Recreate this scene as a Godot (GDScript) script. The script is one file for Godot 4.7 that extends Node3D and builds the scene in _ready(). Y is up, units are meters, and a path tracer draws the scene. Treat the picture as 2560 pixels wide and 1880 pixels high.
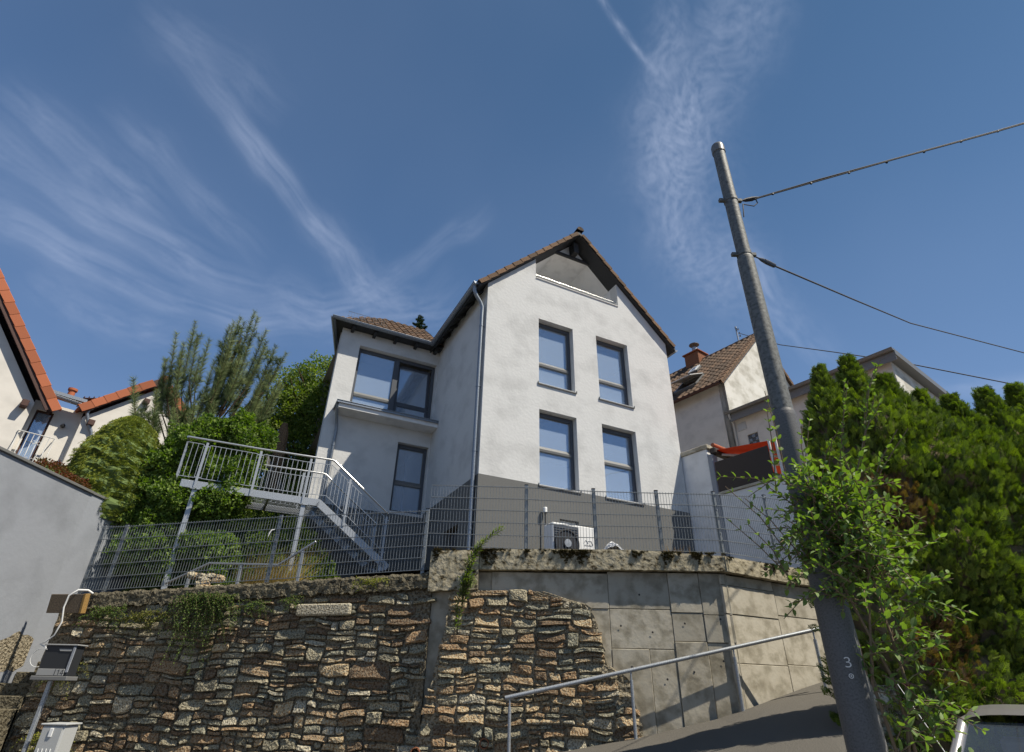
extends Node3D
# A white gabled house above a rubble retaining wall, seen from the street below.

# ---------------------------------------------------------------- mesh builder
class MB:
	var v := PackedVector3Array()
	var n := PackedVector3Array()
	var uv := PackedVector2Array()
	var c := PackedColorArray()
	var use_uv := false
	var use_c := false
	var col := Color.WHITE

	func t3(a: Vector3, b: Vector3, d: Vector3) -> void:
		var nn := (b - a).cross(d - a)
		if nn.length_squared() < 1e-16:
			return
		nn = nn.normalized()
		v.push_back(a); v.push_back(d); v.push_back(b)
		n.push_back(nn); n.push_back(nn); n.push_back(nn)
		if use_c:
			c.push_back(col); c.push_back(col); c.push_back(col)
		if use_uv:
			uv.push_back(Vector2.ZERO); uv.push_back(Vector2.ZERO); uv.push_back(Vector2.ZERO)

	func t3n(a: Vector3, b: Vector3, d: Vector3, na: Vector3, nb: Vector3, nd: Vector3) -> void:
		v.push_back(a); v.push_back(d); v.push_back(b)
		n.push_back(na); n.push_back(nd); n.push_back(nb)
		if use_c:
			c.push_back(col); c.push_back(col); c.push_back(col)
		if use_uv:
			uv.push_back(Vector2.ZERO); uv.push_back(Vector2.ZERO); uv.push_back(Vector2.ZERO)

	func quad(a: Vector3, b: Vector3, d: Vector3, e: Vector3) -> void:
		t3(a, b, d)
		t3(a, d, e)

	func box(a: Vector3, b: Vector3) -> void:
		obox(Transform3D(Basis(), (a + b) * 0.5), (b - a).abs())

	func obox(t: Transform3D, s: Vector3) -> void:
		var h := s * 0.5
		var p := []
		for i in 8:
			p.append(t * Vector3(h.x if i & 1 else -h.x, h.y if i & 2 else -h.y, h.z if i & 4 else -h.z))
		quad(p[4], p[5], p[7], p[6])
		quad(p[1], p[0], p[2], p[3])
		quad(p[5], p[1], p[3], p[7])
		quad(p[0], p[4], p[6], p[2])
		quad(p[6], p[7], p[3], p[2])
		quad(p[0], p[1], p[5], p[4])

	# box with chamfered edges
	func cbox(t: Transform3D, s: Vector3, ch: float) -> void:
		var h := s * 0.5
		var k: float = min(ch, min(h.x, min(h.y, h.z)) * 0.9)
		var P := func(sx: int, sy: int, sz: int, ax: int) -> Vector3:
			var q := Vector3(sx * (h.x - (0.0 if ax == 0 else k)), sy * (h.y - (0.0 if ax == 1 else k)), sz * (h.z - (0.0 if ax == 2 else k)))
			return t * q
		for s1 in [-1, 1]:
			_fq(P.call(s1, -1, -1, 0), P.call(s1, 1, -1, 0), P.call(s1, 1, 1, 0), P.call(s1, -1, 1, 0), t.basis.x * s1)
			_fq(P.call(-1, s1, -1, 1), P.call(1, s1, -1, 1), P.call(1, s1, 1, 1), P.call(-1, s1, 1, 1), t.basis.y * s1)
			_fq(P.call(-1, -1, s1, 2), P.call(1, -1, s1, 2), P.call(1, 1, s1, 2), P.call(-1, 1, s1, 2), t.basis.z * s1)
			for s2 in [-1, 1]:
				_fq(P.call(s1, s2, -1, 0), P.call(s1, s2, 1, 0), P.call(s1, s2, 1, 1), P.call(s1, s2, -1, 1), t.basis.x * s1 + t.basis.y * s2)
				_fq(P.call(s1, -1, s2, 0), P.call(s1, 1, s2, 0), P.call(s1, 1, s2, 2), P.call(s1, -1, s2, 2), t.basis.x * s1 + t.basis.z * s2)
				_fq(P.call(-1, s1, s2, 1), P.call(1, s1, s2, 1), P.call(1, s1, s2, 2), P.call(-1, s1, s2, 2), t.basis.y * s1 + t.basis.z * s2)
				for s3 in [-1, 1]:
					var a: Vector3 = P.call(s1, s2, s3, 0)
					var b: Vector3 = P.call(s1, s2, s3, 1)
					var d: Vector3 = P.call(s1, s2, s3, 2)
					if (b - a).cross(d - a).dot(t.basis.x * s1 + t.basis.y * s2 + t.basis.z * s3) < 0.0:
						t3(a, d, b)
					else:
						t3(a, b, d)

	func cb(a: Vector3, b: Vector3, ch: float = 0.004) -> void:
		cbox(Transform3D(Basis(), (a + b) * 0.5), (b - a).abs(), ch)

	func _fq(a: Vector3, b: Vector3, d: Vector3, e: Vector3, out: Vector3) -> void:
		if (b - a).cross(d - a).dot(out) < 0.0:
			quad(a, e, d, b)
		else:
			quad(a, b, d, e)

	# bar of rectangular section from a to b; up gives the direction of its height
	func bar(a: Vector3, b: Vector3, w: float, h: float, up: Vector3 = Vector3.UP, ch: float = 0.0) -> void:
		var z := (b - a).normalized()
		var x := up.cross(z)
		if x.length() < 1e-4:
			x = Vector3.RIGHT.cross(z)
		x = x.normalized()
		var y := z.cross(x)
		var t := Transform3D(Basis(x, y, z), (a + b) * 0.5)
		if ch > 0.0:
			cbox(t, Vector3(w, h, (b - a).length()), ch)
		else:
			obox(t, Vector3(w, h, (b - a).length()))

	func tube(pts: Array, rads: Array, sides: int = 8, caps: bool = true) -> void:
		var m := pts.size()
		var rings := []
		var nr := []
		var x := Vector3.ZERO
		for i in m:
			var d: Vector3
			if i == 0:
				d = pts[1] - pts[0]
			elif i == m - 1:
				d = pts[m - 1] - pts[m - 2]
			else:
				d = (pts[i + 1] - pts[i]).normalized() + (pts[i] - pts[i - 1]).normalized()
			d = d.normalized()
			if i == 0:
				x = d.cross(Vector3.UP if absf(d.y) < 0.9 else Vector3.RIGHT).normalized()
			else:
				x = (x - d * x.dot(d)).normalized()
			var y := d.cross(x)
			var rr: float = rads[min(i, rads.size() - 1)]
			var ring := PackedVector3Array()
			var rn := PackedVector3Array()
			for s in sides:
				var a := TAU * s / sides
				var o := x * cos(a) + y * sin(a)
				ring.push_back(pts[i] + o * rr)
				rn.push_back(o)
			rings.append(ring)
			nr.append(rn)
		for i in m - 1:
			for s in sides:
				var s2 := (s + 1) % sides
				t3n(rings[i][s], rings[i][s2], rings[i + 1][s2], nr[i][s], nr[i][s2], nr[i + 1][s2])
				t3n(rings[i][s], rings[i + 1][s2], rings[i + 1][s], nr[i][s], nr[i + 1][s2], nr[i + 1][s])
		if caps:
			for s in sides:
				var s2 := (s + 1) % sides
				t3(pts[0], rings[0][s2], rings[0][s])
				t3(pts[m - 1], rings[m - 1][s], rings[m - 1][s2])

	# polygon in the plane (o, ex, ey) pushed by depth along ex x ey, capped on both sides
	func prism(poly: PackedVector2Array, o: Vector3, ex: Vector3, ey: Vector3, depth: float) -> void:
		var p := poly
		if Geometry2D.is_polygon_clockwise(p):
			p = poly.duplicate()
			p.reverse()
		var ez := ex.cross(ey).normalized()
		var idx := Geometry2D.triangulate_polygon(p)
		var top := o + ez * depth
		for i in range(0, idx.size(), 3):
			var a := p[idx[i]]
			var b := p[idx[i + 1]]
			var d := p[idx[i + 2]]
			if (b - a).cross(d - a) < 0:
				var tmp := b
				b = d
				d = tmp
			t3(top + ex * a.x + ey * a.y, top + ex * b.x + ey * b.y, top + ex * d.x + ey * d.y)
			t3(o + ex * a.x + ey * a.y, o + ex * d.x + ey * d.y, o + ex * b.x + ey * b.y)
		for i in p.size():
			var a := p[i]
			var b := p[(i + 1) % p.size()]
			quad(o + ex * a.x + ey * a.y, o + ex * b.x + ey * b.y, top + ex * b.x + ey * b.y, top + ex * a.x + ey * a.y)

	# surface of revolution round the axis through o along ax; prof = [radius, height]
	func lathe(prof: Array, o: Vector3, ax: Vector3 = Vector3.UP, sides: int = 16) -> void:
		var x := ax.cross(Vector3.RIGHT if absf(ax.x) < 0.9 else Vector3.UP).normalized()
		var y := ax.cross(x)
		for i in prof.size() - 1:
			var r0: float = prof[i][0]
			var r1: float = prof[i + 1][0]
			var h0: float = prof[i][1]
			var h1: float = prof[i + 1][1]
			for s in sides:
				var a0 := TAU * s / sides
				var a1 := TAU * (s + 1) / sides
				var d0 := x * cos(a0) + y * sin(a0)
				var d1 := x * cos(a1) + y * sin(a1)
				var nn0 := (d0 * (h1 - h0) - ax * (r1 - r0)).normalized()
				var nn1 := (d1 * (h1 - h0) - ax * (r1 - r0)).normalized()
				var p00 := o + ax * h0 + d0 * r0
				var p10 := o + ax * h0 + d1 * r0
				var p01 := o + ax * h1 + d0 * r1
				var p11 := o + ax * h1 + d1 * r1
				t3n(p00, p10, p11, nn0, nn1, nn1)
				t3n(p00, p11, p01, nn0, nn1, nn0)

	func mesh() -> ArrayMesh:
		var a := []
		a.resize(Mesh.ARRAY_MAX)
		a[Mesh.ARRAY_VERTEX] = v
		a[Mesh.ARRAY_NORMAL] = n
		if use_uv:
			a[Mesh.ARRAY_TEX_UV] = uv
		if use_c:
			a[Mesh.ARRAY_COLOR] = c
		var m := ArrayMesh.new()
		m.add_surface_from_arrays(Mesh.PRIMITIVE_TRIANGLES, a)
		return m

# ---------------------------------------------------------------- scene helpers
var rng := RandomNumberGenerator.new()
var used := {}
var M := {}
const YAW := 0.4599
const HX := -0.7036
const HZ := -11.9

func hw(u: float, y: float, nn: float) -> Vector3:        # house frame -> world
	return Vector3(HX + cos(YAW) * u - sin(YAW) * nn, y, HZ - sin(YAW) * u - cos(YAW) * nn)

func numbered(called: String) -> String:
	if not used.has(called):
		used[called] = 0
		return called
	used[called] += 1
	return "%s_%03d" % [called, used[called]]

func thing(called: String, label: String, category: String, at := Vector3.ZERO, turn := 0.0, group := "") -> Node3D:
	var o := Node3D.new()
	o.name = numbered(called)
	add_child(o)
	o.position = at
	o.rotation.y = turn
	tag(o, label, category, group)
	return o

func tag(o: Node, label: String, category: String, group := "") -> Node:
	o.set_meta("label", label)
	o.set_meta("category", category)
	if group != "":
		o.set_meta("group", group)
	return o

func part(called: String, mb, m: Material, parent: Node) -> MeshInstance3D:
	var o := MeshInstance3D.new()
	o.name = called
	o.mesh = mb.mesh() if mb is MB else mb
	o.material_override = m
	parent.add_child(o, true)
	return o

func solo(called: String, mb, m: Material) -> MeshInstance3D:
	var o := MeshInstance3D.new()
	o.name = numbered(called)
	o.mesh = mb.mesh() if mb is MB else mb
	o.material_override = m
	add_child(o)
	return o

func struct(called: String, mb, m: Material) -> MeshInstance3D:
	var o := solo(called, mb, m)
	o.set_meta("kind", "structure")
	return o

func grp(called: String, parent: Node) -> Node3D:
	var o := Node3D.new()
	o.name = called
	parent.add_child(o, true)
	return o

func V(x: float, y: float, z: float) -> Vector3:
	return Vector3(x, y, z)

func rr(a: float, b: float) -> float:
	return rng.randf_range(a, b)

# ---------------------------------------------------------------- materials
func lin(r: float, g: float, b: float) -> Color:
	return Color(r, g, b).linear_to_srgb()

func noise_tex(seed_: int, freq: float, octaves: int, ramp: Array, size := 512, normal := false, type := FastNoiseLite.TYPE_SIMPLEX_SMOOTH, strength := 6.0) -> NoiseTexture2D:
	var f := FastNoiseLite.new()
	f.seed = seed_
	f.noise_type = type
	f.frequency = freq
	f.fractal_type = FastNoiseLite.FRACTAL_FBM
	f.fractal_octaves = octaves
	f.fractal_gain = 0.55
	var t := NoiseTexture2D.new()
	t.width = size
	t.height = size
	t.seamless = true
	t.noise = f
	if normal:
		t.as_normal_map = true
		t.bump_strength = strength
	elif ramp.size() > 0:
		var g := Gradient.new()
		var offs := PackedFloat32Array()
		var cols := PackedColorArray()
		for e in ramp:
			offs.push_back(e[0])
			cols.push_back(e[1])
		g.offsets = offs
		g.colors = cols
		t.color_ramp = g
	return t

func grey(x: float) -> Color:
	return Color(x, x, x)

# r,g,b are real-world (linear) base colours; scale is texture repeats per metre
func mat(c: Color, rough: float, tex: Texture2D = null, scale := 0.5, bump: Texture2D = null, bump_cm := 0.5, world := true, detail: Texture2D = null) -> StandardMaterial3D:
	var m := StandardMaterial3D.new()
	m.albedo_color = c
	m.roughness = rough
	m.metallic_specular = 0.4
	if tex or bump:
		m.uv1_triplanar = true
		m.uv1_world_triplanar = world
		m.uv1_triplanar_sharpness = 4.0
		m.uv1_scale = Vector3.ONE * scale
	if tex:
		m.albedo_texture = tex
	if bump:
		m.heightmap_enabled = true
		m.heightmap_texture = bump
		m.heightmap_scale = bump_cm
	if detail:
		m.detail_enabled = true
		m.detail_albedo = detail
		m.detail_blend_mode = BaseMaterial3D.BLEND_MODE_MUL
		m.detail_uv_layer = BaseMaterial3D.DETAIL_UV_2
		m.uv2_triplanar = true
		m.uv2_world_triplanar = world
		m.uv2_scale = Vector3.ONE * scale * 7.3
	return m

func leaf_mat(a: Color, trans: Color) -> StandardMaterial3D:
	var m := StandardMaterial3D.new()
	m.albedo_color = a
	m.vertex_color_use_as_albedo = true
	m.roughness = 0.55
	m.metallic_specular = 0.35
	m.backlight_enabled = true
	m.backlight = trans
	m.cull_mode = BaseMaterial3D.CULL_DISABLED
	return m

func _ready() -> void:
	rng.seed = 20240611
	# camera
	var cam := Camera3D.new()
	cam.name = "camera"
	add_child(cam)
	cam.fov = 68.375
	cam.near = 0.05
	cam.far = 4000.0
	cam.basis = Basis(Vector3.RIGHT, 0.5185) * Basis(Vector3.BACK, 0.0218)
	cam.position = V(0, 1.6, 0)
	cam.current = true
	# sky, exposure
	var env := Environment.new()
	env.background_mode = Environment.BG_SKY
	env.tonemap_mode = Environment.TONE_MAPPER_LINEAR
	env.tonemap_exposure = 2.05
	env.sdfgi_enabled = true
	env.ssao_enabled = true
	env.ssil_enabled = true
	var sky := Sky.new()
	var pano := PanoramaSkyMaterial.new()
	pano.panorama = sky_picture()
	sky.sky_material = pano
	env.sky = sky
	env.background_energy_multiplier = 1.0
	env.ambient_light_source = Environment.AMBIENT_SOURCE_SKY
	var we := WorldEnvironment.new()
	we.name = "world"
	we.environment = env
	add_child(we)
	# sun: high, on the right and a little behind the camera
	var sun := DirectionalLight3D.new()
	sun.name = "sun"
	add_child(sun)
	sun.light_color = Color(1.0, 0.965, 0.90)
	sun.light_energy = 0.98
	sun.light_angular_distance = 0.53
	sun.shadow_enabled = true
	sun.look_at_from_position(V(0.63, 1.0, 0.26), Vector3.ZERO, Vector3.FORWARD)
	materials()
	# the large structure
	setting()
	white_house()
	retaining_walls()
	fences()
	metal_stair()
	left_side()
	right_side()
	pole_and_cables()
	trees()
	small_things()

# ---------------------------------------------------------------- sky
# bands of cirrus: points are [azimuth, elevation] in degrees (azimuth 0 is straight ahead, to the right is positive)
func sky_picture() -> ImageTexture:
	var W := 3072
	var H := 1536
	var half := H / 2
	var dens := PackedFloat32Array()
	dens.resize(W * half)
	var warp := FastNoiseLite.new()
	warp.seed = 5
	warp.frequency = 0.045
	warp.fractal_octaves = 2
	var fine := FastNoiseLite.new()
	fine.seed = 9
	fine.frequency = 0.9
	fine.fractal_octaves = 5
	fine.fractal_gain = 0.62
	var soft := FastNoiseLite.new()
	soft.seed = 14
	soft.frequency = 0.09
	soft.fractal_octaves = 3
	var bands := sky_bands()
	for b in bands:
		var pts: Array = b.p
		var rad: float = b.w
		var stretch: float = b.get("s", 6.0)
		var amount: float = b.a
		var lo := Vector2(1e9, 1e9)
		var hi := Vector2(-1e9, -1e9)
		for q in pts:
			lo = lo.min(Vector2(q[0], q[1]))
			hi = hi.max(Vector2(q[0], q[1]))
		var reach := rad * 2.4
		var wide := reach / maxf(0.35, cos(deg_to_rad(minf(hi.y, 70.0))))
		var j0 := clampi(int((90.0 - hi.y - reach) / 180.0 * H), 0, half - 1)
		var j1 := clampi(int((90.0 - lo.y + reach) / 180.0 * H), 0, half - 1)
		var i0 := int(floor((lo.x - wide) / 360.0 * W))
		var i1 := int(ceil((hi.x + wide) / 360.0 * W))
		for j in range(j0, j1 + 1):
			var el := 90.0 - (j + 0.5) / H * 180.0
			var ce := cos(deg_to_rad(el))
			for i in range(i0, i1 + 1):
				var az := (i + 0.5) / W * 360.0
				var wx := warp.get_noise_2d(az * 2.0, el * 2.0) * rad * 0.45
				var wy := warp.get_noise_2d(az * 2.0 + 300.0, el * 2.0) * rad * 0.45
				var best := 1e9
				var bs := 0.0
				var bt := 0.0
				var run := 0.0
				for k in pts.size() - 1:
					var ax: float = (pts[k][0] - az) * ce + wx
					var ay: float = pts[k][1] - el + wy
					var dx: float = (pts[k + 1][0] - pts[k][0]) * ce
					var dy: float = pts[k + 1][1] - pts[k][1]
					var ll := dx * dx + dy * dy
					var t := clampf(-(ax * dx + ay * dy) / ll, 0.0, 1.0)
					var ex := ax + dx * t
					var ey := ay + dy * t
					var dd := ex * ex + ey * ey
					if dd < best:
						best = dd
						var l := sqrt(ll)
						bs = run + l * t
						bt = (ax * dy - ay * dx) / l
					run += sqrt(ll)
				var d := sqrt(best) / rad
				if d > 2.2:
					continue
				var fall := exp(-d * d * 1.3)
				var ends := clampf(bs / (run * 0.22 + 0.01), 0.0, 1.0) * clampf((run - bs) / (run * 0.3 + 0.01), 0.0, 1.0)
				if b.get("hard", false):
					ends = 1.0
				var nz := fine.get_noise_2d(bs / stretch + wx * 0.6, bt + wy * 0.3 + bs * b.get("k", 0.0)) * 0.5 + 0.5
				var sz := soft.get_noise_2d(az * ce + rad * 40.0, el) * 0.5 + 0.5
				var val: float = amount * 0.6 * fall * ends * clampf(0.30 + 1.3 * (nz - 0.36), 0.0, 1.5) * (0.15 + 1.1 * sz)
				var at := j * W + posmod(i, W)
				dens[at] = dens[at] + val * (1.0 - dens[at])
	var img := Image.create(W, H, false, Image.FORMAT_RGBF)
	var veil := FastNoiseLite.new()
	veil.seed = 77
	veil.frequency = 0.02
	veil.fractal_octaves = 4
	var data := PackedFloat32Array()
	data.resize(W * H * 3)
	var sun_dir := V(0.63, 1.0, 0.26).normalized()
	for j in H:
		var el := 90.0 - (j + 0.5) / H * 180.0
		var er := deg_to_rad(el)
		var up := clampf(sin(er), 0.0, 1.0)
		var ce := cos(er)
		for i in range(0, W, 1):
			var o := (j * W + i) * 3
			if j >= half:
				# below the horizon: hazy ground tone
				data[o] = 0.10
				data[o + 1] = 0.105
				data[o + 2] = 0.10
				continue
			var a := (i + 0.5) / W * TAU
			var cs := sin(a) * ce * sun_dir.x + up * sun_dir.y - cos(a) * ce * sun_dir.z
			var t := pow(1.0 - up, 1.3)
			var hz := pow(1.0 - up, 6.0)
			var g := pow(clampf(cs * 0.5 + 0.5, 0.0, 1.0), 2.2)
			var r := 0.0104 + 0.0845 * t + 0.020 * g + 0.17 * hz
			var gg := 0.0275 + 0.145 * t + 0.042 * g + 0.17 * hz
			var bb := 0.072 + 0.26 * t + 0.068 * g + 0.14 * hz
			var vd := 0.05 * clampf(veil.get_noise_3d(sin(a) * ce * 57.3, up * 57.3, cos(a) * ce * 57.3) + 0.25, 0.0, 1.0)
			var dn := clampf(dens[j * W + i] + vd, 0.0, 0.85)
			data[o] = lerpf(r, 0.29, dn)
			data[o + 1] = lerpf(gg, 0.33, dn)
			data[o + 2] = lerpf(bb, 0.43, dn)
	img = Image.create_from_data(W, H, false, Image.FORMAT_RGBF, data.to_byte_array())
	return ImageTexture.create_from_image(img)

func sky_bands() -> Array:
	var b := [
		{"p": [[41.8, 58.6], [36.6, 56.8], [30.2, 54.9], [24.9, 51.5], [21.7, 47.2], [22.2, 42.0], [24.7, 36.2], [28.0, 31.5]], "w": 2.9, "a": 0.7, "s": 1.1},
		{"p": [[32.8, 57.6], [27.0, 53.4], [24.2, 48.0], [23.6, 43.0], [26.4, 36.5], [29.5, 30.5]], "w": 4.0, "a": 0.5, "s": 1.0},
		{"p": [[26.1, 62.9], [26.1, 58.1], [21.4, 53.0], [19.0, 47.0], [20.6, 40.6]], "w": 1.9, "a": 0.55, "s": 1.3},
		{"p": [[27.2, 41.8], [29.9, 35.0], [32.1, 30.1], [35.2, 25.5]], "w": 1.8, "a": 0.6, "s": 3.0},
		{"p": [[29.7, 60.5], [37.1, 57.7], [44.0, 55.5]], "w": 2.8, "a": 0.55, "s": 2.0},
		{"p": [[11.0, 66.5], [15.4, 63.5], [22.8, 56.5]], "w": 0.3, "a": 0.95, "s": 3.0, "hard": true},
		{"p": [[-50.6, 50.8], [-47.0, 49.7], [-40.6, 47.6], [-31.3, 44.5], [-23.0, 40.2], [-17.2, 36.8]], "w": 1.2, "a": 0.72, "s": 9.0},
		{"p": [[-52.3, 51.0], [-46.6, 50.3], [-40.2, 50.6], [-33.0, 49.0]], "w": 2.4, "a": 0.3, "s": 7.0},
		{"p": [[-62.0, 32.6], [-53.2, 31.4], [-46.3, 31.4], [-39.4, 31.0], [-31.3, 30.9], [-20.0, 32.7]], "w": 2.0, "a": 0.8, "s": 10.0},
		{"p": [[-62.0, 36.5], [-54.1, 35.8], [-44.8, 35.0], [-34.3, 34.0], [-23.6, 34.7]], "w": 1.7, "a": 0.6, "s": 10.0},
		{"p": [[-58.0, 39.6], [-51.0, 39.0], [-45.8, 37.6], [-38.3, 35.3]], "w": 2.2, "a": 0.42, "s": 6.0},
		{"p": [[-48.0, 29.0], [-45.1, 27.6], [-40.8, 27.0], [-33.9, 28.0]], "w": 1.8, "a": 0.48, "s": 3.0},
		{"p": [[-18.7, 36.4], [-10.6, 42.3], [-2.5, 47.0]], "w": 1.2, "a": 0.42, "s": 6.0},
		{"p": [[-27.9, 43.1], [-21.8, 39.6], [-18.8, 36.6], [-13.6, 34.4]], "w": 1.9, "a": 0.5, "s": 4.0},
		{"p": [[-32.4, 33.8], [-23.2, 33.0], [-14.0, 35.0], [-5.5, 39.0]], "w": 2.8, "a": 0.5, "s": 4.0},
		{"p": [[40.0, 22.9], [46.8, 21.4], [54.5, 19.6]], "w": 0.8, "a": 0.55, "s": 6.0},
		{"p": [[-50.0, 43.4], [-39.6, 40.1], [-29.5, 36.4]], "w": 1.6, "a": 0.34, "s": 7.0},
		{"p": [[33.0, 25.0], [38.0, 23.4], [42.0, 22.0]], "w": 1.5, "a": 0.35, "s": 5.0},
	]
	# the same thin cirrus goes on round the rest of the sky
	var g := RandomNumberGenerator.new()
	g.seed = 41
	for k in 22:
		var az := 68.0 + 224.0 * (k + g.randf()) / 22.0
		var el := g.randf_range(20.0, 58.0)
		var p := []
		for s in 4:
			p.append([az, el])
			az += g.randf_range(3.0, 9.0)
			el += g.randf_range(-3.5, 3.5)
		b.append({"p": p, "w": g.randf_range(1.2, 2.8), "a": g.randf_range(0.3, 0.7), "s": g.randf_range(2.5, 9.0)})
	return b

# ---------------------------------------------------------------- materials
func materials() -> void:
	var T := {}
	T.blotch = noise_tex(1, 0.006, 5, [[0.0, grey(0.90)], [0.36, grey(0.965)], [0.55, grey(1.0)], [1.0, grey(1.0)]], 1024)
	T.grain = noise_tex(2, 0.05, 4, [[0.0, grey(0.55)], [0.5, grey(0.86)], [1.0, grey(1.0)]])
	T.fine = noise_tex(3, 0.12, 3, [[0.0, grey(0.72)], [0.5, grey(0.94)], [1.0, grey(1.0)]])
	T.rough = noise_tex(4, 0.035, 5, [])
	T.stucco = noise_tex(5, 0.11, 4, [])
	T.stone = noise_tex(6, 0.02, 6, [[0.0, Color(0.42, 0.36, 0.30)], [0.35, Color(0.72, 0.68, 0.60)], [0.52, Color(0.92, 0.90, 0.84)], [0.72, Color(1.0, 0.97, 0.90)], [1.0, Color(0.86, 0.80, 0.70)]], 1024)
	T.rust = noise_tex(7, 0.016, 5, [[0.0, Color(0.52, 0.40, 0.30)], [0.38, Color(0.84, 0.74, 0.62)], [0.56, Color(1.0, 0.96, 0.88)], [0.75, Color(0.95, 0.92, 0.86)], [1.0, Color(0.72, 0.66, 0.56)]], 1024)
	T.concrete = noise_tex(8, 0.007, 6, [[0.0, Color(0.70, 0.68, 0.64)], [0.36, Color(0.86, 0.85, 0.82)], [0.55, Color(0.96, 0.95, 0.93)], [1.0, Color(1.0, 1.0, 0.99)]], 1024)
	T.moss = noise_tex(9, 0.014, 6, [[0.0, Color(0.30, 0.26, 0.19)], [0.22, Color(0.42, 0.38, 0.29)], [0.30, Color(0.74, 0.71, 0.64)], [0.5, Color(0.90, 0.88, 0.82)], [1.0, Color(1.0, 0.98, 0.94)]], 1024)
	T.asphalt = noise_tex(10, 0.22, 2, [[0.0, grey(0.55)], [0.55, grey(0.85)], [0.8, grey(1.0)], [1.0, grey(1.0)]])
	T.wood = noise_tex(11, 0.03, 4, [[0.0, grey(0.6)], [0.5, grey(0.85)], [1.0, grey(1.0)]])
	M.stucco = mat(lin(0.72, 0.72, 0.70), 0.92, T.blotch, 0.17, T.stucco, 0.35, true, T.fine)
	M.stucco.uv1_scale = Vector3.ONE * 0.17
	M.stucco_smooth = mat(lin(0.74, 0.735, 0.72), 0.9, T.blotch, 0.3)
	M.plinth = mat(lin(0.17, 0.17, 0.162), 0.9, T.fine, 1.0, T.stucco, 0.25)
	M.white = mat(lin(0.76, 0.76, 0.74), 0.6)
	M.interior = mat(lin(0.30, 0.285, 0.26), 0.9)
	M.floor_wood = mat(lin(0.22, 0.15, 0.09), 0.6)
	M.anthracite = mat(lin(0.075, 0.082, 0.095), 0.42)
	M.anthracite_wood = mat(lin(0.05, 0.052, 0.055), 0.7, T.wood, 1.5)
	M.rail_grey = mat(lin(0.16, 0.16, 0.155), 0.4)
	M.zinc = mat(lin(0.34, 0.38, 0.43), 0.42, T.grain, 1.2)
	M.zinc.metallic = 0.55
	M.galv = mat(lin(0.50, 0.53, 0.56), 0.45, T.grain, 2.0)
	M.galv.metallic = 0.45
	M.steel = mat(lin(0.62, 0.62, 0.60), 0.28)
	M.steel.metallic = 0.9
	M.fence = mat(lin(0.30, 0.33, 0.35), 0.5, T.grain, 2.0)
	M.fence.metallic = 0.3
	M.glass = StandardMaterial3D.new()
	M.glass.transparency = BaseMaterial3D.TRANSPARENCY_ALPHA
	M.glass.albedo_color = Color(0.80, 0.88, 0.97, 0.04)
	M.glass.metallic = 0.42
	M.glass.roughness = 0.015
	M.glass.metallic_specular = 0.5
	M.tile_brown = []
	for k in 4:
		M.tile_brown.append(mat(lin(0.13 + 0.035 * k, 0.085 + 0.02 * k, 0.058 + 0.012 * k), 0.85, T.stone, 1.7, T.rough, 0.5))
	M.tile_old = []
	for k in 4:
		M.tile_old.append(mat(lin(0.12 + 0.03 * k, 0.085 + 0.018 * k, 0.065 + 0.012 * k), 0.85, T.stone, 1.3, T.rough, 0.5))
	M.tile_orange = []
	for k in 4:
		M.tile_orange.append(mat(lin(0.34 + 0.05 * k, 0.105 + 0.016 * k, 0.045 + 0.008 * k), 0.8, T.fine, 1.1))
	# rubble: greenish grey slate, brown and rust-stained stones
	M.stones = []
	var cols := [[0.46, 0.445, 0.37], [0.60, 0.57, 0.47], [0.48, 0.49, 0.43], [0.76, 0.69, 0.54], [0.52, 0.445, 0.345], [0.52, 0.415, 0.305], [0.30, 0.25, 0.20], [0.80, 0.77, 0.68]]
	for k in cols.size():
		var q: Array = cols[k]
		M.stones.append(mat(lin(q[0], q[1], q[2]), 0.9, T.rust if k in [3, 4, 5, 6] else T.stone, 1.4, T.rough, 2.2, true, T.grain))
	M.mortar = mat(lin(0.33, 0.30, 0.245), 0.95, T.stone, 0.9, T.rough, 3.0, true, T.grain)
	M.mortar_light = mat(lin(0.50, 0.46, 0.385), 0.95, T.stone, 0.9, T.rough, 3.0, true, T.grain)
	M.concrete = []
	for k in 4:
		M.concrete.append(mat(lin(0.52 + 0.03 * k, 0.485 + 0.028 * k, 0.405 + 0.024 * k), 0.9, T.concrete, 0.30 + 0.05 * k, T.rough, 0.3, true, T.fine))
	M.concrete_moss = mat(lin(0.62, 0.575, 0.465), 0.92, T.moss, 0.5, T.rough, 1.2, true, T.grain)
	M.coping = mat(lin(0.24, 0.22, 0.17), 0.95, T.moss, 0.9, T.rough, 2.6, true, T.grain)
	M.asphalt = mat(lin(0.25, 0.23, 0.195), 0.93, T.asphalt, 2.2, T.rough, 0.5, true, T.grain)
	M.street = mat(lin(0.26, 0.245, 0.225), 0.93, T.asphalt, 2.2, T.rough, 0.5, true, T.grain)
	M.earth = mat(lin(0.13, 0.10, 0.07), 0.95, T.grain, 0.7, T.rough, 2.0)
	M.gravel = mat(lin(0.30, 0.28, 0.25), 0.95, T.asphalt, 1.2, T.rough, 1.5)
	M.grey_render = mat(lin(0.33, 0.35, 0.385), 0.9, T.blotch, 0.14, T.stucco, 0.2, true, T.fine)
	M.cream = mat(lin(0.66, 0.63, 0.575), 0.9, T.blotch, 0.2)
	M.old_white = mat(lin(0.70, 0.69, 0.65), 0.92, T.concrete, 0.16, T.stucco, 0.5)
	M.stained = mat(lin(0.60, 0.57, 0.52), 0.92, T.blotch, 0.25, T.stucco, 0.3)
	M.brown_wood = mat(lin(0.105, 0.05, 0.038), 0.6, T.wood, 1.5)
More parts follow.
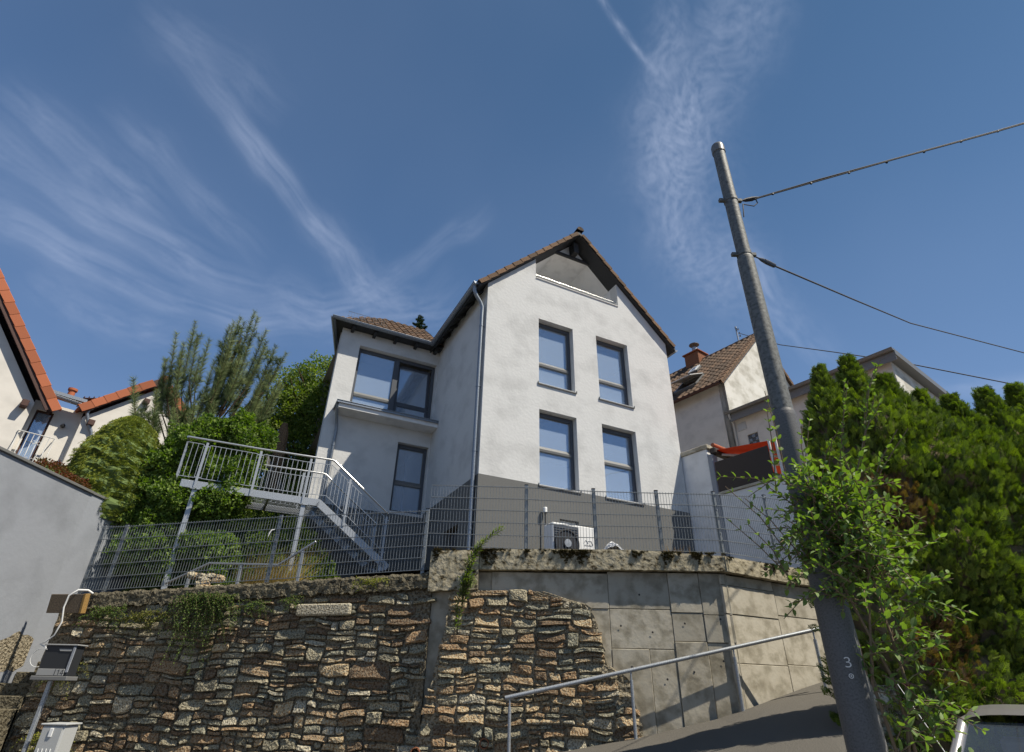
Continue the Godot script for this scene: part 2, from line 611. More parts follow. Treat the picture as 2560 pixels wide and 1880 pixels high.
	M.board = mat(lin(0.20, 0.15, 0.10), 0.85, T.wood, 2.2, T.rough, 0.5)
	M.board_edge = mat(lin(0.42, 0.25, 0.08), 0.8, T.wood, 3.0)
	M.grey_timber = mat(lin(0.19, 0.175, 0.155), 0.85, T.wood, 2.5, T.rough, 0.5)
	M.brick = mat(lin(0.30, 0.13, 0.075), 0.9, T.stone, 1.5, T.rough, 1.0)
	M.pole = mat(lin(0.20, 0.205, 0.195), 0.62, T.grain, 0.8, T.rough, 0.12)
	M.pole.metallic = 0.25
	M.pole_low = mat(lin(0.14, 0.14, 0.14), 0.55, T.fine, 1.0)
	M.black = mat(lin(0.02, 0.02, 0.022), 0.5)
	M.cable = mat(lin(0.05, 0.045, 0.04), 0.7)
	M.orange_cloth = mat(lin(0.62, 0.10, 0.02), 0.8)
	M.orange_cloth.backlight_enabled = true
	M.orange_cloth.backlight = Color(0.6, 0.12, 0.03)
	M.stripe = mat(lin(0.5, 0.42, 0.3), 0.8)
	M.screen = mat(lin(0.060, 0.046, 0.038), 0.7, T.fine, 4.0)
	M.pale_metal = mat(lin(0.6, 0.6, 0.58), 0.4)
	M.mailbox = mat(lin(0.028, 0.03, 0.033), 0.45)
	M.plate = mat(lin(0.30, 0.30, 0.29), 0.4)
	M.cabinet = mat(lin(0.50, 0.51, 0.50), 0.55, T.fine, 2.0)
	M.bark = mat(lin(0.12, 0.085, 0.06), 0.95, T.stone, 1.5, T.rough, 3.0)
	M.pale_bark = mat(lin(0.27, 0.18, 0.12), 0.95, T.stone, 1.5, T.rough, 3.0)
	M.twig = mat(lin(0.18, 0.13, 0.08), 0.9)
	M.cloth = mat(lin(0.72, 0.71, 0.70), 0.8)
	M.paint_white = mat(lin(0.72, 0.72, 0.70), 0.7)
	M.text = mat(lin(0.05, 0.05, 0.05), 0.6)

# ---------------------------------------------------------------- the white house
# wall in a plane: rectangle x0..x1, y0..top(x) with rectangular holes; front face, back face and the reveals of the holes
func holed_wall(mb: MB, o: Vector3, ex: Vector3, out: Vector3, thick: float, breaks: Array, y0: float, top: Callable, holes: Array) -> void:
	var bs := breaks.duplicate()
	bs.sort()
	for i in bs.size() - 1:
		var xa: float = bs[i]
		var xb: float = bs[i + 1]
		if xb - xa < 1e-4:
			continue
		var xm := (xa + xb) * 0.5
		var cuts := []
		for h in holes:
			if h[0] < xm and xm < h[1]:
				cuts.append([h[2], h[3]])
		cuts.sort_custom(func(p, q): return p[0] < q[0])
		var lo := y0
		for q in cuts + [[1e9, 1e9]]:
			var ta: float = minf(q[0], top.call(xa + 1e-5))
			var tb: float = minf(q[0], top.call(xb - 1e-5))
			if maxf(ta, tb) > lo + 1e-4:
				var a := o + ex * xa + Vector3.UP * lo
				var b := o + ex * xb + Vector3.UP * lo
				var c := o + ex * xb + Vector3.UP * maxf(tb, lo)
				var d := o + ex * xa + Vector3.UP * maxf(ta, lo)
				mb._fq(a, b, c, d, out)
				mb._fq(a - out * thick, b - out * thick, c - out * thick, d - out * thick, -out)
			lo = q[1]
	for h in holes:
		var ya: float = h[2]
		var yb: float = h[3]
		var tl: float = minf(yb, top.call(h[0] + 1e-5))
		var tr: float = minf(yb, top.call(h[1] - 1e-5))
		var A = o + ex * h[0]
		var B = o + ex * h[1]
		var U := Vector3.UP
		mb._fq(A + U * ya, A + U * tl, A + U * tl - out * thick, A + U * ya - out * thick, ex)
		mb._fq(B + U * ya, B + U * tr, B + U * tr - out * thick, B + U * ya - out * thick, -ex)
		mb._fq(A + U * ya, B + U * ya, B + U * ya - out * thick, A + U * ya - out * thick, U)
		if yb < 90.0:
			mb._fq(A + U * yb, B + U * yb, B + U * yb - out * thick, A + U * yb - out * thick, -U)

# two-part window looking towards +z, in the house's own axes; z is the outer face of the frame
func add_window(house: Node3D, x0: float, x1: float, y0: float, y1: float, z: float, split: float, sill := true, open_right := 0.0) -> Node3D:
	var w := grp("window", house)
	var f := MB.new()
	var fw := 0.085
	var d := 0.075
	f.cb(V(x0, y0, z - d), V(x0 + fw, y1, z), 0.008)
	f.cb(V(x1 - fw, y0, z - d), V(x1, y1, z), 0.008)
	f.cb(V(x0 + fw, y1 - fw - 0.03, z - d), V(x1 - fw, y1, z - 0.002), 0.008)
	f.cb(V(x0 + fw, y0, z - d), V(x1 - fw, y0 + fw * 0.8, z - 0.002), 0.008)
	part("frame", f, M.anthracite, w)
	# the sash bead round the upper pane
	var s := MB.new()
	var b := 0.022
	var zi := z - 0.03
	s.cb(V(x0 + fw, split + 0.07, zi - 0.03), V(x0 + fw + b, y1 - fw - 0.03, zi), 0.004)
	s.cb(V(x1 - fw - b, split + 0.07, zi - 0.03), V(x1 - fw, y1 - fw - 0.03, zi), 0.004)
	s.cb(V(x0 + fw + b, y1 - fw - 0.03 - b, zi - 0.03), V(x1 - fw - b, y1 - fw - 0.03, zi), 0.004)
	part("sash", s, M.rail_grey, w)
	# transom with a weathered top that catches the sun
	var t := MB.new()
	var pr := PackedVector2Array([Vector2(0, -0.07), Vector2(0.05, -0.07), Vector2(0.058, -0.012), Vector2(0.0, 0.075)])
	t.prism(pr, V(x1 - fw, split, z - 0.045), V(0, 0, 1), V(0, 1, 0), x1 - x0 - 2 * fw)
	part("transom", t, M.rail_grey, w)
	var g := MB.new()
	g.box(V(x0 + fw, split + 0.06, z - 0.052), V(x1 - fw, y1 - fw - 0.02, z - 0.046))
	part("pane", g, M.glass, w)
	var g2 := MB.new()
	g2.box(V(x0 + fw, y0 + fw * 0.7, z - 0.052), V(x1 - fw, split - 0.06, z - 0.046))
	part("pane", g2, M.glass, w)
	if sill:
		var q := MB.new()
		q.prism(PackedVector2Array([Vector2(-0.02, 0.0), Vector2(0.215, -0.035), Vector2(0.215, -0.06), Vector2(0.209, -0.06), Vector2(0.209, -0.041), Vector2(-0.02, -0.006)]), V(x1 + 0.03, y0, z), V(0, 0, 1), V(0, 1, 0), x1 - x0 + 0.06)
		q.cb(V(x0 - 0.035, y0 - 0.06, z + 0.14), V(x0 - 0.03, y0 + 0.02, z + 0.217), 0.001)
		q.cb(V(x1 + 0.03, y0 - 0.06, z + 0.14), V(x1 + 0.035, y0 + 0.02, z + 0.217), 0.001)
		part("sill", q, M.rail_grey, w)
	return w

func half_gutter(mb: MB, a: Vector3, b: Vector3, r: float, drop := 0.0) -> void:
	var d := (b - a).normalized()
	var side := Vector3.UP.cross(d).normalized()
	var seg := 10
	for k in seg:
		for sgn in [0.0, 1.0]:
			var rad = r - sgn * 0.006
			var t0 := PI * k / seg
			var t1 := PI * (k + 1) / seg
			var p0 = side * cos(t0) * rad - Vector3.UP * sin(t0) * rad
			var p1 = side * cos(t1) * rad - Vector3.UP * sin(t1) * rad
			var n0 = p0.normalized()
			var n1 = p1.normalized()
			if sgn == 0.0:
				if (p1 - p0).cross(b - a).dot(n0) > 0.0:
					mb.t3n(a + p0, a + p1, b + p1, n0, n1, n1); mb.t3n(a + p0, b + p1, b + p0, n0, n1, n0)
				else:
					mb.t3n(a + p0, b + p1, a + p1, n0, n1, n1); mb.t3n(a + p0, b + p0, b + p1, n0, n0, n1)
			else:
				mb._fq(a + p0, a + p1, b + p1, b + p0, -n0)
	# rolled front bead and stop ends
	mb.tube([a + side * r + Vector3.UP * 0.006, b + side * r + Vector3.UP * 0.006], [0.011], 6)
	mb.tube([a - side * r + Vector3.UP * 0.006, b - side * r + Vector3.UP * 0.006], [0.011], 6)
	for e in [[a, -d], [b, d]]:
		for k in seg:
			var t0 := PI * k / seg
			var t1 := PI * (k + 1) / seg
			var o: Vector3 = e[0]
			var p0 := o + side * cos(t0) * r - Vector3.UP * sin(t0) * r
			var p1 := o + side * cos(t1) * r - Vector3.UP * sin(t1) * r
			if (p0 - o).cross(p1 - o).dot(e[1]) < 0.0:
				mb.t3(o, p1, p0)
			else:
				mb.t3(o, p0, p1)

# one pantile: x across, y up the slope, z out of the roof; its lower edge at the origin
func tile_mesh(w: float, l: float, wave: float) -> ArrayMesh:
	var mb := MB.new()
	var seg := 6
	var th := 0.014
	var P := []
	for k in seg + 1:
		var x := w * k / seg
		P.append([x, wave * (0.5 - 0.5 * cos(TAU * (k / float(seg)) )) ])
	for k in seg:
		var x0: float = P[k][0]
		var x1: float = P[k + 1][0]
		var z0: float = P[k][1]
		var z1: float = P[k + 1][1]
		var up := 0.022
		mb.quad(V(x0, 0, z0 + up), V(x1, 0, z1 + up), V(x1, l, z1), V(x0, l, z0))
		mb.quad(V(x0, 0, z0 + up - th), V(x1, 0, z1 + up - th), V(x1, 0, z1 + up), V(x0, 0, z0 + up))
	mb.quad(V(0, 0, -th), V(0, 0, 0.022), V(0, l, 0.0), V(0, l, -th))
	mb.quad(V(w, 0, 0.022), V(w, 0, -th), V(w, l, -th), V(w, l, 0.0))
	return mb.mesh()

func verge_tile_mesh(l: float, w: float, drop: float, side: float) -> ArrayMesh:
	# angled tile: top limb w wide and an apron hanging drop; y runs up the slope, z out of the roof, apron at x = 0
	var mb := MB.new()
	var th := 0.018
	var s := side
	var prof := [Vector2(0, -drop), Vector2(0, 0.012), Vector2(0.012, 0.026), Vector2(w, 0.026), Vector2(w, 0.026 - th), Vector2(0.016, 0.026 - th), Vector2(th, 0.006), Vector2(th, -drop)]
	var lift := 0.02
	for k in prof.size():
		var a: Vector2 = prof[k]
		var b: Vector2 = prof[(k + 1) % prof.size()]
		var p0 := V(a.x * s - s * 0.012, 0, a.y + lift)
		var p1 := V(b.x * s - s * 0.012, 0, b.y + lift)
		var p2 := V(b.x * s, l, b.y)
		var p3 := V(a.x * s, l, a.y)
		var e := b - a
		var o := V(-e.y * s, 0, e.x)
		mb._fq(p0, p1, p2, p3, o)
	var cen := V(0, 0, 0)
	var tris := [[0, 1, 6], [0, 6, 7], [1, 2, 5], [1, 5, 6], [2, 3, 4], [2, 4, 5]]
	for t in tris:
		var q := []
		for i in 3:
			var a: Vector2 = prof[t[i]]
			q.append(V(a.x * s - s * 0.012, 0, a.y + lift))
		if (q[1] - q[0]).cross(q[2] - q[0]).dot(V(0, -1, 0)) < 0.0:
			mb.t3(q[0], q[2], q[1])
		else:
			mb.t3(q[0], q[1], q[2])
	return mb.mesh()

func put(called: String, mesh: Mesh, m: Material, parent: Node, t: Transform3D) -> MeshInstance3D:
	var o := part(called, mesh, m, parent)
	o.transform = t
	return o

func white_house() -> void:
	var h := thing("white_house", "white rendered gabled house with grey plinth and tall anthracite windows", "house", V(HX, 0, HZ), YAW)
	var RU := func(x: float) -> float: return 14.34 - absf(x - 3.04)
	# ---- walls of the main block
	var w := MB.new()
	var holes := [[1.575, 2.69, 8.62, 10.66], [1.575, 2.69, 5.87, 7.85], [3.49, 4.61, 8.64, 10.70], [3.49, 4.61, 5.87, 7.87], [1.49, 4.42, 12.06, 99.0]]
	holed_wall(w, V(0, 0, 0), V(1, 0, 0), V(0, 0, 1), 0.34, [0.0, 1.49, 1.575, 2.69, 3.04, 3.49, 4.42, 4.61, 6.16], 5.85, RU, holes)
	# left side, right side, back
	w.quad(V(0, 5.85, -3.75), V(0, 5.85, 0), V(0, 11.3, 0), V(0, 11.3, -3.75))
	w.quad(V(0, 5.85, -9.5), V(0, 5.85, -3.75), V(0, 11.3, -3.75), V(0, 11.3, -9.5))
	w.quad(V(6.16, 5.85, 0), V(6.16, 5.85, -9.5), V(6.16, 11.22, -9.5), V(6.16, 11.22, 0))
	w.prism(PackedVector2Array([Vector2(0, 5.85), Vector2(6.16, 5.85), Vector2(6.16, 11.22), Vector2(3.04, 14.34), Vector2(0, 11.3)]), V(0, 0, -9.6), V(1, 0, 0), V(0, 1, 0), 0.1)
	part("wall", w, M.stucco, h)
	# ---- rooms behind the windows
	var room := MB.new()
	for lv in [[5.80, 8.45], [8.55, 11.2]]:
		var a := V(0.3, lv[0], -4.6)
		var b := V(5.86, lv[1], -0.345)
		room.quad(V(a.x, a.y, a.z), V(b.x, a.y, a.z), V(b.x, b.y, a.z), V(a.x, b.y, a.z))
		room.quad(V(a.x, b.y, b.z), V(a.x, b.y, a.z), V(b.x, b.y, a.z), V(b.x, b.y, b.z))
		room.quad(V(a.x, a.y, b.z), V(a.x, a.y, a.z), V(a.x, b.y, a.z), V(a.x, b.y, b.z))
		room.quad(V(b.x, a.y, a.z), V(b.x, a.y, b.z), V(b.x, b.y, b.z), V(b.x, b.y, a.z))
	part("room", room, M.interior, h)
	var fl := MB.new()
	for y in [5.72, 8.47, 11.22]:
		fl.box(V(0.02, y, -9.4), V(6.14, y + 0.075, -0.346))
	part("floor", fl, M.floor_wood, h)
	# ---- plinth
	var p := MB.new()
	holed_wall(p, V(0, 0, 0.012), V(1, 0, 0), V(0, 0, 1), 0.3, [-0.012, 2.1, 2.62, 6.17], 2.6, func(_x): return 5.85, [[2.1, 2.62, 4.35, 5.12]])
	holed_wall(p, V(-0.012, 0, 0), V(0, 0, -1), V(-1, 0, 0), 0.28, [-0.012, 1.05, 1.95, 3.75], 2.6, func(_x): return 5.85, [[1.05, 1.95, 2.6, 4.95]])
	p.quad(V(-3.12, 2.6, -3.738), V(-0.0, 2.6, -3.738), V(0.0, 5.72, -3.738), V(-3.12, 5.72, -3.738))
	p.quad(V(-3.112, 2.6, -5.5), V(-3.112, 2.6, -3.74), V(-3.112, 5.72, -3.74), V(-3.112, 5.72, -5.5))
	p.quad(V(6.17, 2.6, 0), V(6.17, 2.6, -9.5), V(6.17, 5.85, -9.5), V(6.17, 5.85, 0))
	p.quad(V(-0.012, 5.85, 0.012), V(6.17, 5.85, 0.012), V(6.17, 5.85, 0.0), V(-0.012, 5.85, 0.0))
	part("plinth", p, M.plinth, h)
	var cd := MB.new()
	cd.cb(V(0.16, 2.62, -1.93), V(0.2, 4.93, -1.07), 0.006)
	part("cellar_door", cd, M.anthracite, h)
	var cw := grp("cellar_window", h)
	var cf := MB.new()
	cf.cb(V(2.1, 4.35, -0.16), V(2.17, 5.12, -0.10), 0.006)
	cf.cb(V(2.55, 4.35, -0.16), V(2.62, 5.12, -0.10), 0.006)
	cf.cb(V(2.17, 5.05, -0.16), V(2.55, 5.12, -0.101), 0.006)
	cf.cb(V(2.17, 4.35, -0.16), V(2.55, 4.42, -0.101), 0.006)
	cf.cb(V(2.36, 4.42, -0.155), V(2.40, 5.05, -0.104), 0.006)
	part("frame", cf, M.white, cw)
	var cg := MB.new()
	cg.box(V(2.17, 4.42, -0.135), V(2.55, 5.05, -0.13))
	part("pane", cg, M.glass, cw)
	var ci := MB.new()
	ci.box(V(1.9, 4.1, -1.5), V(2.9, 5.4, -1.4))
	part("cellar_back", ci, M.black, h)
	# ---- front windows
	add_window(h, 1.575, 2.69, 8.62, 10.66, -0.175, 9.32)
	add_window(h, 3.49, 4.61, 8.64, 10.70, -0.175, 9.34)
	add_window(h, 1.575, 2.69, 5.87, 7.85, -0.175, 6.86)
	add_window(h, 3.49, 4.61, 5.87, 7.87, -0.175, 6.88)
	# ---- loggia under the gable
	var lg := MB.new()
	var zb := -0.42
	lg.quad(V(4.42, 12.06, zb), V(4.42, 12.06, -0.34), V(4.42, 12.955, -0.34), V(4.42, 12.955, zb))
	lg.quad(V(1.49, 12.06, -0.34), V(1.49, 12.06, zb), V(1.49, 12.79, zb), V(1.49, 12.79, -0.34))
	lg.quad(V(1.49, 12.06, -0.34), V(4.42, 12.06, -0.34), V(4.42, 12.06, -1.9), V(1.49, 12.06, -1.9))
	# lined ceiling, following the rafters and the collar
	var cy := 13.74
	lg.quad(V(1.2, 12.48, zb), V(2.44, cy, zb), V(2.44, cy, -1.9), V(1.2, 12.48, -1.9))
	lg.quad(V(2.44, cy, zb), V(3.64, cy, zb), V(3.64, cy, -1.9), V(2.44, cy, -1.9))
	lg.quad(V(3.64, cy, zb), V(4.88, 12.48, zb), V(4.88, 12.48, -1.9), V(3.64, cy, -1.9))
	lg.prism(PackedVector2Array([Vector2(1.2, 11.9), Vector2(4.88, 11.9), Vector2(4.88, 12.48), Vector2(3.64, 13.74), Vector2(2.44, 13.74), Vector2(1.2, 12.48)]), V(0, 0, -1.95), V(1, 0, 0), V(0, 1, 0), 0.05)
	lg.quad(V(4.42, 12.06, -1.9), V(4.42, 12.06, zb), V(4.42, 12.96, zb), V(4.42, 12.96, -1.9))
	lg.quad(V(1.49, 12.06, zb), V(1.49, 12.06, -1.9), V(1.49, 12.8, -1.9), V(1.49, 12.8, zb))
	lg.quad(V(2.44, cy, zb + 0.004), V(3.64, cy, zb + 0.004), V(3.04, 14.33, zb + 0.004), V(3.04, 14.33, zb + 0.004))
	part("loggia_lining", lg, M.stucco_smooth, h)
	var cl := MB.new()
	cl.cb(V(2.36, cy - 0.02, zb + 0.006), V(3.72, cy + 0.07, zb + 0.09), 0.006)
	part("collar_beam", cl, M.anthracite_wood, h)
	var kp := MB.new()
	kp.cb(V(2.96, cy + 0.075, zb + 0.01), V(3.14, 14.22, zb + 0.3), 0.006)
	part("ridge_beam", kp, M.anthracite_wood, h)
	var lr := MB.new()
	lr.tube([V(1.49, 12.30, -0.12), V(4.42, 12.30, -0.12)], [0.02], 8)
	part("loggia_rail", lr, M.steel, h)
	var lr2 := MB.new()
	lr2.cb(V(1.495, 12.062, -0.3), V(4.415, 12.085, 0.03), 0.004)
	part("loggia_sill", lr2, M.white, h)
	# ---- main roof
	var roof := grp("roof", h)
	var rf := MB.new()
	var e0 := -0.32
	var e1 := 6.42
	var zf := 0.13
	var zr := -9.75
	var t0 := 0.02
	var t1 := 0.15
	for sd in [[e0, 3.04], [3.04, e1]]:
		var xa: float = sd[0]
		var xb: float = sd[1]
		var ya: float = 14.34 - absf(xa - 3.04)
		var yb: float = 14.34 - absf(xb - 3.04)
		var A := V(xa, ya + t0, zf)
		var B := V(xb, yb + t0, zf)
		var A2 := V(xa, ya + t1, zf)
		var B2 := V(xb, yb + t1, zf)
		var k := V(0, 0, zr - zf)
		rf._fq(A, B, B2, A2, V(0, 0, 1))
		rf._fq(A, B, B + k, A + k, V(0, -1, 0))
		rf._fq(A + k, B + k, B2 + k, A2 + k, V(0, 0, -1))
		if xa < 0.0:
			rf._fq(A, A2, A2 + k, A + k, V(-1, 0, 0))
		else:
			rf._fq(B, B2, B2 + k, B + k, V(1, 0, 0))
	part("soffit_boarding", rf, M.anthracite_wood, roof)
	var top := MB.new()
	top.quad(V(e0, 14.34 - 3.36 + t1 + 0.01, zf), V(3.04, 14.34 + t1 + 0.01, zf), V(3.04, 14.34 + t1 + 0.01, zr), V(e0, 14.34 - 3.36 + t1 + 0.01, zr))
	top.quad(V(3.04, 14.34 + t1 + 0.01, zf), V(e1, 14.34 - 3.38 + t1 + 0.01, zf), V(e1, 14.34 - 3.38 + t1 + 0.01, zr), V(3.04, 14.34 + t1 + 0.01, zr))
	part("tile_field", top, M.tile_old[1], roof)
	# verge tiles, each its own
	var s2 := sqrt(0.5)
	var step := 0.352
	var vl := verge_tile_mesh(0.38, 0.22, 0.10, 1.0)
	for side in [-1, 1]:
		var nn := 13
		for k in nn:
			var dist := 4.75 - step * (k + 1) + 0.0
			var dx := (4.76 - step * k) * s2
			var x = 3.04 + side * dx
			var y := 14.34 - dx + t1 + 0.012 + rr(-0.004, 0.004)
			var upv := V(-side * s2, s2, 0)
			var outv := V(side * s2, s2, 0)
			# apron towards +z: tile x axis points into the roof, which is -z
			var bx := V(0, 0, -1)
			var bs := Basis(bx, upv, outv)
			put("verge_tile", vl, M.tile_brown[rng.randi() % 4], roof, Transform3D(bs, V(x, y, zf + 0.035 + rr(-0.004, 0.004))))
	var rt := MB.new()
	for k in 12:
		var z := zf + 0.06 - k * 0.36
		var arc := []
		for q in 9:
			var a := PI * q / 8
			arc.append([cos(a), sin(a)])
		var ra := 0.125
		var rb := 0.108
		for q in 8:
			var n0 := V(arc[q][0], arc[q][1], 0)
			var n1 := V(arc[q + 1][0], arc[q + 1][1], 0)
			var ce := V(3.04, 14.34 + t1 + 0.03, 0)
			rt.t3n(ce + n0 * ra + V(0, 0, z), ce + n1 * rb + V(0, 0, z - 0.4), ce + n0 * rb + V(0, 0, z - 0.4), n0, n1, n0)
			rt.t3n(ce + n0 * ra + V(0, 0, z), ce + n1 * ra + V(0, 0, z), ce + n1 * rb + V(0, 0, z - 0.4), n0, n1, n1)
			if k == 0:
				rt.t3(ce + V(0, 0, z - 0.02), ce + n0 * ra + V(0, 0, z), ce + n1 * ra + V(0, 0, z))
	part("ridge_tiles", rt, M.tile_old[0], roof)
	# dark rafter ends and gutter on the left eave
	for k in 8:
		var z := -0.35 - k * 0.62
		if z < -3.3:
			break
		var rb2 := MB.new()
		rb2.bar(V(0.0, 11.31, z), V(-0.26, 11.05, z), 0.1, 0.14, Vector3.UP, 0.006)
		part("rafter_end", rb2, M.anthracite_wood, h)
	var gu := MB.new()
	half_gutter(gu, V(-0.375, 11.13, 0.10), V(-0.375, 11.13, -3.40), 0.075)
	for k in 5:
		var z := 0.0 - k * 0.78
		gu.bar(V(-0.455, 11.145, z), V(-0.295, 11.145, z), 0.03, 0.006)
	part("gutter", gu, M.zinc, h)
	var gr := MB.new()
	half_gutter(gr, V(6.47, 11.05, 0.10), V(6.47, 11.05, -5.0), 0.07)
	part("gutter", gr, M.zinc, h)
	var dp := MB.new()
	dp.tube([V(-0.375, 11.08, -0.02), V(-0.375, 10.93, -0.03), V(-0.30, 10.80, -0.06), V(-0.16, 10.66, -0.10), V(-0.085, 10.52, -0.12), V(-0.085, 10.3, -0.12), V(-0.085, 3.0, -0.12)], [0.05], 12)
	for y in [9.9, 8.1, 6.4, 4.6]:
		dp.tube([V(-0.085, y, -0.12), V(-0.085, y + 0.03, -0.12)], [0.058], 12)
		dp.bar(V(-0.085, y + 0.015, -0.12), V(0.0, y + 0.015, -0.12), 0.02, 0.02)
	part("downpipe", dp, M.zinc, h)
	# ---- wing on the left, set back
	var wz := -3.75
	var ww := MB.new()
	var wtop := func(_x): return 11.088
	holed_wall(ww, V(0, 0, wz), V(1, 0, 0), V(0, 0, 1), 0.3, [-3.1, -2.51, -0.97, -0.04, 0.0], 5.72, wtop, [[-2.51, -0.04, 8.46, 10.63], [-0.97, -0.04, 5.8, 7.8]])
	var bk := V(-2.0, 0, -8.0)
	ww.quad(V(bk.x, 5.72, bk.z), V(-3.1, 5.72, wz), V(-3.1, 11.088, wz), V(bk.x, 11.088, bk.z))
	part("wing_wall", ww, M.stucco, h)
	var wr := MB.new()
	wr.quad(V(-3.0, 5.6, -7.2), V(0, 5.6, -7.2), V(0, 11, -7.2), V(-3.0, 11, -7.2))
	wr.quad(V(-3.05, 10.9, wz - 0.3), V(0, 10.9, wz - 0.3), V(0, 10.9, -7.2), V(-3.05, 10.9, -7.2))
	wr.quad(V(-3.05, 8.2, wz - 0.3), V(0, 8.2, wz - 0.3), V(0, 8.2, -7.2), V(-3.05, 8.2, -7.2))
	wr.quad(V(-2.2, 8.2, -5.2), V(-0.8, 8.2, -5.2), V(-0.8, 10.9, -5.2), V(-2.2, 10.9, -5.2))
	part("wing_room", wr, M.interior, h)
	# wide wing window: fixed pane on the left, tilted door sash on the right
	var big := grp("window", h)
	var z := wz - 0.17
	var bf := MB.new()
	bf.cb(V(-2.51, 8.46, z - 0.08), V(-2.42, 10.63, z), 0.008)
	bf.cb(V(-0.13, 8.46, z - 0.08), V(-0.04, 10.63, z), 0.008)
	bf.cb(V(-1.36, 8.46, z - 0.08), V(-1.20, 10.52, z + 0.004), 0.008)
	bf.cb(V(-2.42, 10.52, z - 0.08), V(-0.13, 10.63, z - 0.003), 0.008)
	bf.cb(V(-2.42, 8.46, z - 0.08), V(-0.13, 8.55, z - 0.003), 0.008)
	part("frame", bf, M.anthracite, big)
	var btr := MB.new()
	btr.prism(PackedVector2Array([Vector2(0, -0.075), Vector2(0.05, -0.075), Vector2(0.058, -0.012), Vector2(0.0, 0.07)]), V(-1.36, 9.10, z - 0.045), V(0, 0, 1), V(0, 1, 0), 1.06)
	part("transom", btr, M.rail_grey, big)
	for q in [[-2.42, -1.36, 9.16, 10.52], [-2.42, -1.36, 8.55, 9.04]]:
		var g := MB.new()
		g.box(V(q[0], q[2], z - 0.052), V(q[1], q[3], z - 0.046))
		part("pane", g, M.glass, big)
	var sash := grp("tilted_sash", big)
	sash.position = V(-0.665, 8.56, z - 0.03)
	sash.rotation.x = -0.075
	var sf := MB.new()
	sf.cb(V(-0.53, 0.0, -0.05), V(-0.45, 1.94, 0.0), 0.006)
	sf.cb(V(0.45, 0.0, -0.05), V(0.53, 1.94, 0.0), 0.006)
	sf.cb(V(-0.45, 1.86, -0.05), V(0.45, 1.94, -0.001), 0.006)
	sf.cb(V(-0.45, 0.0, -0.05), V(0.45, 0.09, -0.001), 0.006)
	sf.cb(V(-0.45, 0.46, -0.05), V(0.45, 0.60, 0.012), 0.006)
	part("sash_frame", sf, M.anthracite, sash)
	var sg := MB.new()
	sg.box(V(-0.45, 0.09, -0.028), V(0.45, 0.46, -0.022))
	sg.box(V(-0.45, 0.60, -0.028), V(0.45, 1.86, -0.022))
	part("sash_pane", sg, M.glass, sash)
	add_window(h, -0.97, -0.04, 5.8, 7.8, wz - 0.15, 6.66, false)
	# inner door leaf seen behind the lower pane
	var il := MB.new()
	il.cb(V(-0.62, 5.85, wz - 0.36), V(-0.54, 7.6, wz - 0.32), 0.006)
	part("inner_post", il, M.anthracite, h)
	# slab roof over the ground floor strip of the wing
	var sl := grp("canopy_slab", h)
	var sb := MB.new()
	sb.cb(V(-2.86, 8.24, wz + 0.002), V(-0.002, 8.40, -3.22), 0.006)
	part("slab", sb, M.stucco_smooth, sl)
	var fl2 := MB.new()
	fl2.cb(V(-2.93, 8.402, wz + 0.003), V(-0.003, 8.425, -3.17), 0.003)
	fl2.cb(V(-2.93, 8.36, -3.19), V(-0.003, 8.402, -3.168), 0.003)
	fl2.cb(V(-2.93, 8.36, wz + 0.003), V(-2.908, 8.402, -3.19), 0.003)
	fl2.tube([V(-2.93, 8.43, -3.165), V(-0.01, 8.43, -3.165)], [0.012], 6)
	part("flashing", fl2, M.zinc, sl)
	# wing roof
	var wroof := grp("wing_roof", h)
	var wf := MB.new()
	var gy := 11.12
	var pit := deg_to_rad(41.0)
	var fx0 := -3.42
	var fz := wz + 0.36
	var rl := 3.3
	var run := rl * cos(pit)
	var rise := rl * sin(pit)
	# front slope with a hip on the left
	var A := V(fx0, gy, fz)
	var B := V(0.0, gy, fz)
	var Cc := V(0.0, gy + rise, fz - run)
	var D := V(fx0 + run * 0.75, gy + rise, fz - run)
	wf.quad(A, B, Cc, D)
	var hipb := V(-2.1, gy, -8.2)
	wf.t3(hipb, A, D)
	wf.t3(hipb, D, V(-1.0, gy + rise, -8.2))
	# boarding underneath
	wf._fq(A - V(0, 0.03, 0), B - V(0, 0.03, 0), V(0, gy - 0.03, wz - 0.02), V(-3.1, gy - 0.03, wz - 0.02), V(0, -1, 0))
	wf._fq(A - V(0, 0.03, 0), V(-3.1, gy - 0.03, wz - 0.02), V(-2.0, gy - 0.03, -8), hipb - V(0, 0.03, 0), V(0, -1, 0))
	part("roof_base", wf, M.anthracite_wood, wroof)
	var tm := tile_mesh(0.235, 0.36, 0.045)
	var bs2 := Basis(V(1, 0, 0), V(0, sin(pit), -cos(pit)), V(0, cos(pit), sin(pit)))
	for row in 9:
		var sl_y := row * 0.335
		var cut := fx0 + sl_y * cos(pit) * 0.75
		for col_ in 15:
			var x := -0.235 * (col_ + 1)
			if x < cut + 0.04:
				continue
			put("roof_tile", tm, M.tile_old[rng.randi() % 4], wroof, Transform3D(bs2, V(x, gy + 0.012, fz) + bs2.y * (sl_y - 0.05 + rr(-0.006, 0.006)) + bs2.z * (0.006 + rr(0, 0.006))))
	var sg2 := MB.new()
	for k in 15:
		var x := -3.02 + k * 0.085
		sg2.bar(V(x, gy + 0.36, fz - 0.28), V(x, gy + 0.56, fz - 0.30), 0.005, 0.005, Vector3.RIGHT)
	sg2.bar(V(-3.04, gy + 0.56, fz - 0.30), V(-1.81, gy + 0.56, fz - 0.30), 0.008, 0.008)
	sg2.bar(V(-3.04, gy + 0.38, fz - 0.285), V(-1.81, gy + 0.38, fz - 0.285), 0.008, 0.008)
	part("snow_guard", sg2, M.anthracite, wroof)
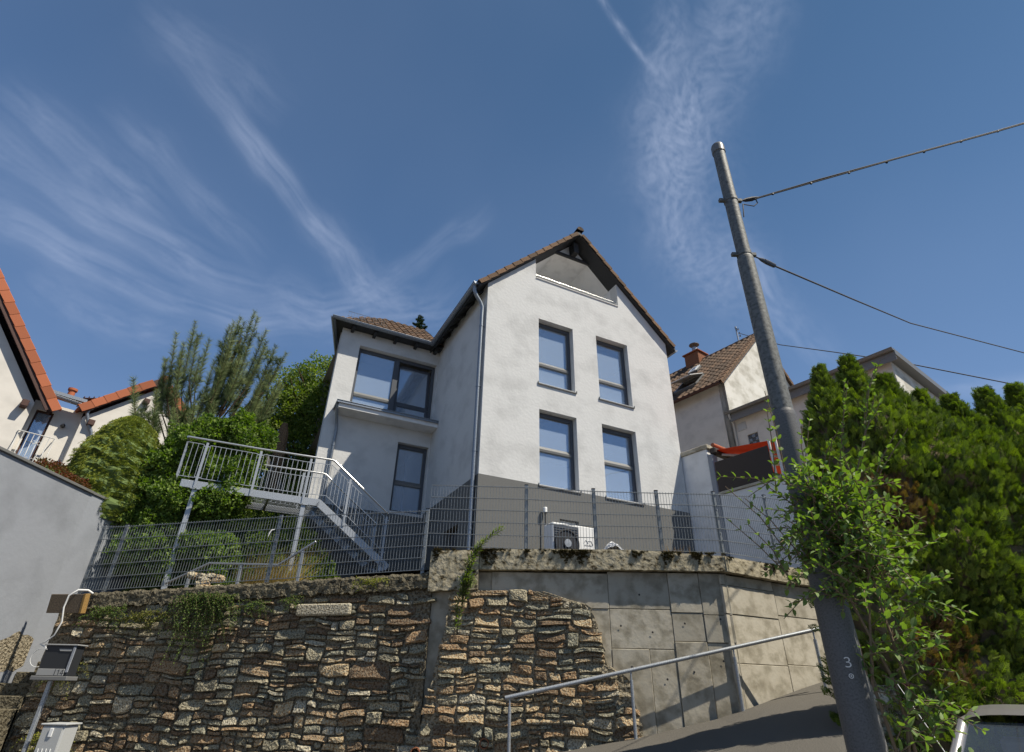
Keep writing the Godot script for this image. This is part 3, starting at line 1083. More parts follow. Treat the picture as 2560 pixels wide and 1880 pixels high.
	for k in 5:
		var x := -2.86 + k * 0.66
		var rb3 := MB.new()
		rb3.cb(V(x, 10.98, wz + 0.003), V(x + 0.09, 11.085, wz + 0.30), 0.006)
		part("rafter_end", rb3, M.anthracite_wood, h)
	var wg := MB.new()
	half_gutter(wg, V(-3.50, gy + 0.0, fz + 0.05), V(-0.40, gy + 0.0, fz + 0.05), 0.07)
	for k in 5:
		wg.bar(V(-3.2 + k * 0.66, gy + 0.02, fz - 0.03), V(-3.2 + k * 0.66, gy + 0.02, fz + 0.125), 0.03, 0.006)
	half_gutter(wg, V(-3.47, gy + 0.0, fz + 0.05), V(-2.25, gy + 0.0, -8.2), 0.07)
	part("gutter", wg, M.zinc, h)
	var wd := MB.new()
	wd.tube([V(-2.88, 8.36, -3.3), V(-2.86, 8.2, -3.40), V(-2.78, 8.0, -3.62), V(-2.74, 7.8, -3.69), V(-2.74, 3.2, -3.69)], [0.04], 10)
	for y in [7.3, 5.95, 4.5]:
		wd.tube([V(-2.74, y, -3.69), V(-2.74, y + 0.03, -3.69)], [0.047], 10)
	part("downpipe", wd, M.zinc, h)

# ---------------------------------------------------------------- ground, terraces, ramp
var fn := FastNoiseLite.new()

func hill_y(x: float, z: float) -> float:
	# ground behind the walls: terrace in front of the house, garden rising on the left, hillside behind
	var back := -10.0 - z
	var y := 2.75 + 0.11 * maxf(0.0, back) + 0.9 * smoothstep(3.0, 7.0, back) + 0.07 * maxf(0.0, back - 8.0)
	if x > -3.4:
		y = lerpf(y, 3.3, smoothstep(-3.4, -2.2, x) * (1.0 - smoothstep(9.0, 16.0, back)))
	return y

func setting() -> void:
	fn.seed = 3
	fn.frequency = 1.0
	fn.fractal_octaves = 4
	var g := MB.new()
	g.quad(V(-300, 0, 300), V(300, 0, 300), V(300, 0, -300), V(-300, 0, -300))
	struct("street", g, M.street)
	# hillside and terraces as one terrain sheet
	var t := MB.new()
	var xs := []
	var x := -60.0
	while x < 60.0:
		xs.append(x)
		x += 0.5 if absf(x) < 12.0 else 3.0
	var zs := []
	var z := -9.35
	while z > -110.0:
		zs.append(z)
		z -= 0.4 if z > -16.0 else 3.0
	for j in zs.size() - 1:
		for i in xs.size() - 1:
			var P := []
			for q in [[i, j], [i + 1, j], [i + 1, j + 1], [i, j + 1]]:
				var px: float = xs[q[0]]
				var pz: float = zs[q[1]]
				var lim := -9.35
				if px > 3.3:
					lim = -9.3 - (px - 3.3) * 0.53
				elif px < -1.2:
					lim = -9.35 - (-1.2 - px) * 0.1466
				pz = minf(pz, lim - (-9.35 - pz) * 0.35) if pz > -16.0 else pz
				P.append(V(px, hill_y(px, pz) + 0.05 * fn.get_noise_2d(px, pz) , pz))
			if P[0].x < -7.4 and P[0].z > -13.4:
				continue
			if P[0].x > 14.0 and P[0].z > -30.0:
				continue
			t.quad(P[0], P[1], P[2], P[3])
	struct("terrain", t, M.earth)
	# asphalt ramp climbing to the right along the wall
	var r := MB.new()
	var inner := [V(-2.5, 0.35, -8.98), V(-0.6, 0.62, -9.02), V(0.5, 0.86, -9.02), V(2.0, 1.115, -9.03), V(2.95, 1.325, -9.02), V(3.45, 1.47, -9.02), V(4.48, 1.72, -9.6), V(5.38, 1.92, -10.08), V(7.0, 2.3, -10.95), V(10.0, 3.0, -12.6)]
	var outer := [V(-2.5, 0.32, -5.0), V(-0.6, 0.58, -4.8), V(0.8, 0.84, -4.7), V(2.0, 1.02, -4.6), V(2.75, 1.18, -4.7), V(3.55, 1.35, -6.4), V(5.1, 1.66, -7.4), V(6.4, 1.9, -8.1), V(8.2, 2.3, -9.1), V(11.2, 3.0, -10.8)]
	for k in inner.size() - 1:
		for q in 6:
			var a: Vector3 = inner[k].lerp(outer[k], q / 6.0)
			var b: Vector3 = inner[k].lerp(outer[k], (q + 1) / 6.0)
			var c: Vector3 = inner[k + 1].lerp(outer[k + 1], (q + 1) / 6.0)
			var d: Vector3 = inner[k + 1].lerp(outer[k + 1], q / 6.0)
			r.quad(b, c, d, a)
	for k in outer.size() - 1:
		r.quad(V(outer[k].x, 0, outer[k].z), V(outer[k + 1].x, 0, outer[k + 1].z), outer[k + 1], outer[k])
	struct("ramp", r, M.asphalt)

# ---------------------------------------------------------------- rubble stones
func stone_poly(poly: PackedVector2Array, proud: float, rough: float) -> ArrayMesh:
	# quarried stone with the given outline round the origin, z out of the wall
	var mb := MB.new()
	var n := poly.size()
	var tilt := Vector2(rr(-0.12, 0.12), rr(-0.42, 0.04))
	var r0 := []
	var r1 := []
	var r2 := []
	for k in n:
		var p := poly[k]
		r0.append(V(p.x, p.y, -0.06))
		r1.append(V(p.x * 0.99, p.y * 0.985, proud * 0.5 + p.dot(tilt) * 0.6 + rr(-1, 1) * rough * 0.5))
		var s := rr(0.70, 0.93)
		r2.append(V(p.x * s, p.y * s, proud + p.dot(tilt) + rr(-1, 1) * rough))
	var cen := V(0, 0, 0)
	for k in n:
		cen += r2[k] / n
	cen += V(rr(-0.3, 0.3) * absf(poly[0].x), 0, rr(-0.7, 0.9) * rough)
	for k in n:
		var j := (k + 1) % n
		mb.quad(r0[k], r0[j], r1[j], r1[k])
		if rng.randf() < 0.5:
			mb.t3(r1[k], r1[j], r2[j]); mb.t3(r1[k], r2[j], r2[k])
		else:
			mb.t3(r1[k], r1[j], r2[k]); mb.t3(r1[j], r2[j], r2[k])
		mb.t3(r2[k], r2[j], cen)
	return mb.mesh()

func stone_mesh(w: float, h: float, proud: float, rough: float) -> ArrayMesh:
	var o := PackedVector2Array()
	for k in 9:
		var a := TAU * (k + 0.5) / 9
		var q := 1.0 / pow(pow(absf(cos(a)), 5.0) + pow(absf(sin(a)), 5.0), 0.2)
		o.push_back(Vector2(cos(a) * q * w * 0.5 * rr(0.86, 1.0), sin(a) * q * h * 0.5 * rr(0.84, 1.0)))
	return stone_poly(o, proud, rough)

func split_stones(out: Array, x: float, y: float, w: float, h: float, big: float) -> void:
	# cut a block of wall into stones, mostly flat ones
	var stop := w < rr(0.2, 0.62) * big and h < rr(0.06, 0.20) * big and w < h * 7.0
	if stop or (w < 0.14 and h < 0.1):
		out.append([x, y, w, h])
		return
	if w > h * rr(1.8, 5.0):
		var f := rr(0.3, 0.7)
		split_stones(out, x, y, w * f, h, big)
		split_stones(out, x + w * f, y, w * (1.0 - f), h, big)
	else:
		var f := rr(0.3, 0.7)
		split_stones(out, x, y, w, h * f, big)
		split_stones(out, x, y + h * f, w, h * (1.0 - f), big)

# lay rubble in the (x, y) plane of the node; inside(x, y) says where the wall is
func lay_rubble(parent: Node3D, x0: float, x1: float, y0: float, y1: float, inside: Callable, palette: Array, base_z: float, proudness: float, big: float) -> void:
	var rects := []
	var y := y0
	while y < y1:
		var ch := rr(0.24, 0.5)
		var x := x0 - rr(0.0, 0.5)
		while x < x1:
			var w := rr(0.45, 1.0)
			split_stones(rects, x, y + rr(-0.0, 0.0), w, ch, big)
			x += w
		y += ch
	var ph := rr(0, 40)
	var warp := func(p: Vector2) -> Vector2:
		return p + Vector2(0.05 * fn.get_noise_2d(p.x * 1.1 + ph, p.y * 1.6), 0.075 * fn.get_noise_2d(p.x * 0.9, p.y * 1.1 + ph) + 0.02 * fn.get_noise_2d(p.x * 3.5, p.y * 3.5 + ph))
	var good := []
	for s in rects:
		var gap := rr(0.004, 0.013)
		var a := Vector2(s[0] + gap, s[1] + gap)
		var b := Vector2(s[0] + s[2] - gap, s[1] + s[3] - gap)
		var w := b.x - a.x
		var h := b.y - a.y
		if w < 0.035 or h < 0.025:
			continue
		var pts := []
		var nx := 2 if w > 0.2 else 1
		var ny := 2 if h > 0.2 else 1
		for k in nx + 1:
			pts.append(Vector2(lerpf(a.x, b.x, k / float(nx + 1)) , a.y))
		for k in ny + 1:
			pts.append(Vector2(b.x, lerpf(a.y, b.y, k / float(ny + 1))))
		for k in nx + 1:
			pts.append(Vector2(lerpf(b.x, a.x, k / float(nx + 1)), b.y))
		for k in ny + 1:
			pts.append(Vector2(a.x, lerpf(b.y, a.y, k / float(ny + 1))))
		var mid := (a + b) * 0.5
		var poly := PackedVector2Array()
		for p in pts:
			var corner: bool = (is_equal_approx(p.x, a.x) or is_equal_approx(p.x, b.x)) and (is_equal_approx(p.y, a.y) or is_equal_approx(p.y, b.y))
			var pull := rr(0.0, 0.30) if corner else rr(-0.02, 0.11)
			var q: Vector2 = p + (mid - p) * pull * Vector2(minf(1.0, h / w * 1.4), minf(1.0, w / h))
			poly.push_back(warp.call(q))
		var cen := Vector2.ZERO
		for p in poly:
			cen += p / poly.size()
		if not inside.call(cen.x, cen.y):
			continue
		var keep := true
		for p in poly:
			if not inside.call(lerpf(cen.x, p.x, 0.85), lerpf(cen.y, p.y, 0.85)):
				keep = false
				break
		if not keep and rng.randf() < 0.85:
			continue
		for k in poly.size():
			poly[k] -= cen
		good.append([w * h, cen, poly, h])
	good.sort_custom(func(p, q): return p[0] > q[0])
	var rest := {}
	for k in good.size():
		var s: Array = good[k]
		var pr := proudness * rr(0.3, 1.15)
		if rng.randf() < 0.10:
			pr = proudness * 1.7
		var sm := stone_poly(s[2], pr, 0.006 + 0.035 * s[3])
		var mk: int = palette[rng.randi() % palette.size()]
		var t := Transform3D(Basis(), V(s[1].x, s[1].y, base_z))
		if k < 290:
			put("stone", sm, M.stones[mk], parent, t)
		else:
			if not rest.has(mk):
				rest[mk] = SurfaceTool.new()
			rest[mk].append_from(sm, 0, t)
	if rest.size() > 0:
		var holder := ArrayMesh.new()
		var mi := MeshInstance3D.new()
		mi.name = "small_stones"
		for mk in rest:
			rest[mk].commit(holder)
		mi.mesh = holder
		var q := 0
		for mk in rest:
			mi.set_surface_override_material(q, M.stones[mk])
			q += 1
		mi.set_meta("kind", "stuff")
		parent.add_child(mi, true)

# rough-faced band along x: tops and bottoms are [x, y] lists; front face at z = zf with noise, going back by depth
func rough_band(mb: MB, tops: Array, bots: Array, zf: float, depth: float, amp: float, step: float, rows: int, scale := 6.0, ragged := 0.0) -> void:
	var at := func(list: Array, x: float) -> float:
		if x <= list[0][0]:
			return list[0][1]
		for k in list.size() - 1:
			if x <= list[k + 1][0]:
				return lerpf(list[k][1], list[k + 1][1], (x - list[k][0]) / (list[k + 1][0] - list[k][0]))
		return list[list.size() - 1][1]
	var x0: float = tops[0][0]
	var x1: float = tops[tops.size() - 1][0]
	var n := int(ceil((x1 - x0) / step))
	var P := func(i: int, j: int) -> Vector3:
		var x := lerpf(x0, x1, i / float(n))
		var yt: float = at.call(tops, x) + ragged * 0.6 * fn.get_noise_2d(x * scale, 7.0)
		var yb: float = at.call(bots, x) + ragged * fn.get_noise_2d(x * scale * 0.8, 31.0)
		var y := lerpf(yb, yt, j / float(rows))
		var edge := 0.0
		if j == rows:
			edge = -amp * 0.9
		return V(x + 0.004 * fn.get_noise_2d(x * 30.0, y * 30.0), y, zf + edge + amp * fn.get_noise_3d(x * scale, y * scale, 3.0))
	for i in n:
		for j in rows:
			mb.quad(P.call(i, j), P.call(i + 1, j), P.call(i + 1, j + 1), P.call(i, j + 1))
		var a: Vector3 = P.call(i, rows)
		var b: Vector3 = P.call(i + 1, rows)
		var a0: Vector3 = P.call(i, 0)
		var b0: Vector3 = P.call(i + 1, 0)
		for q in 3:
			var z0 := -depth * q / 3.0
			var z1 := -depth * (q + 1) / 3.0
			var l0 := 0.3 * amp * fn.get_noise_2d(a.x * scale, z0 * scale) if q > 0 else 0.0
			mb.quad(a + V(0, l0, z0), b + V(0, l0, z0), b + V(0, 0.0, z1), a + V(0, 0.0, z1))
		mb.quad(a0 + V(0, 0, -depth), b0 + V(0, 0, -depth), b0, a0)
	for e in [[0, -1.0], [n, 1.0]]:
		for j in rows:
			var p: Vector3 = P.call(e[0], j)
			var q: Vector3 = P.call(e[0], j + 1)
			mb._fq(p, q, q + V(0, 0, -depth), p + V(0, 0, -depth), V(e[1], 0, 0))

func retaining_walls() -> void:
	# ---- rubble wall on the left, running back towards its left end
	var left := thing("rubble_wall", "long wall of brown and grey rubble stones under the lower mesh fence", "wall", V(-7.52, 0, -10.10), -0.1455)
	var L := 6.40
	var ytop := func(x: float) -> float: return lerpf(2.60, 2.93, clampf(x / L, 0.0, 1.0))
	var core := MB.new()
	rough_band(core, [[0.02, 2.72], [L, 3.0]], [[0.02, 0.0], [L, 0.0]], -0.015, 0.35, 0.035, 0.05, 40, 9.0)
	part("mortar_core", core, M.mortar, left)
	lay_rubble(left, 0.0, L, 0.35, 2.95, func(x, y): return x > 0.0 and x < L and y < ytop.call(x) and y > 0.3, [0, 0, 1, 1, 2, 2, 3, 4, 4, 5, 6, 6, 7], 0.0, 0.042, 1.3)
	# long quoin-like slab lying in the upper courses
	var slab := MB.new()
	slab.cbox(Transform3D(Basis(V(0, 0, 1), 0.02), V(4.72, 2.66, 0.05)), V(0.88, 0.17, 0.12), 0.02)
	part("long_stone", slab, M.stones[7], left)
	for q in [[0.47, 1.66, 2.62, 2.885, 0.0], [1.68, 4.92, 2.69, 2.93, 1.0], [4.94, L + 0.02, 2.92, 3.15, 2.0]]:
		var cp := MB.new()
		var xa: float = q[0]
		var xb: float = q[1]
		var yt := func(x: float) -> float: return 2.882 + 0.052 * x
		rough_band(cp, [[xa, yt.call(xa)], [xb, yt.call(xb)]], [[xa, yt.call(xa) - 0.25], [xb, yt.call(xb) - 0.235]], 0.07, 0.42, 0.03, 0.035, 6, 8.0, 0.05)
		part("coping", cp, M.coping, left)
	# ---- concrete wall with a beam on top, right of the corner
	var cw := thing("concrete_wall", "cast concrete retaining wall with a mossy beam, board-marked panels and a corner", "wall", V(-1.25, 0, -9.1), -0.022)
	var bm := MB.new()
	rough_band(bm, [[0.80, 3.57], [1.86, 3.60], [3.3, 3.608], [4.72, 3.53]], [[0.80, 3.265], [1.86, 3.28], [3.3, 3.30], [4.72, 3.30]], 0.0, 0.55, 0.006, 0.04, 6, 7.0, 0.01)
	part("beam", bm, M.concrete_moss, cw)
	var blk := MB.new()
	rough_band(blk, [[0.02, 3.53], [0.79, 3.57]], [[0.02, 2.93], [0.79, 2.97]], 0.012, 0.55, 0.012, 0.04, 10, 7.0, 0.02)
	part("beam_end", blk, M.concrete_moss, cw)
	var backing := MB.new()
	backing.box(V(-0.05, 0.0, -0.6), V(4.70, 3.25, -0.16))
	part("backing", backing, M.concrete[0], cw)
	var k := 0
	for q in [[1.0, 2.82, 2.74, 3.255], [1.0, 2.82, 0.7, 2.735], [2.825, 3.765, 2.745, 3.285], [2.825, 3.765, 2.195, 2.738], [2.825, 3.38, 0.8, 2.188], [3.385, 3.765, 0.8, 2.188], [3.772, 4.248, 2.705, 3.285], [3.772, 4.248, 2.305, 2.698], [3.772, 4.248, 0.9, 2.298], [4.255, 4.695, 2.68, 3.285], [4.255, 4.695, 2.295, 2.673], [4.255, 4.695, 1.0, 2.288]]:
		var p := MB.new()
		var off := rr(-0.008, 0.008)
		p.cb(V(q[0], q[2], -0.16), V(q[1], q[3], -0.12 + off), 0.006)
		part("concrete_panel", p, M.concrete[[1, 2, 0, 3, 1, 2, 3, 0, 2, 1, 0, 1][k]], cw)
		k += 1
	for q in [[2.98, 2.5], [3.45, 2.42], [4.5, 2.62], [3.1, 1.95], [3.6, 1.8], [4.0, 1.9], [4.45, 2.05], [3.95, 2.55], [4.6, 1.35], [4.15, 1.25], [3.3, 2.95]]:
		var th := MB.new()
		th.lathe([[0.015, 0.001], [0.0, 0.0005]], V(q[0], q[1], -0.1115), V(0, 0, 1), 10)
		part("tie_hole", th, M.black, cw)
	# the part beyond the corner
	var dir := atan2(1.70, 3.05)
	var cb := grp("far_section", cw)
	cb.position = V(4.70, 0, 0)
	cb.rotation.y = dir + 0.022
	var bm2 := MB.new()
	rough_band(bm2, [[-0.02, 3.53], [1.4, 3.53], [5.0, 3.62]], [[-0.02, 3.30], [1.4, 3.275], [5.0, 3.3]], 0.0, 0.55, 0.006, 0.04, 6, 7.0, 0.01)
	part("beam", bm2, M.concrete_moss, cb)
	var bk := MB.new()
	bk.box(V(-0.05, 0, -0.5), V(5.0, 3.27, -0.145))
	part("backing", bk, M.concrete[0], cb)
	k = 0
	for q in [[-0.06, 1.145, 3.12, 3.27], [-0.06, 1.145, 2.70, 3.113], [-0.06, 1.145, 2.03, 2.693], [-0.06, 1.145, 1.1, 2.023], [1.152, 2.4, 2.76, 3.255], [1.152, 2.4, 2.05, 2.753], [1.152, 2.4, 1.2, 2.043], [2.407, 3.7, 2.6, 3.25], [2.407, 3.7, 1.4, 2.593], [3.707, 5.0, 1.4, 3.25]]:
		var p := MB.new()
		p.cb(V(q[0], q[2], -0.16), V(q[1], q[3], -0.12 + rr(-0.008, 0.008)), 0.006)
		part("concrete_panel", p, M.concrete[[3, 2, 3, 2, 1, 3, 2, 1, 2, 1][k]], cb)
		k += 1
	# ---- rubble facing in front of the concrete
	var fac := thing("rubble_facing", "patch of rubble masonry with a stepped right edge against the concrete wall", "wall", V(-1.25, 0, -9.1), -0.022)
	var edge := func(y: float) -> float:
		var pts := [[3.05, 1.0], [2.98, 1.75], [2.77, 2.55], [2.33, 2.70], [1.98, 2.74], [1.81, 3.05], [1.2, 3.2], [0.6, 3.26]]
		for i in pts.size() - 1:
			if y > pts[i + 1][0]:
				return lerpf(pts[i + 1][1], pts[i][1], clampf((y - pts[i + 1][0]) / (pts[i][0] - pts[i + 1][0]), 0.0, 1.0))
		return 3.28
	var ledge := func(y: float) -> float: return lerpf(0.0, 0.42, clampf((y - 0.8) / 2.3, 0.0, 1.0)) + 0.03 * fn.get_noise_2d(y * 4.0, 9.0)
	var fc := MB.new()
	var rows := 46
	for j in rows:
		var ya := 0.3 + (2.96 - 0.3) * j / rows
		var yb := 0.3 + (2.96 - 0.3) * (j + 1) / rows
		var cols := 60
		for i in cols:
			var P := []
			for q in [[i, ya], [i + 1, ya], [i + 1, yb], [i, yb]]:
				var xx := lerpf(ledge.call(q[1]) + 0.02, edge.call(q[1]) - 0.03 + 0.05 * fn.get_noise_2d(q[1] * 9.0, 2.0), q[0] / float(cols))
				P.append(V(xx, q[1], -0.03 + 0.03 * fn.get_noise_3d(xx * 9.0, q[1] * 9.0, 5.0)))
			fc.quad(P[0], P[1], P[2], P[3])
			if i == 0:
				fc.quad(P[0] + V(0, 0, -0.3), P[0], P[3], P[3] + V(0, 0, -0.3))
			if i == cols - 1:
				fc.quad(P[1], P[1] + V(0, 0, -0.3), P[2] + V(0, 0, -0.3), P[2])
			if j == rows - 1:
				fc.quad(P[3], P[2], P[2] + V(0, 0, -0.3), P[3] + V(0, 0, -0.3))
	part("mortar_core", fc, M.mortar_light, fac)
	lay_rubble(fac, 0.0, 3.3, 0.35, 3.0, func(x, y): return x > ledge.call(y) - 0.02 and x < edge.call(y) and y < 2.99 and y > 0.3, [0, 1, 1, 2, 2, 3, 3, 4, 5, 5, 6, 7], -0.02, 0.042, 1.2)
	# clay drain pipes near the foot
	for q in [[0.98, 0.98], [0.05, 0.86]]:
		var pp := thing("drain_pipe", "clay drain pipe end poking out of the rubble facing" if q[0] > 0.5 else "dark drain pipe end low beside the wall corner", "pipe", V(-1.25 + q[0], q[1], -9.1 + 0.03), -0.022)
		var pm := MB.new()
		pm.lathe([[0.05, -0.2], [0.065, -0.2], [0.065, 0.05], [0.05, 0.05], [0.048, -0.2]], Vector3.ZERO, V(0, 0, 1), 16)
		part("pipe_wall", pm, M.brick, pp)
	# ---- tube handrail along the ramp
	var hr := thing("ramp_handrail", "grey steel tube handrail on four posts along the sloping ramp", "handrail")
	var rail := MB.new()
	rail.tube([V(0.0, 1.525, -8.87), V(4.97, 2.568, -9.02)], [0.027], 12)
	part("rail", rail, M.galv, hr)
	for q in [[0.066, 0.5, -8.872], [1.784, 0.95, -8.924], [3.32, 1.3, -8.97], [4.57, 1.62, -9.008]]:
		var ps := MB.new()
		var yr = 1.525 + q[0] * 0.2098
		ps.tube([V(q[0], q[1], q[2]), V(q[0], yr - 0.12, q[2])], [0.024], 10)
		ps.tube([V(q[0], yr - 0.13, q[2]), V(q[0], yr - 0.01, q[2])], [0.013], 8)
		part("post", ps, M.galv, hr)

# ---------------------------------------------------------------- mesh fences
func mesh_panel(mb: MB, a: Vector3, b: Vector3, ya0: float, ya1: float, yb0: float, yb1: float) -> void:
	# a, b: feet in plan; bottom/top heights at both ends. Vertical rods every 5 cm, double horizontal rods every 20 cm
	var l := Vector2(b.x - a.x, b.z - a.z).length()
	var n := int(round(l / 0.05))
	var side := V(b.z - a.z, 0, a.x - b.x).normalized()
	for k in n + 1:
		var t := k / float(n)
		var p := a.lerp(b, t)
		mb.bar(V(p.x, lerpf(ya0, yb0, t), p.z), V(p.x, lerpf(ya1, yb1, t) + 0.02, p.z), 0.0055, 0.0055, side)
	var rows := int(round((ya1 - ya0) / 0.2))
	for k in rows + 1:
		var t := k / float(rows)
		var p := V(a.x, lerpf(ya0, ya1, t), a.z)
		var q := V(b.x, lerpf(yb0, yb1, t), b.z)
		for s in [-0.006, 0.006]:
			mb.bar(p + side * s, q + side * s, 0.008, 0.008)

func fence_post(parent: Node3D, p: Vector3, y0: float, y1: float, turn: float) -> void:
	var n := grp("post", parent)
	var mb := MB.new()
	mb.cbox(Transform3D(Basis(Vector3.UP, turn), V(p.x, (y0 + y1) * 0.5, p.z)), V(0.06, y1 - y0, 0.04), 0.004)
	part("upright", mb, M.fence, n)
	var c := MB.new()
	c.cbox(Transform3D(Basis(Vector3.UP, turn), V(p.x, y1 + 0.006, p.z)), V(0.066, 0.014, 0.046), 0.003)
	part("cap", c, M.black, n)
	var y := y0 + 0.12
	while y < y1 - 0.03:
		var d := MB.new()
		d.lathe([[0.0, 0.012], [0.010, 0.011], [0.013, 0.0]], V(p.x, y, p.z) + Basis(Vector3.UP, turn) * V(0, 0, 0.0205), Basis(Vector3.UP, turn) * V(0, 0, 1), 8)
		part("bolt", d, M.galv, n)
		y += 0.4

func fences() -> void:
	var f := thing("mesh_fence", "upper galvanised mesh fence standing on the mossy concrete beam", "fence")
	var line := [[-1.34, -9.22, 3.64, 4.68], [0.29, -9.19, 3.62, 4.665], [1.435, -9.165, 3.62, 4.615], [2.50, -9.14, 3.63, 4.60], [3.50, -9.20, 3.63, 4.62], [4.68, -9.87, 3.66, 4.80], [6.3, -10.75, 3.7, 4.95]]
	for k in line.size():
		var q: Array = line[k]
		if k > 0:
			var tr := -0.022 if k < 4 else 0.5
			fence_post(f, V(q[0], 0, q[1] - 0.03), 3.42, q[3] + 0.03, tr)
		if k < line.size() - 1:
			var e: Array = line[k + 1]
			var mb := MB.new()
			mesh_panel(mb, V(q[0] + 0.01, 0, q[1] + 0.005), V(e[0] - 0.01, 0, e[1] + 0.005), q[2], q[3] - 0.02, e[2], e[3] - 0.02)
			part("mesh_panel", mb, M.fence, f)
	var g := thing("mesh_fence", "lower galvanised mesh fence standing on the rubble wall in front of the stair", "fence")
	var ln := [[-7.27, -10.06, 2.88, 4.05], [-6.83, -9.99, 2.91, 4.05], [-3.95, -9.57, 3.06, 4.17], [-1.36, -9.19, 3.20, 4.225]]
	for k in ln.size():
		var q: Array = ln[k]
		fence_post(g, V(q[0], 0, q[1] - 0.03), q[2] - 0.1, q[3] + 0.02, -0.1455)
		if k < ln.size() - 1:
			var e: Array = ln[k + 1]
			var mb := MB.new()
			mesh_panel(mb, V(q[0], 0, q[1] + 0.005), V(e[0], 0, e[1] + 0.005), q[2] + 0.06, q[3] - 0.02, e[2] + 0.06, e[3] - 0.02)
			part("mesh_panel", mb, M.fence, g)
	# knotted white ribbon on a post
	var rb := MB.new()
	rb.tube([V(-3.99, 3.93, -9.54), V(-4.03, 3.91, -9.52), V(-4.05, 3.86, -9.51), V(-4.06, 3.80, -9.51)], [0.008, 0.011, 0.01, 0.004], 6)
	tag(solo("ribbon", rb, M.cloth), "small white tie knotted on a lower mesh fence post", "ribbon")

# ---------------------------------------------------------------- steel stair and platform
func rail_run(parent: Node3D, a: Vector3, b: Vector3, gap: float) -> void:
	# baluster field between two posts: a, b = lower rail ends; height 0.76
	var mb := MB.new()
	var up := V(0, 0.76, 0)
	mb.bar(a, b, 0.012, 0.012)
	mb.bar(a + up, b + up, 0.012, 0.012)
	var n := int(round((b - a).length() / gap))
	for k in n + 1:
		var p := a.lerp(b, k / float(n))
		mb.bar(p, p + up, 0.010, 0.010, V(0, 0, 1))
	part("baluster_field", mb, M.galv, parent)

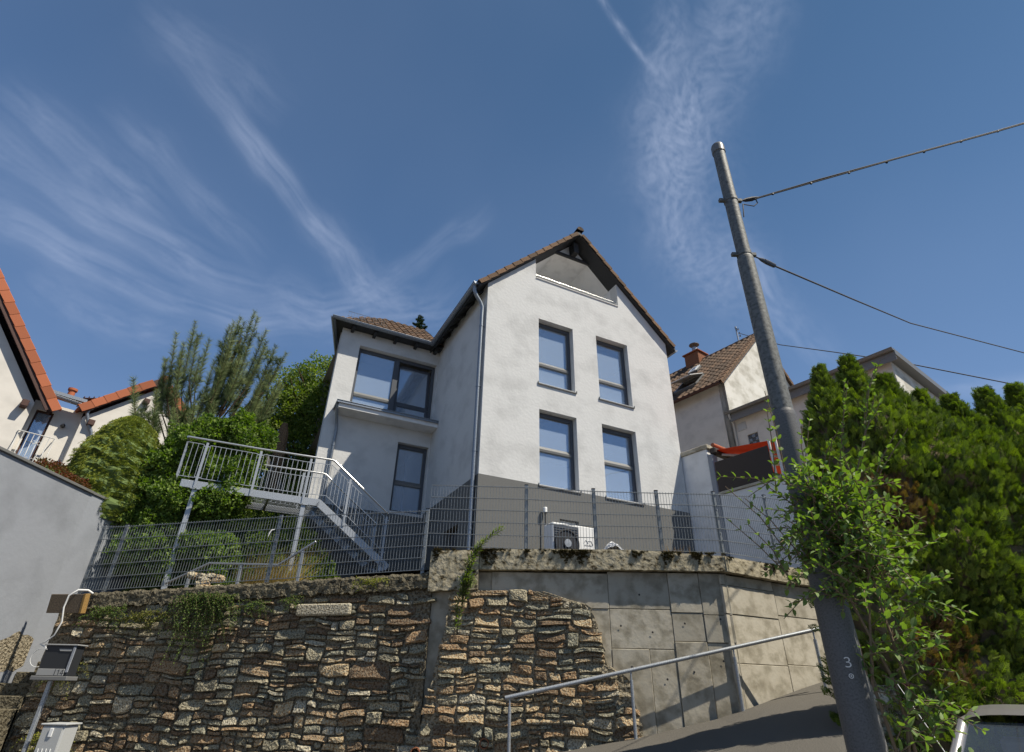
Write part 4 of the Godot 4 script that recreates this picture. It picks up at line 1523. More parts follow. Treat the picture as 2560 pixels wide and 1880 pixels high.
func metal_stair() -> void:
	var s := thing("steel_stair", "galvanised steel stair with landing, grating and balustrade beside the wing", "stair", V(HX, 0, HZ), YAW)
	var zf := -2.3
	var zb := -3.35
	for z in [zf, zb]:
		var st := MB.new()
		# landing channel and flight stringer with its kink
		st.cb(V(-5.85, 5.235, z - 0.03), V(-2.98, 5.40, z), 0.006)
		st.bar(V(-3.02, 5.33, z - 0.015), V(-1.20, 4.045, z - 0.015), 0.03, 0.165, Vector3.UP, 0.005)
		st.cb(V(-1.42, 3.1, z - 0.03), V(-1.28, 4.16, z), 0.006)
		part("stringer", st, M.galv, s)
	var gt := MB.new()
	var x := -5.83
	while x < -3.0:
		gt.box(V(x, 5.355, zb + 0.001), V(x + 0.004, 5.395, zf - 0.031))
		x += 0.034
	for k in 8:
		var z := lerpf(zb + 0.05, zf - 0.08, k / 7.0)
		gt.box(V(-5.84, 5.375, z), V(-3.0, 5.383, z + 0.004))
	part("grating", gt, M.galv, s)
	for xx in [-5.2, -4.1]:
		var cr := MB.new()
		cr.cb(V(xx, 5.25, zb + 0.001), V(xx + 0.05, 5.352, zf - 0.031), 0.004)
		part("cross_beam", cr, M.galv, s)
	for k in 7:
		var t := (k + 0.6) / 7.0
		var px := lerpf(-2.98, -1.34, t)
		var py := lerpf(5.33, 4.13, t)
		var tr := MB.new()
		for q in 7:
			tr.box(V(px - 0.12 + q * 0.038, py - 0.02, zb + 0.001), V(px - 0.116 + q * 0.038, py + 0.012, zf - 0.031))
		tr.cb(V(px + 0.115, py - 0.025, zb + 0.002), V(px + 0.122, py + 0.014, zf - 0.032), 0.001)
		for q in 5:
			var z := lerpf(zb + 0.1, zf - 0.12, q / 4.0)
			tr.box(V(px - 0.12, py - 0.005, z), V(px + 0.115, py + 0.001, z + 0.004))
		part("tread", tr, M.galv, s)
	for z in [zf + 0.012, zb - 0.042]:
		for q in [[-5.57, 5.24, 6.27], [-4.46, 5.24, 6.29], [-3.35, 5.24, 6.32], [-2.37, 4.86, 5.98], [-1.375, 4.15, 5.22]]:
			var ps := MB.new()
			ps.cb(V(q[0] - 0.026, q[1], z - 0.006), V(q[0] + 0.026, q[2], z + 0.006 + 0.008), 0.003)
			ps.cb(V(q[0] - 0.06, q[1] + 0.22, z - 0.004), V(q[0] + 0.06, q[1] + 0.245, z + 0.010), 0.002)
			ps.cb(V(q[0] - 0.06, q[2] - 0.10, z - 0.004), V(q[0] + 0.06, q[2] - 0.075, z + 0.010), 0.002)
			part("post", ps, M.galv, s)
		rail_run(s, V(-5.95, 5.46, z), V(-5.63, 5.46, z), 0.11)
		rail_run(s, V(-5.50, 5.46, z), V(-4.53, 5.46, z), 0.105)
		rail_run(s, V(-4.39, 5.47, z), V(-3.42, 5.47, z), 0.105)
		rail_run(s, V(-3.28, 5.48, z), V(-2.86, 5.50, z), 0.105)
		rail_run(s, V(-2.86, 5.50, z), V(-2.43, 5.19, z), 0.105)
		rail_run(s, V(-2.31, 5.10, z), V(-1.43, 4.45, z), 0.105)
		var hd := MB.new()
		hd.tube([V(-5.98, 6.335, z), V(-4.5, 6.345, z), V(-2.87, 6.385, z), V(-2.80, 6.36, z), V(-1.34, 5.295, z)], [0.024], 10)
		part("handrail", hd, M.steel, s)
	rail_run(s, V(-5.97, 5.46, zf), V(-5.97, 5.46, zb), 0.105)
	var he := MB.new()
	he.tube([V(-5.98, 6.335, zf + 0.01), V(-5.98, 6.335, zb - 0.03)], [0.024], 10)
	part("handrail", he, M.steel, s)
	for q in [[-3.32, zf - 0.05], [-3.32, zb + 0.02], [-5.55, zf - 0.05], [-5.55, zb + 0.02]]:
		var c := MB.new()
		c.cb(V(q[0] - 0.05, 2.7, q[1] - 0.05), V(q[0] + 0.05, 5.234, q[1] + 0.05), 0.006)
		c.cb(V(q[0] - 0.09, 5.215, q[1] - 0.08), V(q[0] + 0.09, 5.233, q[1] + 0.08), 0.003)
		part("column", c, M.galv, s)
	# small handrail of the garden steps just behind the fence
	var h := thing("garden_handrail", "flat galvanised handrail on short posts behind the lower mesh fence", "handrail")
	var r := MB.new()
	var pts := [V(-6.28, 3.2, -10.77), V(-5.51, 3.56, -10.66), V(-4.16, 3.52, -10.46), V(-3.53, 3.93, -10.37)]
	for k in 3:
		r.bar(pts[k], pts[k + 1], 0.05, 0.03, Vector3.UP, 0.004)
	part("rail", r, M.galv, h)
	for q in [[-5.84, 3.39, -10.71], [-4.87, 3.54, -10.565], [-3.74, 3.78, -10.40]]:
		var c := MB.new()
		c.cb(V(q[0] - 0.025, 2.7, q[2] - 0.02), V(q[0] + 0.025, q[1] - 0.015, q[2] + 0.02), 0.003)
		part("post", c, M.galv, h)

# ---------------------------------------------------------------- neighbours on the left
func left_side() -> void:
	# upper garden held by the grey wall
	var g := MB.new()
	g.quad(V(-60, 4.66, 4), V(-8.5, 4.66, 4), V(-8.5, 4.66, -10.8), V(-60, 4.66, -10.8))
	g.quad(V(-60, 4.66, -10.8), V(-8.5, 4.66, -10.8), V(-8.1, 4.62, -13.2), V(-60, 4.66, -13.2))
	g.quad(V(-60, 4.66, -13.2), V(-8.1, 4.62, -13.2), V(-9.5, 5.4, -30), V(-60, 5.4, -30))
	struct("upper_garden", g, M.earth)
	var w := thing("garden_wall", "smooth grey rendered garden wall with a metal capping beside the rubble wall", "wall")
	var b := MB.new()
	var F := [V(-8.3, 0, 3.0), V(-8.3, 0, -10.8), V(-7.92, 0, -13.3)]
	for k in 2:
		var p: Vector3 = F[k]
		var q: Vector3 = F[k + 1]
		var yt := [4.83, 4.85, 4.75]
		b.quad(p, q, V(q.x, yt[k + 1], q.z), V(p.x, yt[k], p.z))
		b.quad(V(p.x - 0.24, 0, p.z), V(p.x - 0.24, yt[k], p.z), V(q.x - 0.24, yt[k + 1], q.z), V(q.x - 0.24, 0, q.z))
		b.quad(V(p.x, yt[k], p.z), V(q.x, yt[k + 1], q.z), V(q.x - 0.24, yt[k + 1], q.z), V(p.x - 0.24, yt[k], p.z))
	b.quad(F[2], V(-8.16, 0, -13.3), V(-8.16, 4.75, -13.3), V(-7.92, 4.75, -13.3))
	part("wall_face", b, M.grey_render, w)
	var cp := MB.new()
	cp.bar(V(-8.42, 4.862, 3.0), V(-8.42, 4.882, -10.82), 0.32, 0.05, Vector3.UP, 0.006)
	part("capping", cp, M.rail_grey, w)
	var cp2 := MB.new()
	cp2.bar(V(-8.42, 4.882, -10.83), V(-8.04, 4.782, -13.32), 0.30, 0.05, Vector3.UP, 0.006)
	part("capping", cp2, M.rail_grey, w)
	# bare patch of filler on the wall near its foot
	var pa := MB.new()
	var ring := []
	for k in 26:
		var a := TAU * k / 26
		var rad := 1.0 + 0.28 * fn.get_noise_2d(cos(a) * 2.0 + 5.0, sin(a) * 2.0)
		ring.append(V(-8.296, 2.02 + sin(a) * 0.30 * rad, -10.5 + cos(a) * 0.42 * rad))
	for k in 26:
		pa.t3(V(-8.296, 2.02, -10.5), ring[(k + 1) % 26], ring[k])
	part("filler_patch", pa, M.mortar_light, w)
	# steps that climb between the two walls
	for k in 14:
		var st := MB.new()
		var z := -8.2 - k * 0.36
		st.cb(V(-8.29, 0.0, z - 0.42), V(-7.50, 0.55 + 0.17 * k, z), 0.012)
		tag(solo("garden_step", st, M.coping), "rough concrete step climbing between grey and rubble walls, number %s from the street" % ["one", "two", "three", "four", "five", "six", "seven", "eight", "nine", "ten", "eleven", "twelve", "thirteen", "fourteen"][k], "step", "steps between the two walls")
	# ---- house with orange verge tiles
	var h := thing("cream_house", "cream rendered house with orange verge tiles and a small railed door", "house", V(-16.57, 0, -17.36), 0.803)
	var sl := 1.29
	var line := func(x: float) -> float: return 10.0 - sl * x            # underside of the gable's verge, eave at x = 0
	var wl := MB.new()
	# left gable wall, recessed door strip, right gable wall
	wl.prism(PackedVector2Array([Vector2(-6, 3), Vector2(0, 3), Vector2(0, 10.0), Vector2(-5.2, 10.0 + sl * 5.2), Vector2(-6, 10.0 + sl * 5.2)]), V(0, 0, -6), V(1, 0, 0), V(0, 1, 0), 6.0)
	part("wall", wl, M.cream, h)
	var dw := MB.new()
	holed_wall(dw, V(0, 0, -0.32), V(1, 0, 0), V(0, 0, 1), 0.25, [0.0, 0.15, 0.66, 1.44], 3.0, func(_x): return 10.25, [[0.15, 0.66, 7.85, 9.95]])
	part("wall", dw, M.cream, h)
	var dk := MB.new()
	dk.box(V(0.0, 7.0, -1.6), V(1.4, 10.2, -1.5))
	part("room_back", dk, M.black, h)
	var gw := MB.new()
	gw.prism(PackedVector2Array([Vector2(1.44, 3), Vector2(6.2, 3), Vector2(6.2, 9.2), Vector2(3.4, 11.95), Vector2(1.44, 10.0)]), V(0, 0, -5), V(1, 0, 0), V(0, 1, 0), 5.0)
	part("wall", gw, M.cream, h)
	# door
	var d := grp("door", h)
	var df := MB.new()
	df.cb(V(0.15, 7.85, -0.5), V(0.215, 9.95, -0.42), 0.006)
	df.cb(V(0.595, 7.85, -0.5), V(0.66, 9.95, -0.42), 0.006)
	df.cb(V(0.215, 9.88, -0.5), V(0.595, 9.95, -0.421), 0.006)
	part("frame", df, M.brown_wood, d)
	var dg := MB.new()
	dg.box(V(0.215, 7.85, -0.47), V(0.595, 9.88, -0.465))
	part("pane", dg, M.glass, d)
	# bellied railing in front of the door
	var ra := grp("railing", h)
	var rm := MB.new()
	rm.bar(V(-0.06, 8.95, 0.06), V(0.95, 8.95, 0.06), 0.04, 0.025, Vector3.UP, 0.003)
	rm.bar(V(-0.06, 8.95, 0.06), V(-0.06, 8.95, -0.3), 0.03, 0.02)
	rm.bar(V(0.95, 8.95, 0.06), V(0.95, 8.95, -0.3), 0.03, 0.02)
	part("top_rail", rm, M.pale_metal, ra)
	for k in 8:
		var x := -0.05 + 0.142 * k
		var bm := MB.new()
		bm.tube([V(x, 8.94, 0.06), V(x, 8.7, 0.05), V(x, 8.45, 0.10), V(x, 8.2, 0.20), V(x, 8.02, 0.18), V(x, 7.9, 0.08)], [0.013], 6)
		if k == 3 or k == 4:
			for y in [8.65, 8.05]:
				bm.tube([V(x + 0.07 - 0.06, y, 0.1), V(x + 0.07, y + 0.07, 0.1), V(x + 0.07 + 0.06, y, 0.1), V(x + 0.07, y - 0.07, 0.1), V(x + 0.07 - 0.06, y, 0.1)], [0.010], 5)
		part("baluster", bm, M.pale_metal, ra)
	# left verge: brown board and orange tiles
	var ang := atan(sl)
	var up := V(-cos(ang), sin(ang), 0)
	var out := V(sin(ang), cos(ang), 0)
	var vb := MB.new()
	var foot := V(0.30, 9.72, 0.0)
	vb.bar(foot + out * 0.22 + V(0, 0, 0.28), foot + out * 0.22 + up * 7.5 + V(0, 0, 0.28), 0.05, 0.34, out, 0.006)
	part("verge_board", vb, M.brown_wood, h)
	var so := MB.new()
	so.bar(foot + out * 0.30 + V(0, 0, -2.6), foot + out * 0.30 + up * 7.5 + V(0, 0, -2.6), 5.6, 0.12, out)
	part("roof_deck", so, M.brown_wood, h)
	var vt := verge_tile_mesh(0.52, 0.3, 0.26, 1.0)
	for k in 15:
		var bs := Basis(V(0, 0, -1), up, out)
		put("verge_tile", vt, M.tile_orange[rng.randi() % 4], h, Transform3D(bs, foot + up * (0.46 * k - 0.1) + out * (0.44 + rr(0, 0.01)) + V(0, 0, 0.345)))
	var pu := MB.new()
	pu.cb(V(-0.35, 9.72, -0.05), V(-0.15, 9.94, 0.32), 0.01)
	part("purlin_end", pu, M.brown_wood, h)
	# gutter between the two roofs, downpipe
	var gu := MB.new()
	half_gutter(gu, V(0.10, 10.42, 0.14), V(1.62, 10.36, 0.14), 0.09)
	gu.tube([V(1.50, 10.30, 0.14), V(1.50, 10.1, 0.14), V(1.62, 9.85, 0.10), V(1.85, 9.5, 0.07), V(1.92, 9.3, 0.07), V(1.92, 7.0, 0.07)], [0.055], 10)
	gu.bar(V(0.15, 10.55, 0.05), V(1.35, 10.55, 0.05), 0.16, 0.12)
	part("gutter", gu, M.zinc, h)
	# right gable: board, tiles, purlin ends
	for side in [-1.0, 1.0]:
		var u2 := V(-side * 0.715, 0.70, 0)
		var o2 := V(side * 0.70, 0.715, 0)
		var f2 := V(3.4 + side * 2.05, 10.05, 0)
		if side > 0:
			f2 = V(3.4 + 2.6, 9.5, 0)
		var ln := 2.85 if side < 0 else 3.6
		var bb := MB.new()
		bb.bar(f2 + o2 * 0.12 + V(0, 0, 0.24), f2 + o2 * 0.12 + u2 * ln + V(0, 0, 0.24), 0.05, 0.26, o2, 0.006)
		part("verge_board", bb, M.brown_wood, h)
		var dk2 := MB.new()
		dk2.bar(f2 + o2 * 0.22 + V(0, 0, -2.2), f2 + o2 * 0.22 + u2 * ln + V(0, 0, -2.2), 4.7, 0.1, o2)
		part("roof_deck", dk2, M.tile_orange[0], h)
		for k in int(ln / 0.42):
			var bs := Basis(V(0, 0, -1), u2, o2)
			put("verge_tile", vt, M.tile_orange[rng.randi() % 4], h, Transform3D(bs, f2 + u2 * (0.42 * k) + o2 * 0.28 + V(0, 0, 0.3)))
	var rc := MB.new()
	rc.lathe([[0.0, 0.0], [0.15, 0.0], [0.15, -0.5], [0.13, -5.0]], V(3.4, 12.28, 0.36), V(0, 0, 1), 14)
	part("ridge_tile", rc, M.tile_orange[1], h)
	for q in [[1.62, 9.72], [3.02, 11.12]]:
		var pe := MB.new()
		pe.cb(V(q[0], q[1], -0.02), V(q[0] + 0.2, q[1] + 0.2, 0.22), 0.01)
		part("purlin_end", pe, M.brown_wood, h)
	# roof ladder frame, clay vent and wall lamp
	var cv := MB.new()
	cv.lathe([[0.11, 0.0], [0.11, 0.34], [0.15, 0.36], [0.15, 0.44], [0.0, 0.45]], V(0.85, 10.55, -0.25), Vector3.UP, 14)
	part("clay_vent", cv, M.tile_orange[3], h)
	var hz := MB.new()
	hz.bar(V(1.25, 10.75, -0.4), V(2.1, 11.05, -0.4), 0.5, 0.02)
	for k in 7:
		hz.bar(V(1.25 + k * 0.14, 10.80 + k * 0.05, -0.15), V(1.25 + k * 0.14, 10.80 + k * 0.05, -0.65), 0.03, 0.03)
	part("roof_grid", hz, M.brown_wood, h)
	var la := MB.new()
	la.lathe([[0.0, 0.12], [0.06, 0.10], [0.075, 0.0], [0.05, -0.04], [0.0, -0.05]], V(1.02, 9.55, -0.22), V(0, 0, 1), 12)
	part("wall_lamp", la, M.black, h)

# ---------------------------------------------------------------- neighbours on the right
func right_side() -> void:
	var r := 0.6283
	var h := thing("brown_roof_house", "old white house with brown tiled roof, brick chimney and skylights", "house", V(8.867, 0, -20.134), r)
	var wl := MB.new()
	wl.quad(V(0, 3, -8), V(0, 3, 0), V(0, 13.1, 0), V(0, 13.1, -8))
	part("eave_wall", wl, M.stained, h)
	var gb := MB.new()
	gb.prism(PackedVector2Array([Vector2(0, 3), Vector2(7.5, 3), Vector2(7.5, 13.1), Vector2(3.75, 16.95), Vector2(0, 13.1)]), V(0, 0, -0.3), V(1, 0, 0), V(0, 1, 0), 0.3)
	gb.quad(V(7.5, 3, 0), V(7.5, 3, -8), V(7.5, 13.1, -8), V(7.5, 13.1, 0))
	part("gable_wall", gb, M.old_white, h)
	var roof := grp("roof", h)
	var pit := atan2(4.05, 4.05)
	var base := V(-0.32, 12.86, 0)
	var up := V(cos(pit), sin(pit), 0)
	var out := V(-sin(pit), cos(pit), 0)
	var dk := MB.new()
	dk.bar(base + V(0, 0, -3.9) + out * 0.03, base + up * 5.76 + V(0, 0, -3.9) + out * 0.03, 8.1, 0.07, out)
	var up2 := V(-cos(pit), sin(pit), 0)
	var out2 := V(sin(pit), cos(pit), 0)
	var base2 := V(7.82, 12.86, 0)
	dk.bar(base2 + V(0, 0, -3.9) + out2 * 0.03, base2 + up2 * 5.76 + V(0, 0, -3.9) + out2 * 0.03, 8.1, 0.07, out2)
	part("roof_deck", dk, M.tile_old[0], roof)
	var tm := tile_mesh(0.30, 0.385, 0.06)
	var bs := Basis(V(0, 0, 1), up, out)
	for row in 16:
		for col in 18:
			var z := -0.30 * (col + 1) - 0.12
			# leave room for the skylights
			var s := row * 0.36
			if col >= 5 and col <= 8 and row >= 2 and row <= 5:
				continue
			put("roof_tile", tm, M.tile_old[rng.randi() % 4], roof, Transform3D(bs, base + up * (s - 0.04 + rr(-0.008, 0.008)) + out * (0.075 + rr(0, 0.008)) + V(0, 0, z)))
	var vt := verge_tile_mesh(0.40, 0.26, 0.16, 1.0)
	for k in 16:
		put("verge_tile", vt, M.tile_brown[2 + rng.randi() % 2], roof, Transform3D(Basis(V(0, 0, -1), up, out), base + up * (0.36 * k - 0.05) + out * 0.10 + V(0, 0, 0.14)))
		put("verge_tile", vt, M.tile_brown[2 + rng.randi() % 2], roof, Transform3D(Basis(V(0, 0, -1), up2, out2), base2 + up2 * (0.36 * k - 0.05) + out2 * 0.10 + V(0, 0, 0.14)))
	var rt := MB.new()
	for k in 18:
		rt.lathe([[0.0, 0.0], [0.13, 0.0], [0.115, 0.42]], V(3.75, 16.98, 0.12 - k * 0.38), V(0, 0, -1), 12)
	part("ridge_tiles", rt, M.tile_old[1], roof)
	# skylights: a wide open one low on the slope, a small one higher up
	for q in [[1.0, 2.15, -1.5, -2.75, 0.42], [3.55, 4.2, -2.5, -3.05, 0.0]]:
		var sk := grp("skylight", roof)
		var T := Transform3D(Basis(V(0, 0, -1), up, out), base)
		var fr := MB.new()
		for e in [[-q[2], q[0], -q[2] + 0.09, q[1]], [-q[3] - 0.09, q[0], -q[3], q[1]], [-q[2], q[0], -q[3], q[0] + 0.09], [-q[2], q[1] - 0.09, -q[3], q[1]]]:
			fr.cbox(T * Transform3D(Basis(), V((e[0] + e[2]) * 0.5, (e[1] + e[3]) * 0.5, 0.13)), V(absf(e[2] - e[0]), absf(e[3] - e[1]), 0.14), 0.006)
		part("frame", fr, M.rail_grey, sk)
		var pn := MB.new()
		var hinge := T * Transform3D(Basis(), V((-q[2] - q[3]) * 0.5, q[1], 0.2))
		hinge = hinge * Transform3D(Basis(V(1, 0, 0), q[4] * -0.9), Vector3.ZERO)
		pn.cbox(hinge * Transform3D(Basis(), V(0, -(q[1] - q[0]) * 0.5, 0.02)), V(absf(q[3] - q[2]) - 0.1, q[1] - q[0], 0.04), 0.006)
		part("sash", pn, M.pale_metal, sk)
		var gl := MB.new()
		gl.obox(hinge * Transform3D(Basis(), V(0, -(q[1] - q[0]) * 0.5, 0.045)), V(absf(q[3] - q[2]) - 0.26, q[1] - q[0] - 0.2, 0.006))
		part("pane", gl, M.glass, sk)
	var eg := MB.new()
	half_gutter(eg, V(-0.42, 12.86, 0.05), V(-0.42, 12.86, -7.5), 0.08)
	part("gutter", eg, M.brown_wood, h)
	# chimney
	var ch := grp("chimney", h)
	var cb := MB.new()
	cb.cb(V(3.35, 16.0, -3.95), V(4.15, 17.45, -3.1), 0.015)
	part("stack", cb, M.brick, ch)
	var cc := MB.new()
	cc.cb(V(3.27, 17.452, -4.03), V(4.23, 17.53, -3.02), 0.015)
	part("cap", cc, M.tile_orange[0], ch)
	var cf := MB.new()
	cf.lathe([[0.15, 17.53], [0.15, 17.95]], V(3.75, 0, -3.5), Vector3.UP, 16)
	part("flue", cf, M.galv, ch)
	var co := MB.new()
	co.lathe([[0.0, 18.12], [0.27, 18.12], [0.27, 18.15], [0.12, 18.22], [0.0, 18.23]], V(3.75, 0, -3.5), Vector3.UP, 18)
	for k in 4:
		var a := TAU * k / 4
		co.bar(V(3.75 + cos(a) * 0.14, 17.9, -3.5 + sin(a) * 0.14), V(3.75 + cos(a) * 0.18, 18.13, -3.5 + sin(a) * 0.18), 0.015, 0.015)
	part("cowl", co, M.rail_grey, ch)
	# service mast with insulators on the ridge
	var ma := thing("service_mast", "small steel service mast with insulators on the brown roof ridge", "mast", V(8.867, 0, -20.134) + Basis(Vector3.UP, r) * V(3.72, 16.98, -0.96), r)
	var mm := MB.new()
	mm.tube([V(0, -0.1, 0), V(0, 0.86, 0)], [0.035], 10)
	mm.lathe([[0.0, 1.0], [0.05, 0.96], [0.05, 0.86]], Vector3.ZERO, Vector3.UP, 10)
	part("tube", mm, M.galv, ma)
	for q in [[0.6, 0.10], [0.72, -0.11], [0.44, 0.12], [0.8, 0.05]]:
		var im := MB.new()
		im.lathe([[0.0, -0.05], [0.035, -0.05], [0.02, -0.01], [0.035, 0.02], [0.0, 0.05]], V(q[1], q[0], 0.08), Vector3.UP, 10)
		part("insulator", im, M.black, ma)
		var br := MB.new()
		br.bar(V(0, q[0] - 0.05, 0), V(q[1], q[0] - 0.05, 0.08), 0.015, 0.015)
		part("bracket", br, M.galv, ma)
	# ---- long annex coming towards the street
	var an := thing("flat_roof_annex", "low off-white annex with flat eaves behind the tall conifer hedge", "building", V(8.867, 0, -20.134), r)
	var aw := MB.new()
	holed_wall(aw, V(-0.02, 0, 0.01), V(0, 0, 1), V(-1, 0, 0), 0.2, [0.0, 0.54, 0.97, 5.92], 3.0, func(_x): return 11.22, [[0.54, 0.97, 9.80, 10.42]])
	part("wall", aw, M.stained, an)
	var ae := MB.new()
	ae.quad(V(-0.02, 3, 5.93), V(4.6, 3, 5.93), V(4.6, 11.0, 5.93), V(-0.02, 11.22, 5.93))
	part("end_wall", ae, M.old_white, an)
	var ar := MB.new()
	ar.prism(PackedVector2Array([Vector2(-0.30, 11.24), Vector2(4.9, 11.0), Vector2(4.9, 11.2), Vector2(-0.30, 11.46)]), V(0, 0, 0.02), V(1, 0, 0), V(0, 1, 0), 6.2)
	part("roof_slab", ar, M.rail_grey, an)
	var af := MB.new()
	half_gutter(af, V(-0.38, 11.44, 0.02), V(-0.38, 11.44, 6.22), 0.085)
	af.bar(V(-0.28, 11.15, 0.1), V(-0.28, 11.15, 6.2), 0.03, 0.18)
	part("gutter", af, M.rail_grey, an)
	var ad := MB.new()
	ad.tube([V(-0.38, 11.36, 0.15), V(-0.3, 11.2, 0.13), V(-0.08, 11.05, 0.1), V(-0.08, 6.0, 0.1)], [0.045], 10)
	part("downpipe", ad, M.cabinet, an)
	var gbk := grp("glass_block_window", an)
	for i in 3:
		for j in 4:
			var m := MB.new()
			m.cb(V(0.02, 9.815 + j * 0.152, 0.55 + i * 0.14), V(0.08, 9.955 + j * 0.152, 0.685 + i * 0.14), 0.015)
			part("glass_block", m, M.zinc if (i + j) % 2 == 0 else M.anthracite, gbk)
	var vp := MB.new()
	vp.cb(V(-0.035, 10.66, 0.22), V(-0.022, 11.0, 0.60), 0.004)
	vp.cb(V(-0.05, 10.68, 0.24), V(-0.034, 10.98, 0.58), 0.004)
	part("vent_panel", vp, M.cabinet, an)
	# ---- terrace wall beside the white house, with screen and awning
	var t := thing("terrace_wall", "pale rendered terrace wall adjoining the white house, lower towards the street", "wall", V(4.852, 0, -14.652), r)
	var tw := MB.new()
	tw.cb(V(0.0, 2.8, -1.2), V(0.28, 7.44, 0.80), 0.01)
	part("tall_wall", tw, M.stucco_smooth, t)
	var tc := MB.new()
	tc.cb(V(-0.05, 7.442, -1.2), V(0.33, 7.56, 0.86), 0.015)
	part("capping", tc, M.concrete[3], t)
	var tp := MB.new()
	tp.cb(V(-0.012, 4.2, 0.803), V(0.22, 7.25, 0.95), 0.01)
	part("pilaster", tp, M.grey_render, t)
	var lw := MB.new()
	lw.cb(V(0.02, 2.8, 0.955), V(0.28, 6.11, 5.2), 0.01)
	part("low_wall", lw, M.stucco_smooth, t)
	var lc := MB.new()
	lc.cb(V(-0.03, 6.112, 0.955), V(0.33, 6.18, 5.2), 0.01)
	part("capping", lc, M.concrete[2], t)
	var tf := MB.new()
	tf.cb(V(0.285, 5.0, -3.0), V(4.6, 6.0, 5.2), 0.01)
	part("terrace_slab", tf, M.concrete[1], t)
	var sc := thing("privacy_screen", "dark brown fabric screen stretched between posts on the terrace wall", "screen", V(4.852, 0, -14.652), r)
	var s1 := MB.new()
	s1.cb(V(0.0, 6.19, 0.98), V(0.02, 7.0, 2.50), 0.003)
	part("fabric", s1, M.screen, sc)
	for z in [2.53, 2.70]:
		var sp := MB.new()
		sp.cb(V(-0.005, 6.182, z), V(0.045, 7.12, z + 0.05), 0.006)
		part("post", sp, M.pale_metal, sc)
	var aw2 := thing("awning", "orange striped awning pulled out behind the brown screen", "awning", V(4.852, 0, -14.652), r)
	var cs := MB.new()
	cs.cb(V(0.02, 7.26, 0.865), V(3.4, 7.44, 1.05), 0.03)
	part("cassette", cs, M.screen, aw2)
	var rl := MB.new()
	rl.tube([V(0.02, 7.50, 1.0), V(3.4, 7.50, 1.0)], [0.055], 12)
	part("roller", rl, M.tile_orange[1], aw2)
	for k in 12:
		var x0 := 0.1 + k * 0.27
		var fb := MB.new()
		fb.bar(V(x0 + 0.135, 7.36, 1.05), V(x0 + 0.135, 6.98, 3.6), 0.269, 0.004)
		part("fabric_strip", fb, M.orange_cloth if k % 4 != 3 else M.stripe, aw2)
		var vl := MB.new()
		vl.cb(V(x0, 6.72, 3.612), V(x0 + 0.269, 6.95, 3.616), 0.001)
		part("valance", vl, M.orange_cloth if k % 4 != 3 else M.stripe, aw2)
	var fb2 := MB.new()
	fb2.cb(V(0.06, 6.945, 3.56), V(3.38, 7.0, 3.61), 0.01)
	part("front_bar", fb2, M.pale_metal, aw2)
	for x in [0.3, 3.1]:
		var ar2 := MB.new()
		ar2.bar(V(x, 7.27, 1.05), V(x + (0.9 if x < 1 else -0.9), 7.1, 2.2), 0.04, 0.05)
		ar2.bar(V(x + (0.9 if x < 1 else -0.9), 7.1, 2.2), V(x, 6.93, 3.56), 0.04, 0.05)
		part("arm", ar2, M.pale_metal, aw2)

# ---------------------------------------------------------------- pole and cables
func sag(a: Vector3, b: Vector3, s: float, n := 24) -> Array:
	var p := []
	for k in n + 1:
		var t := k / float(n)
		p.append(a.lerp(b, t) - V(0, s * 4.0 * t * (1.0 - t), 0))
	return p

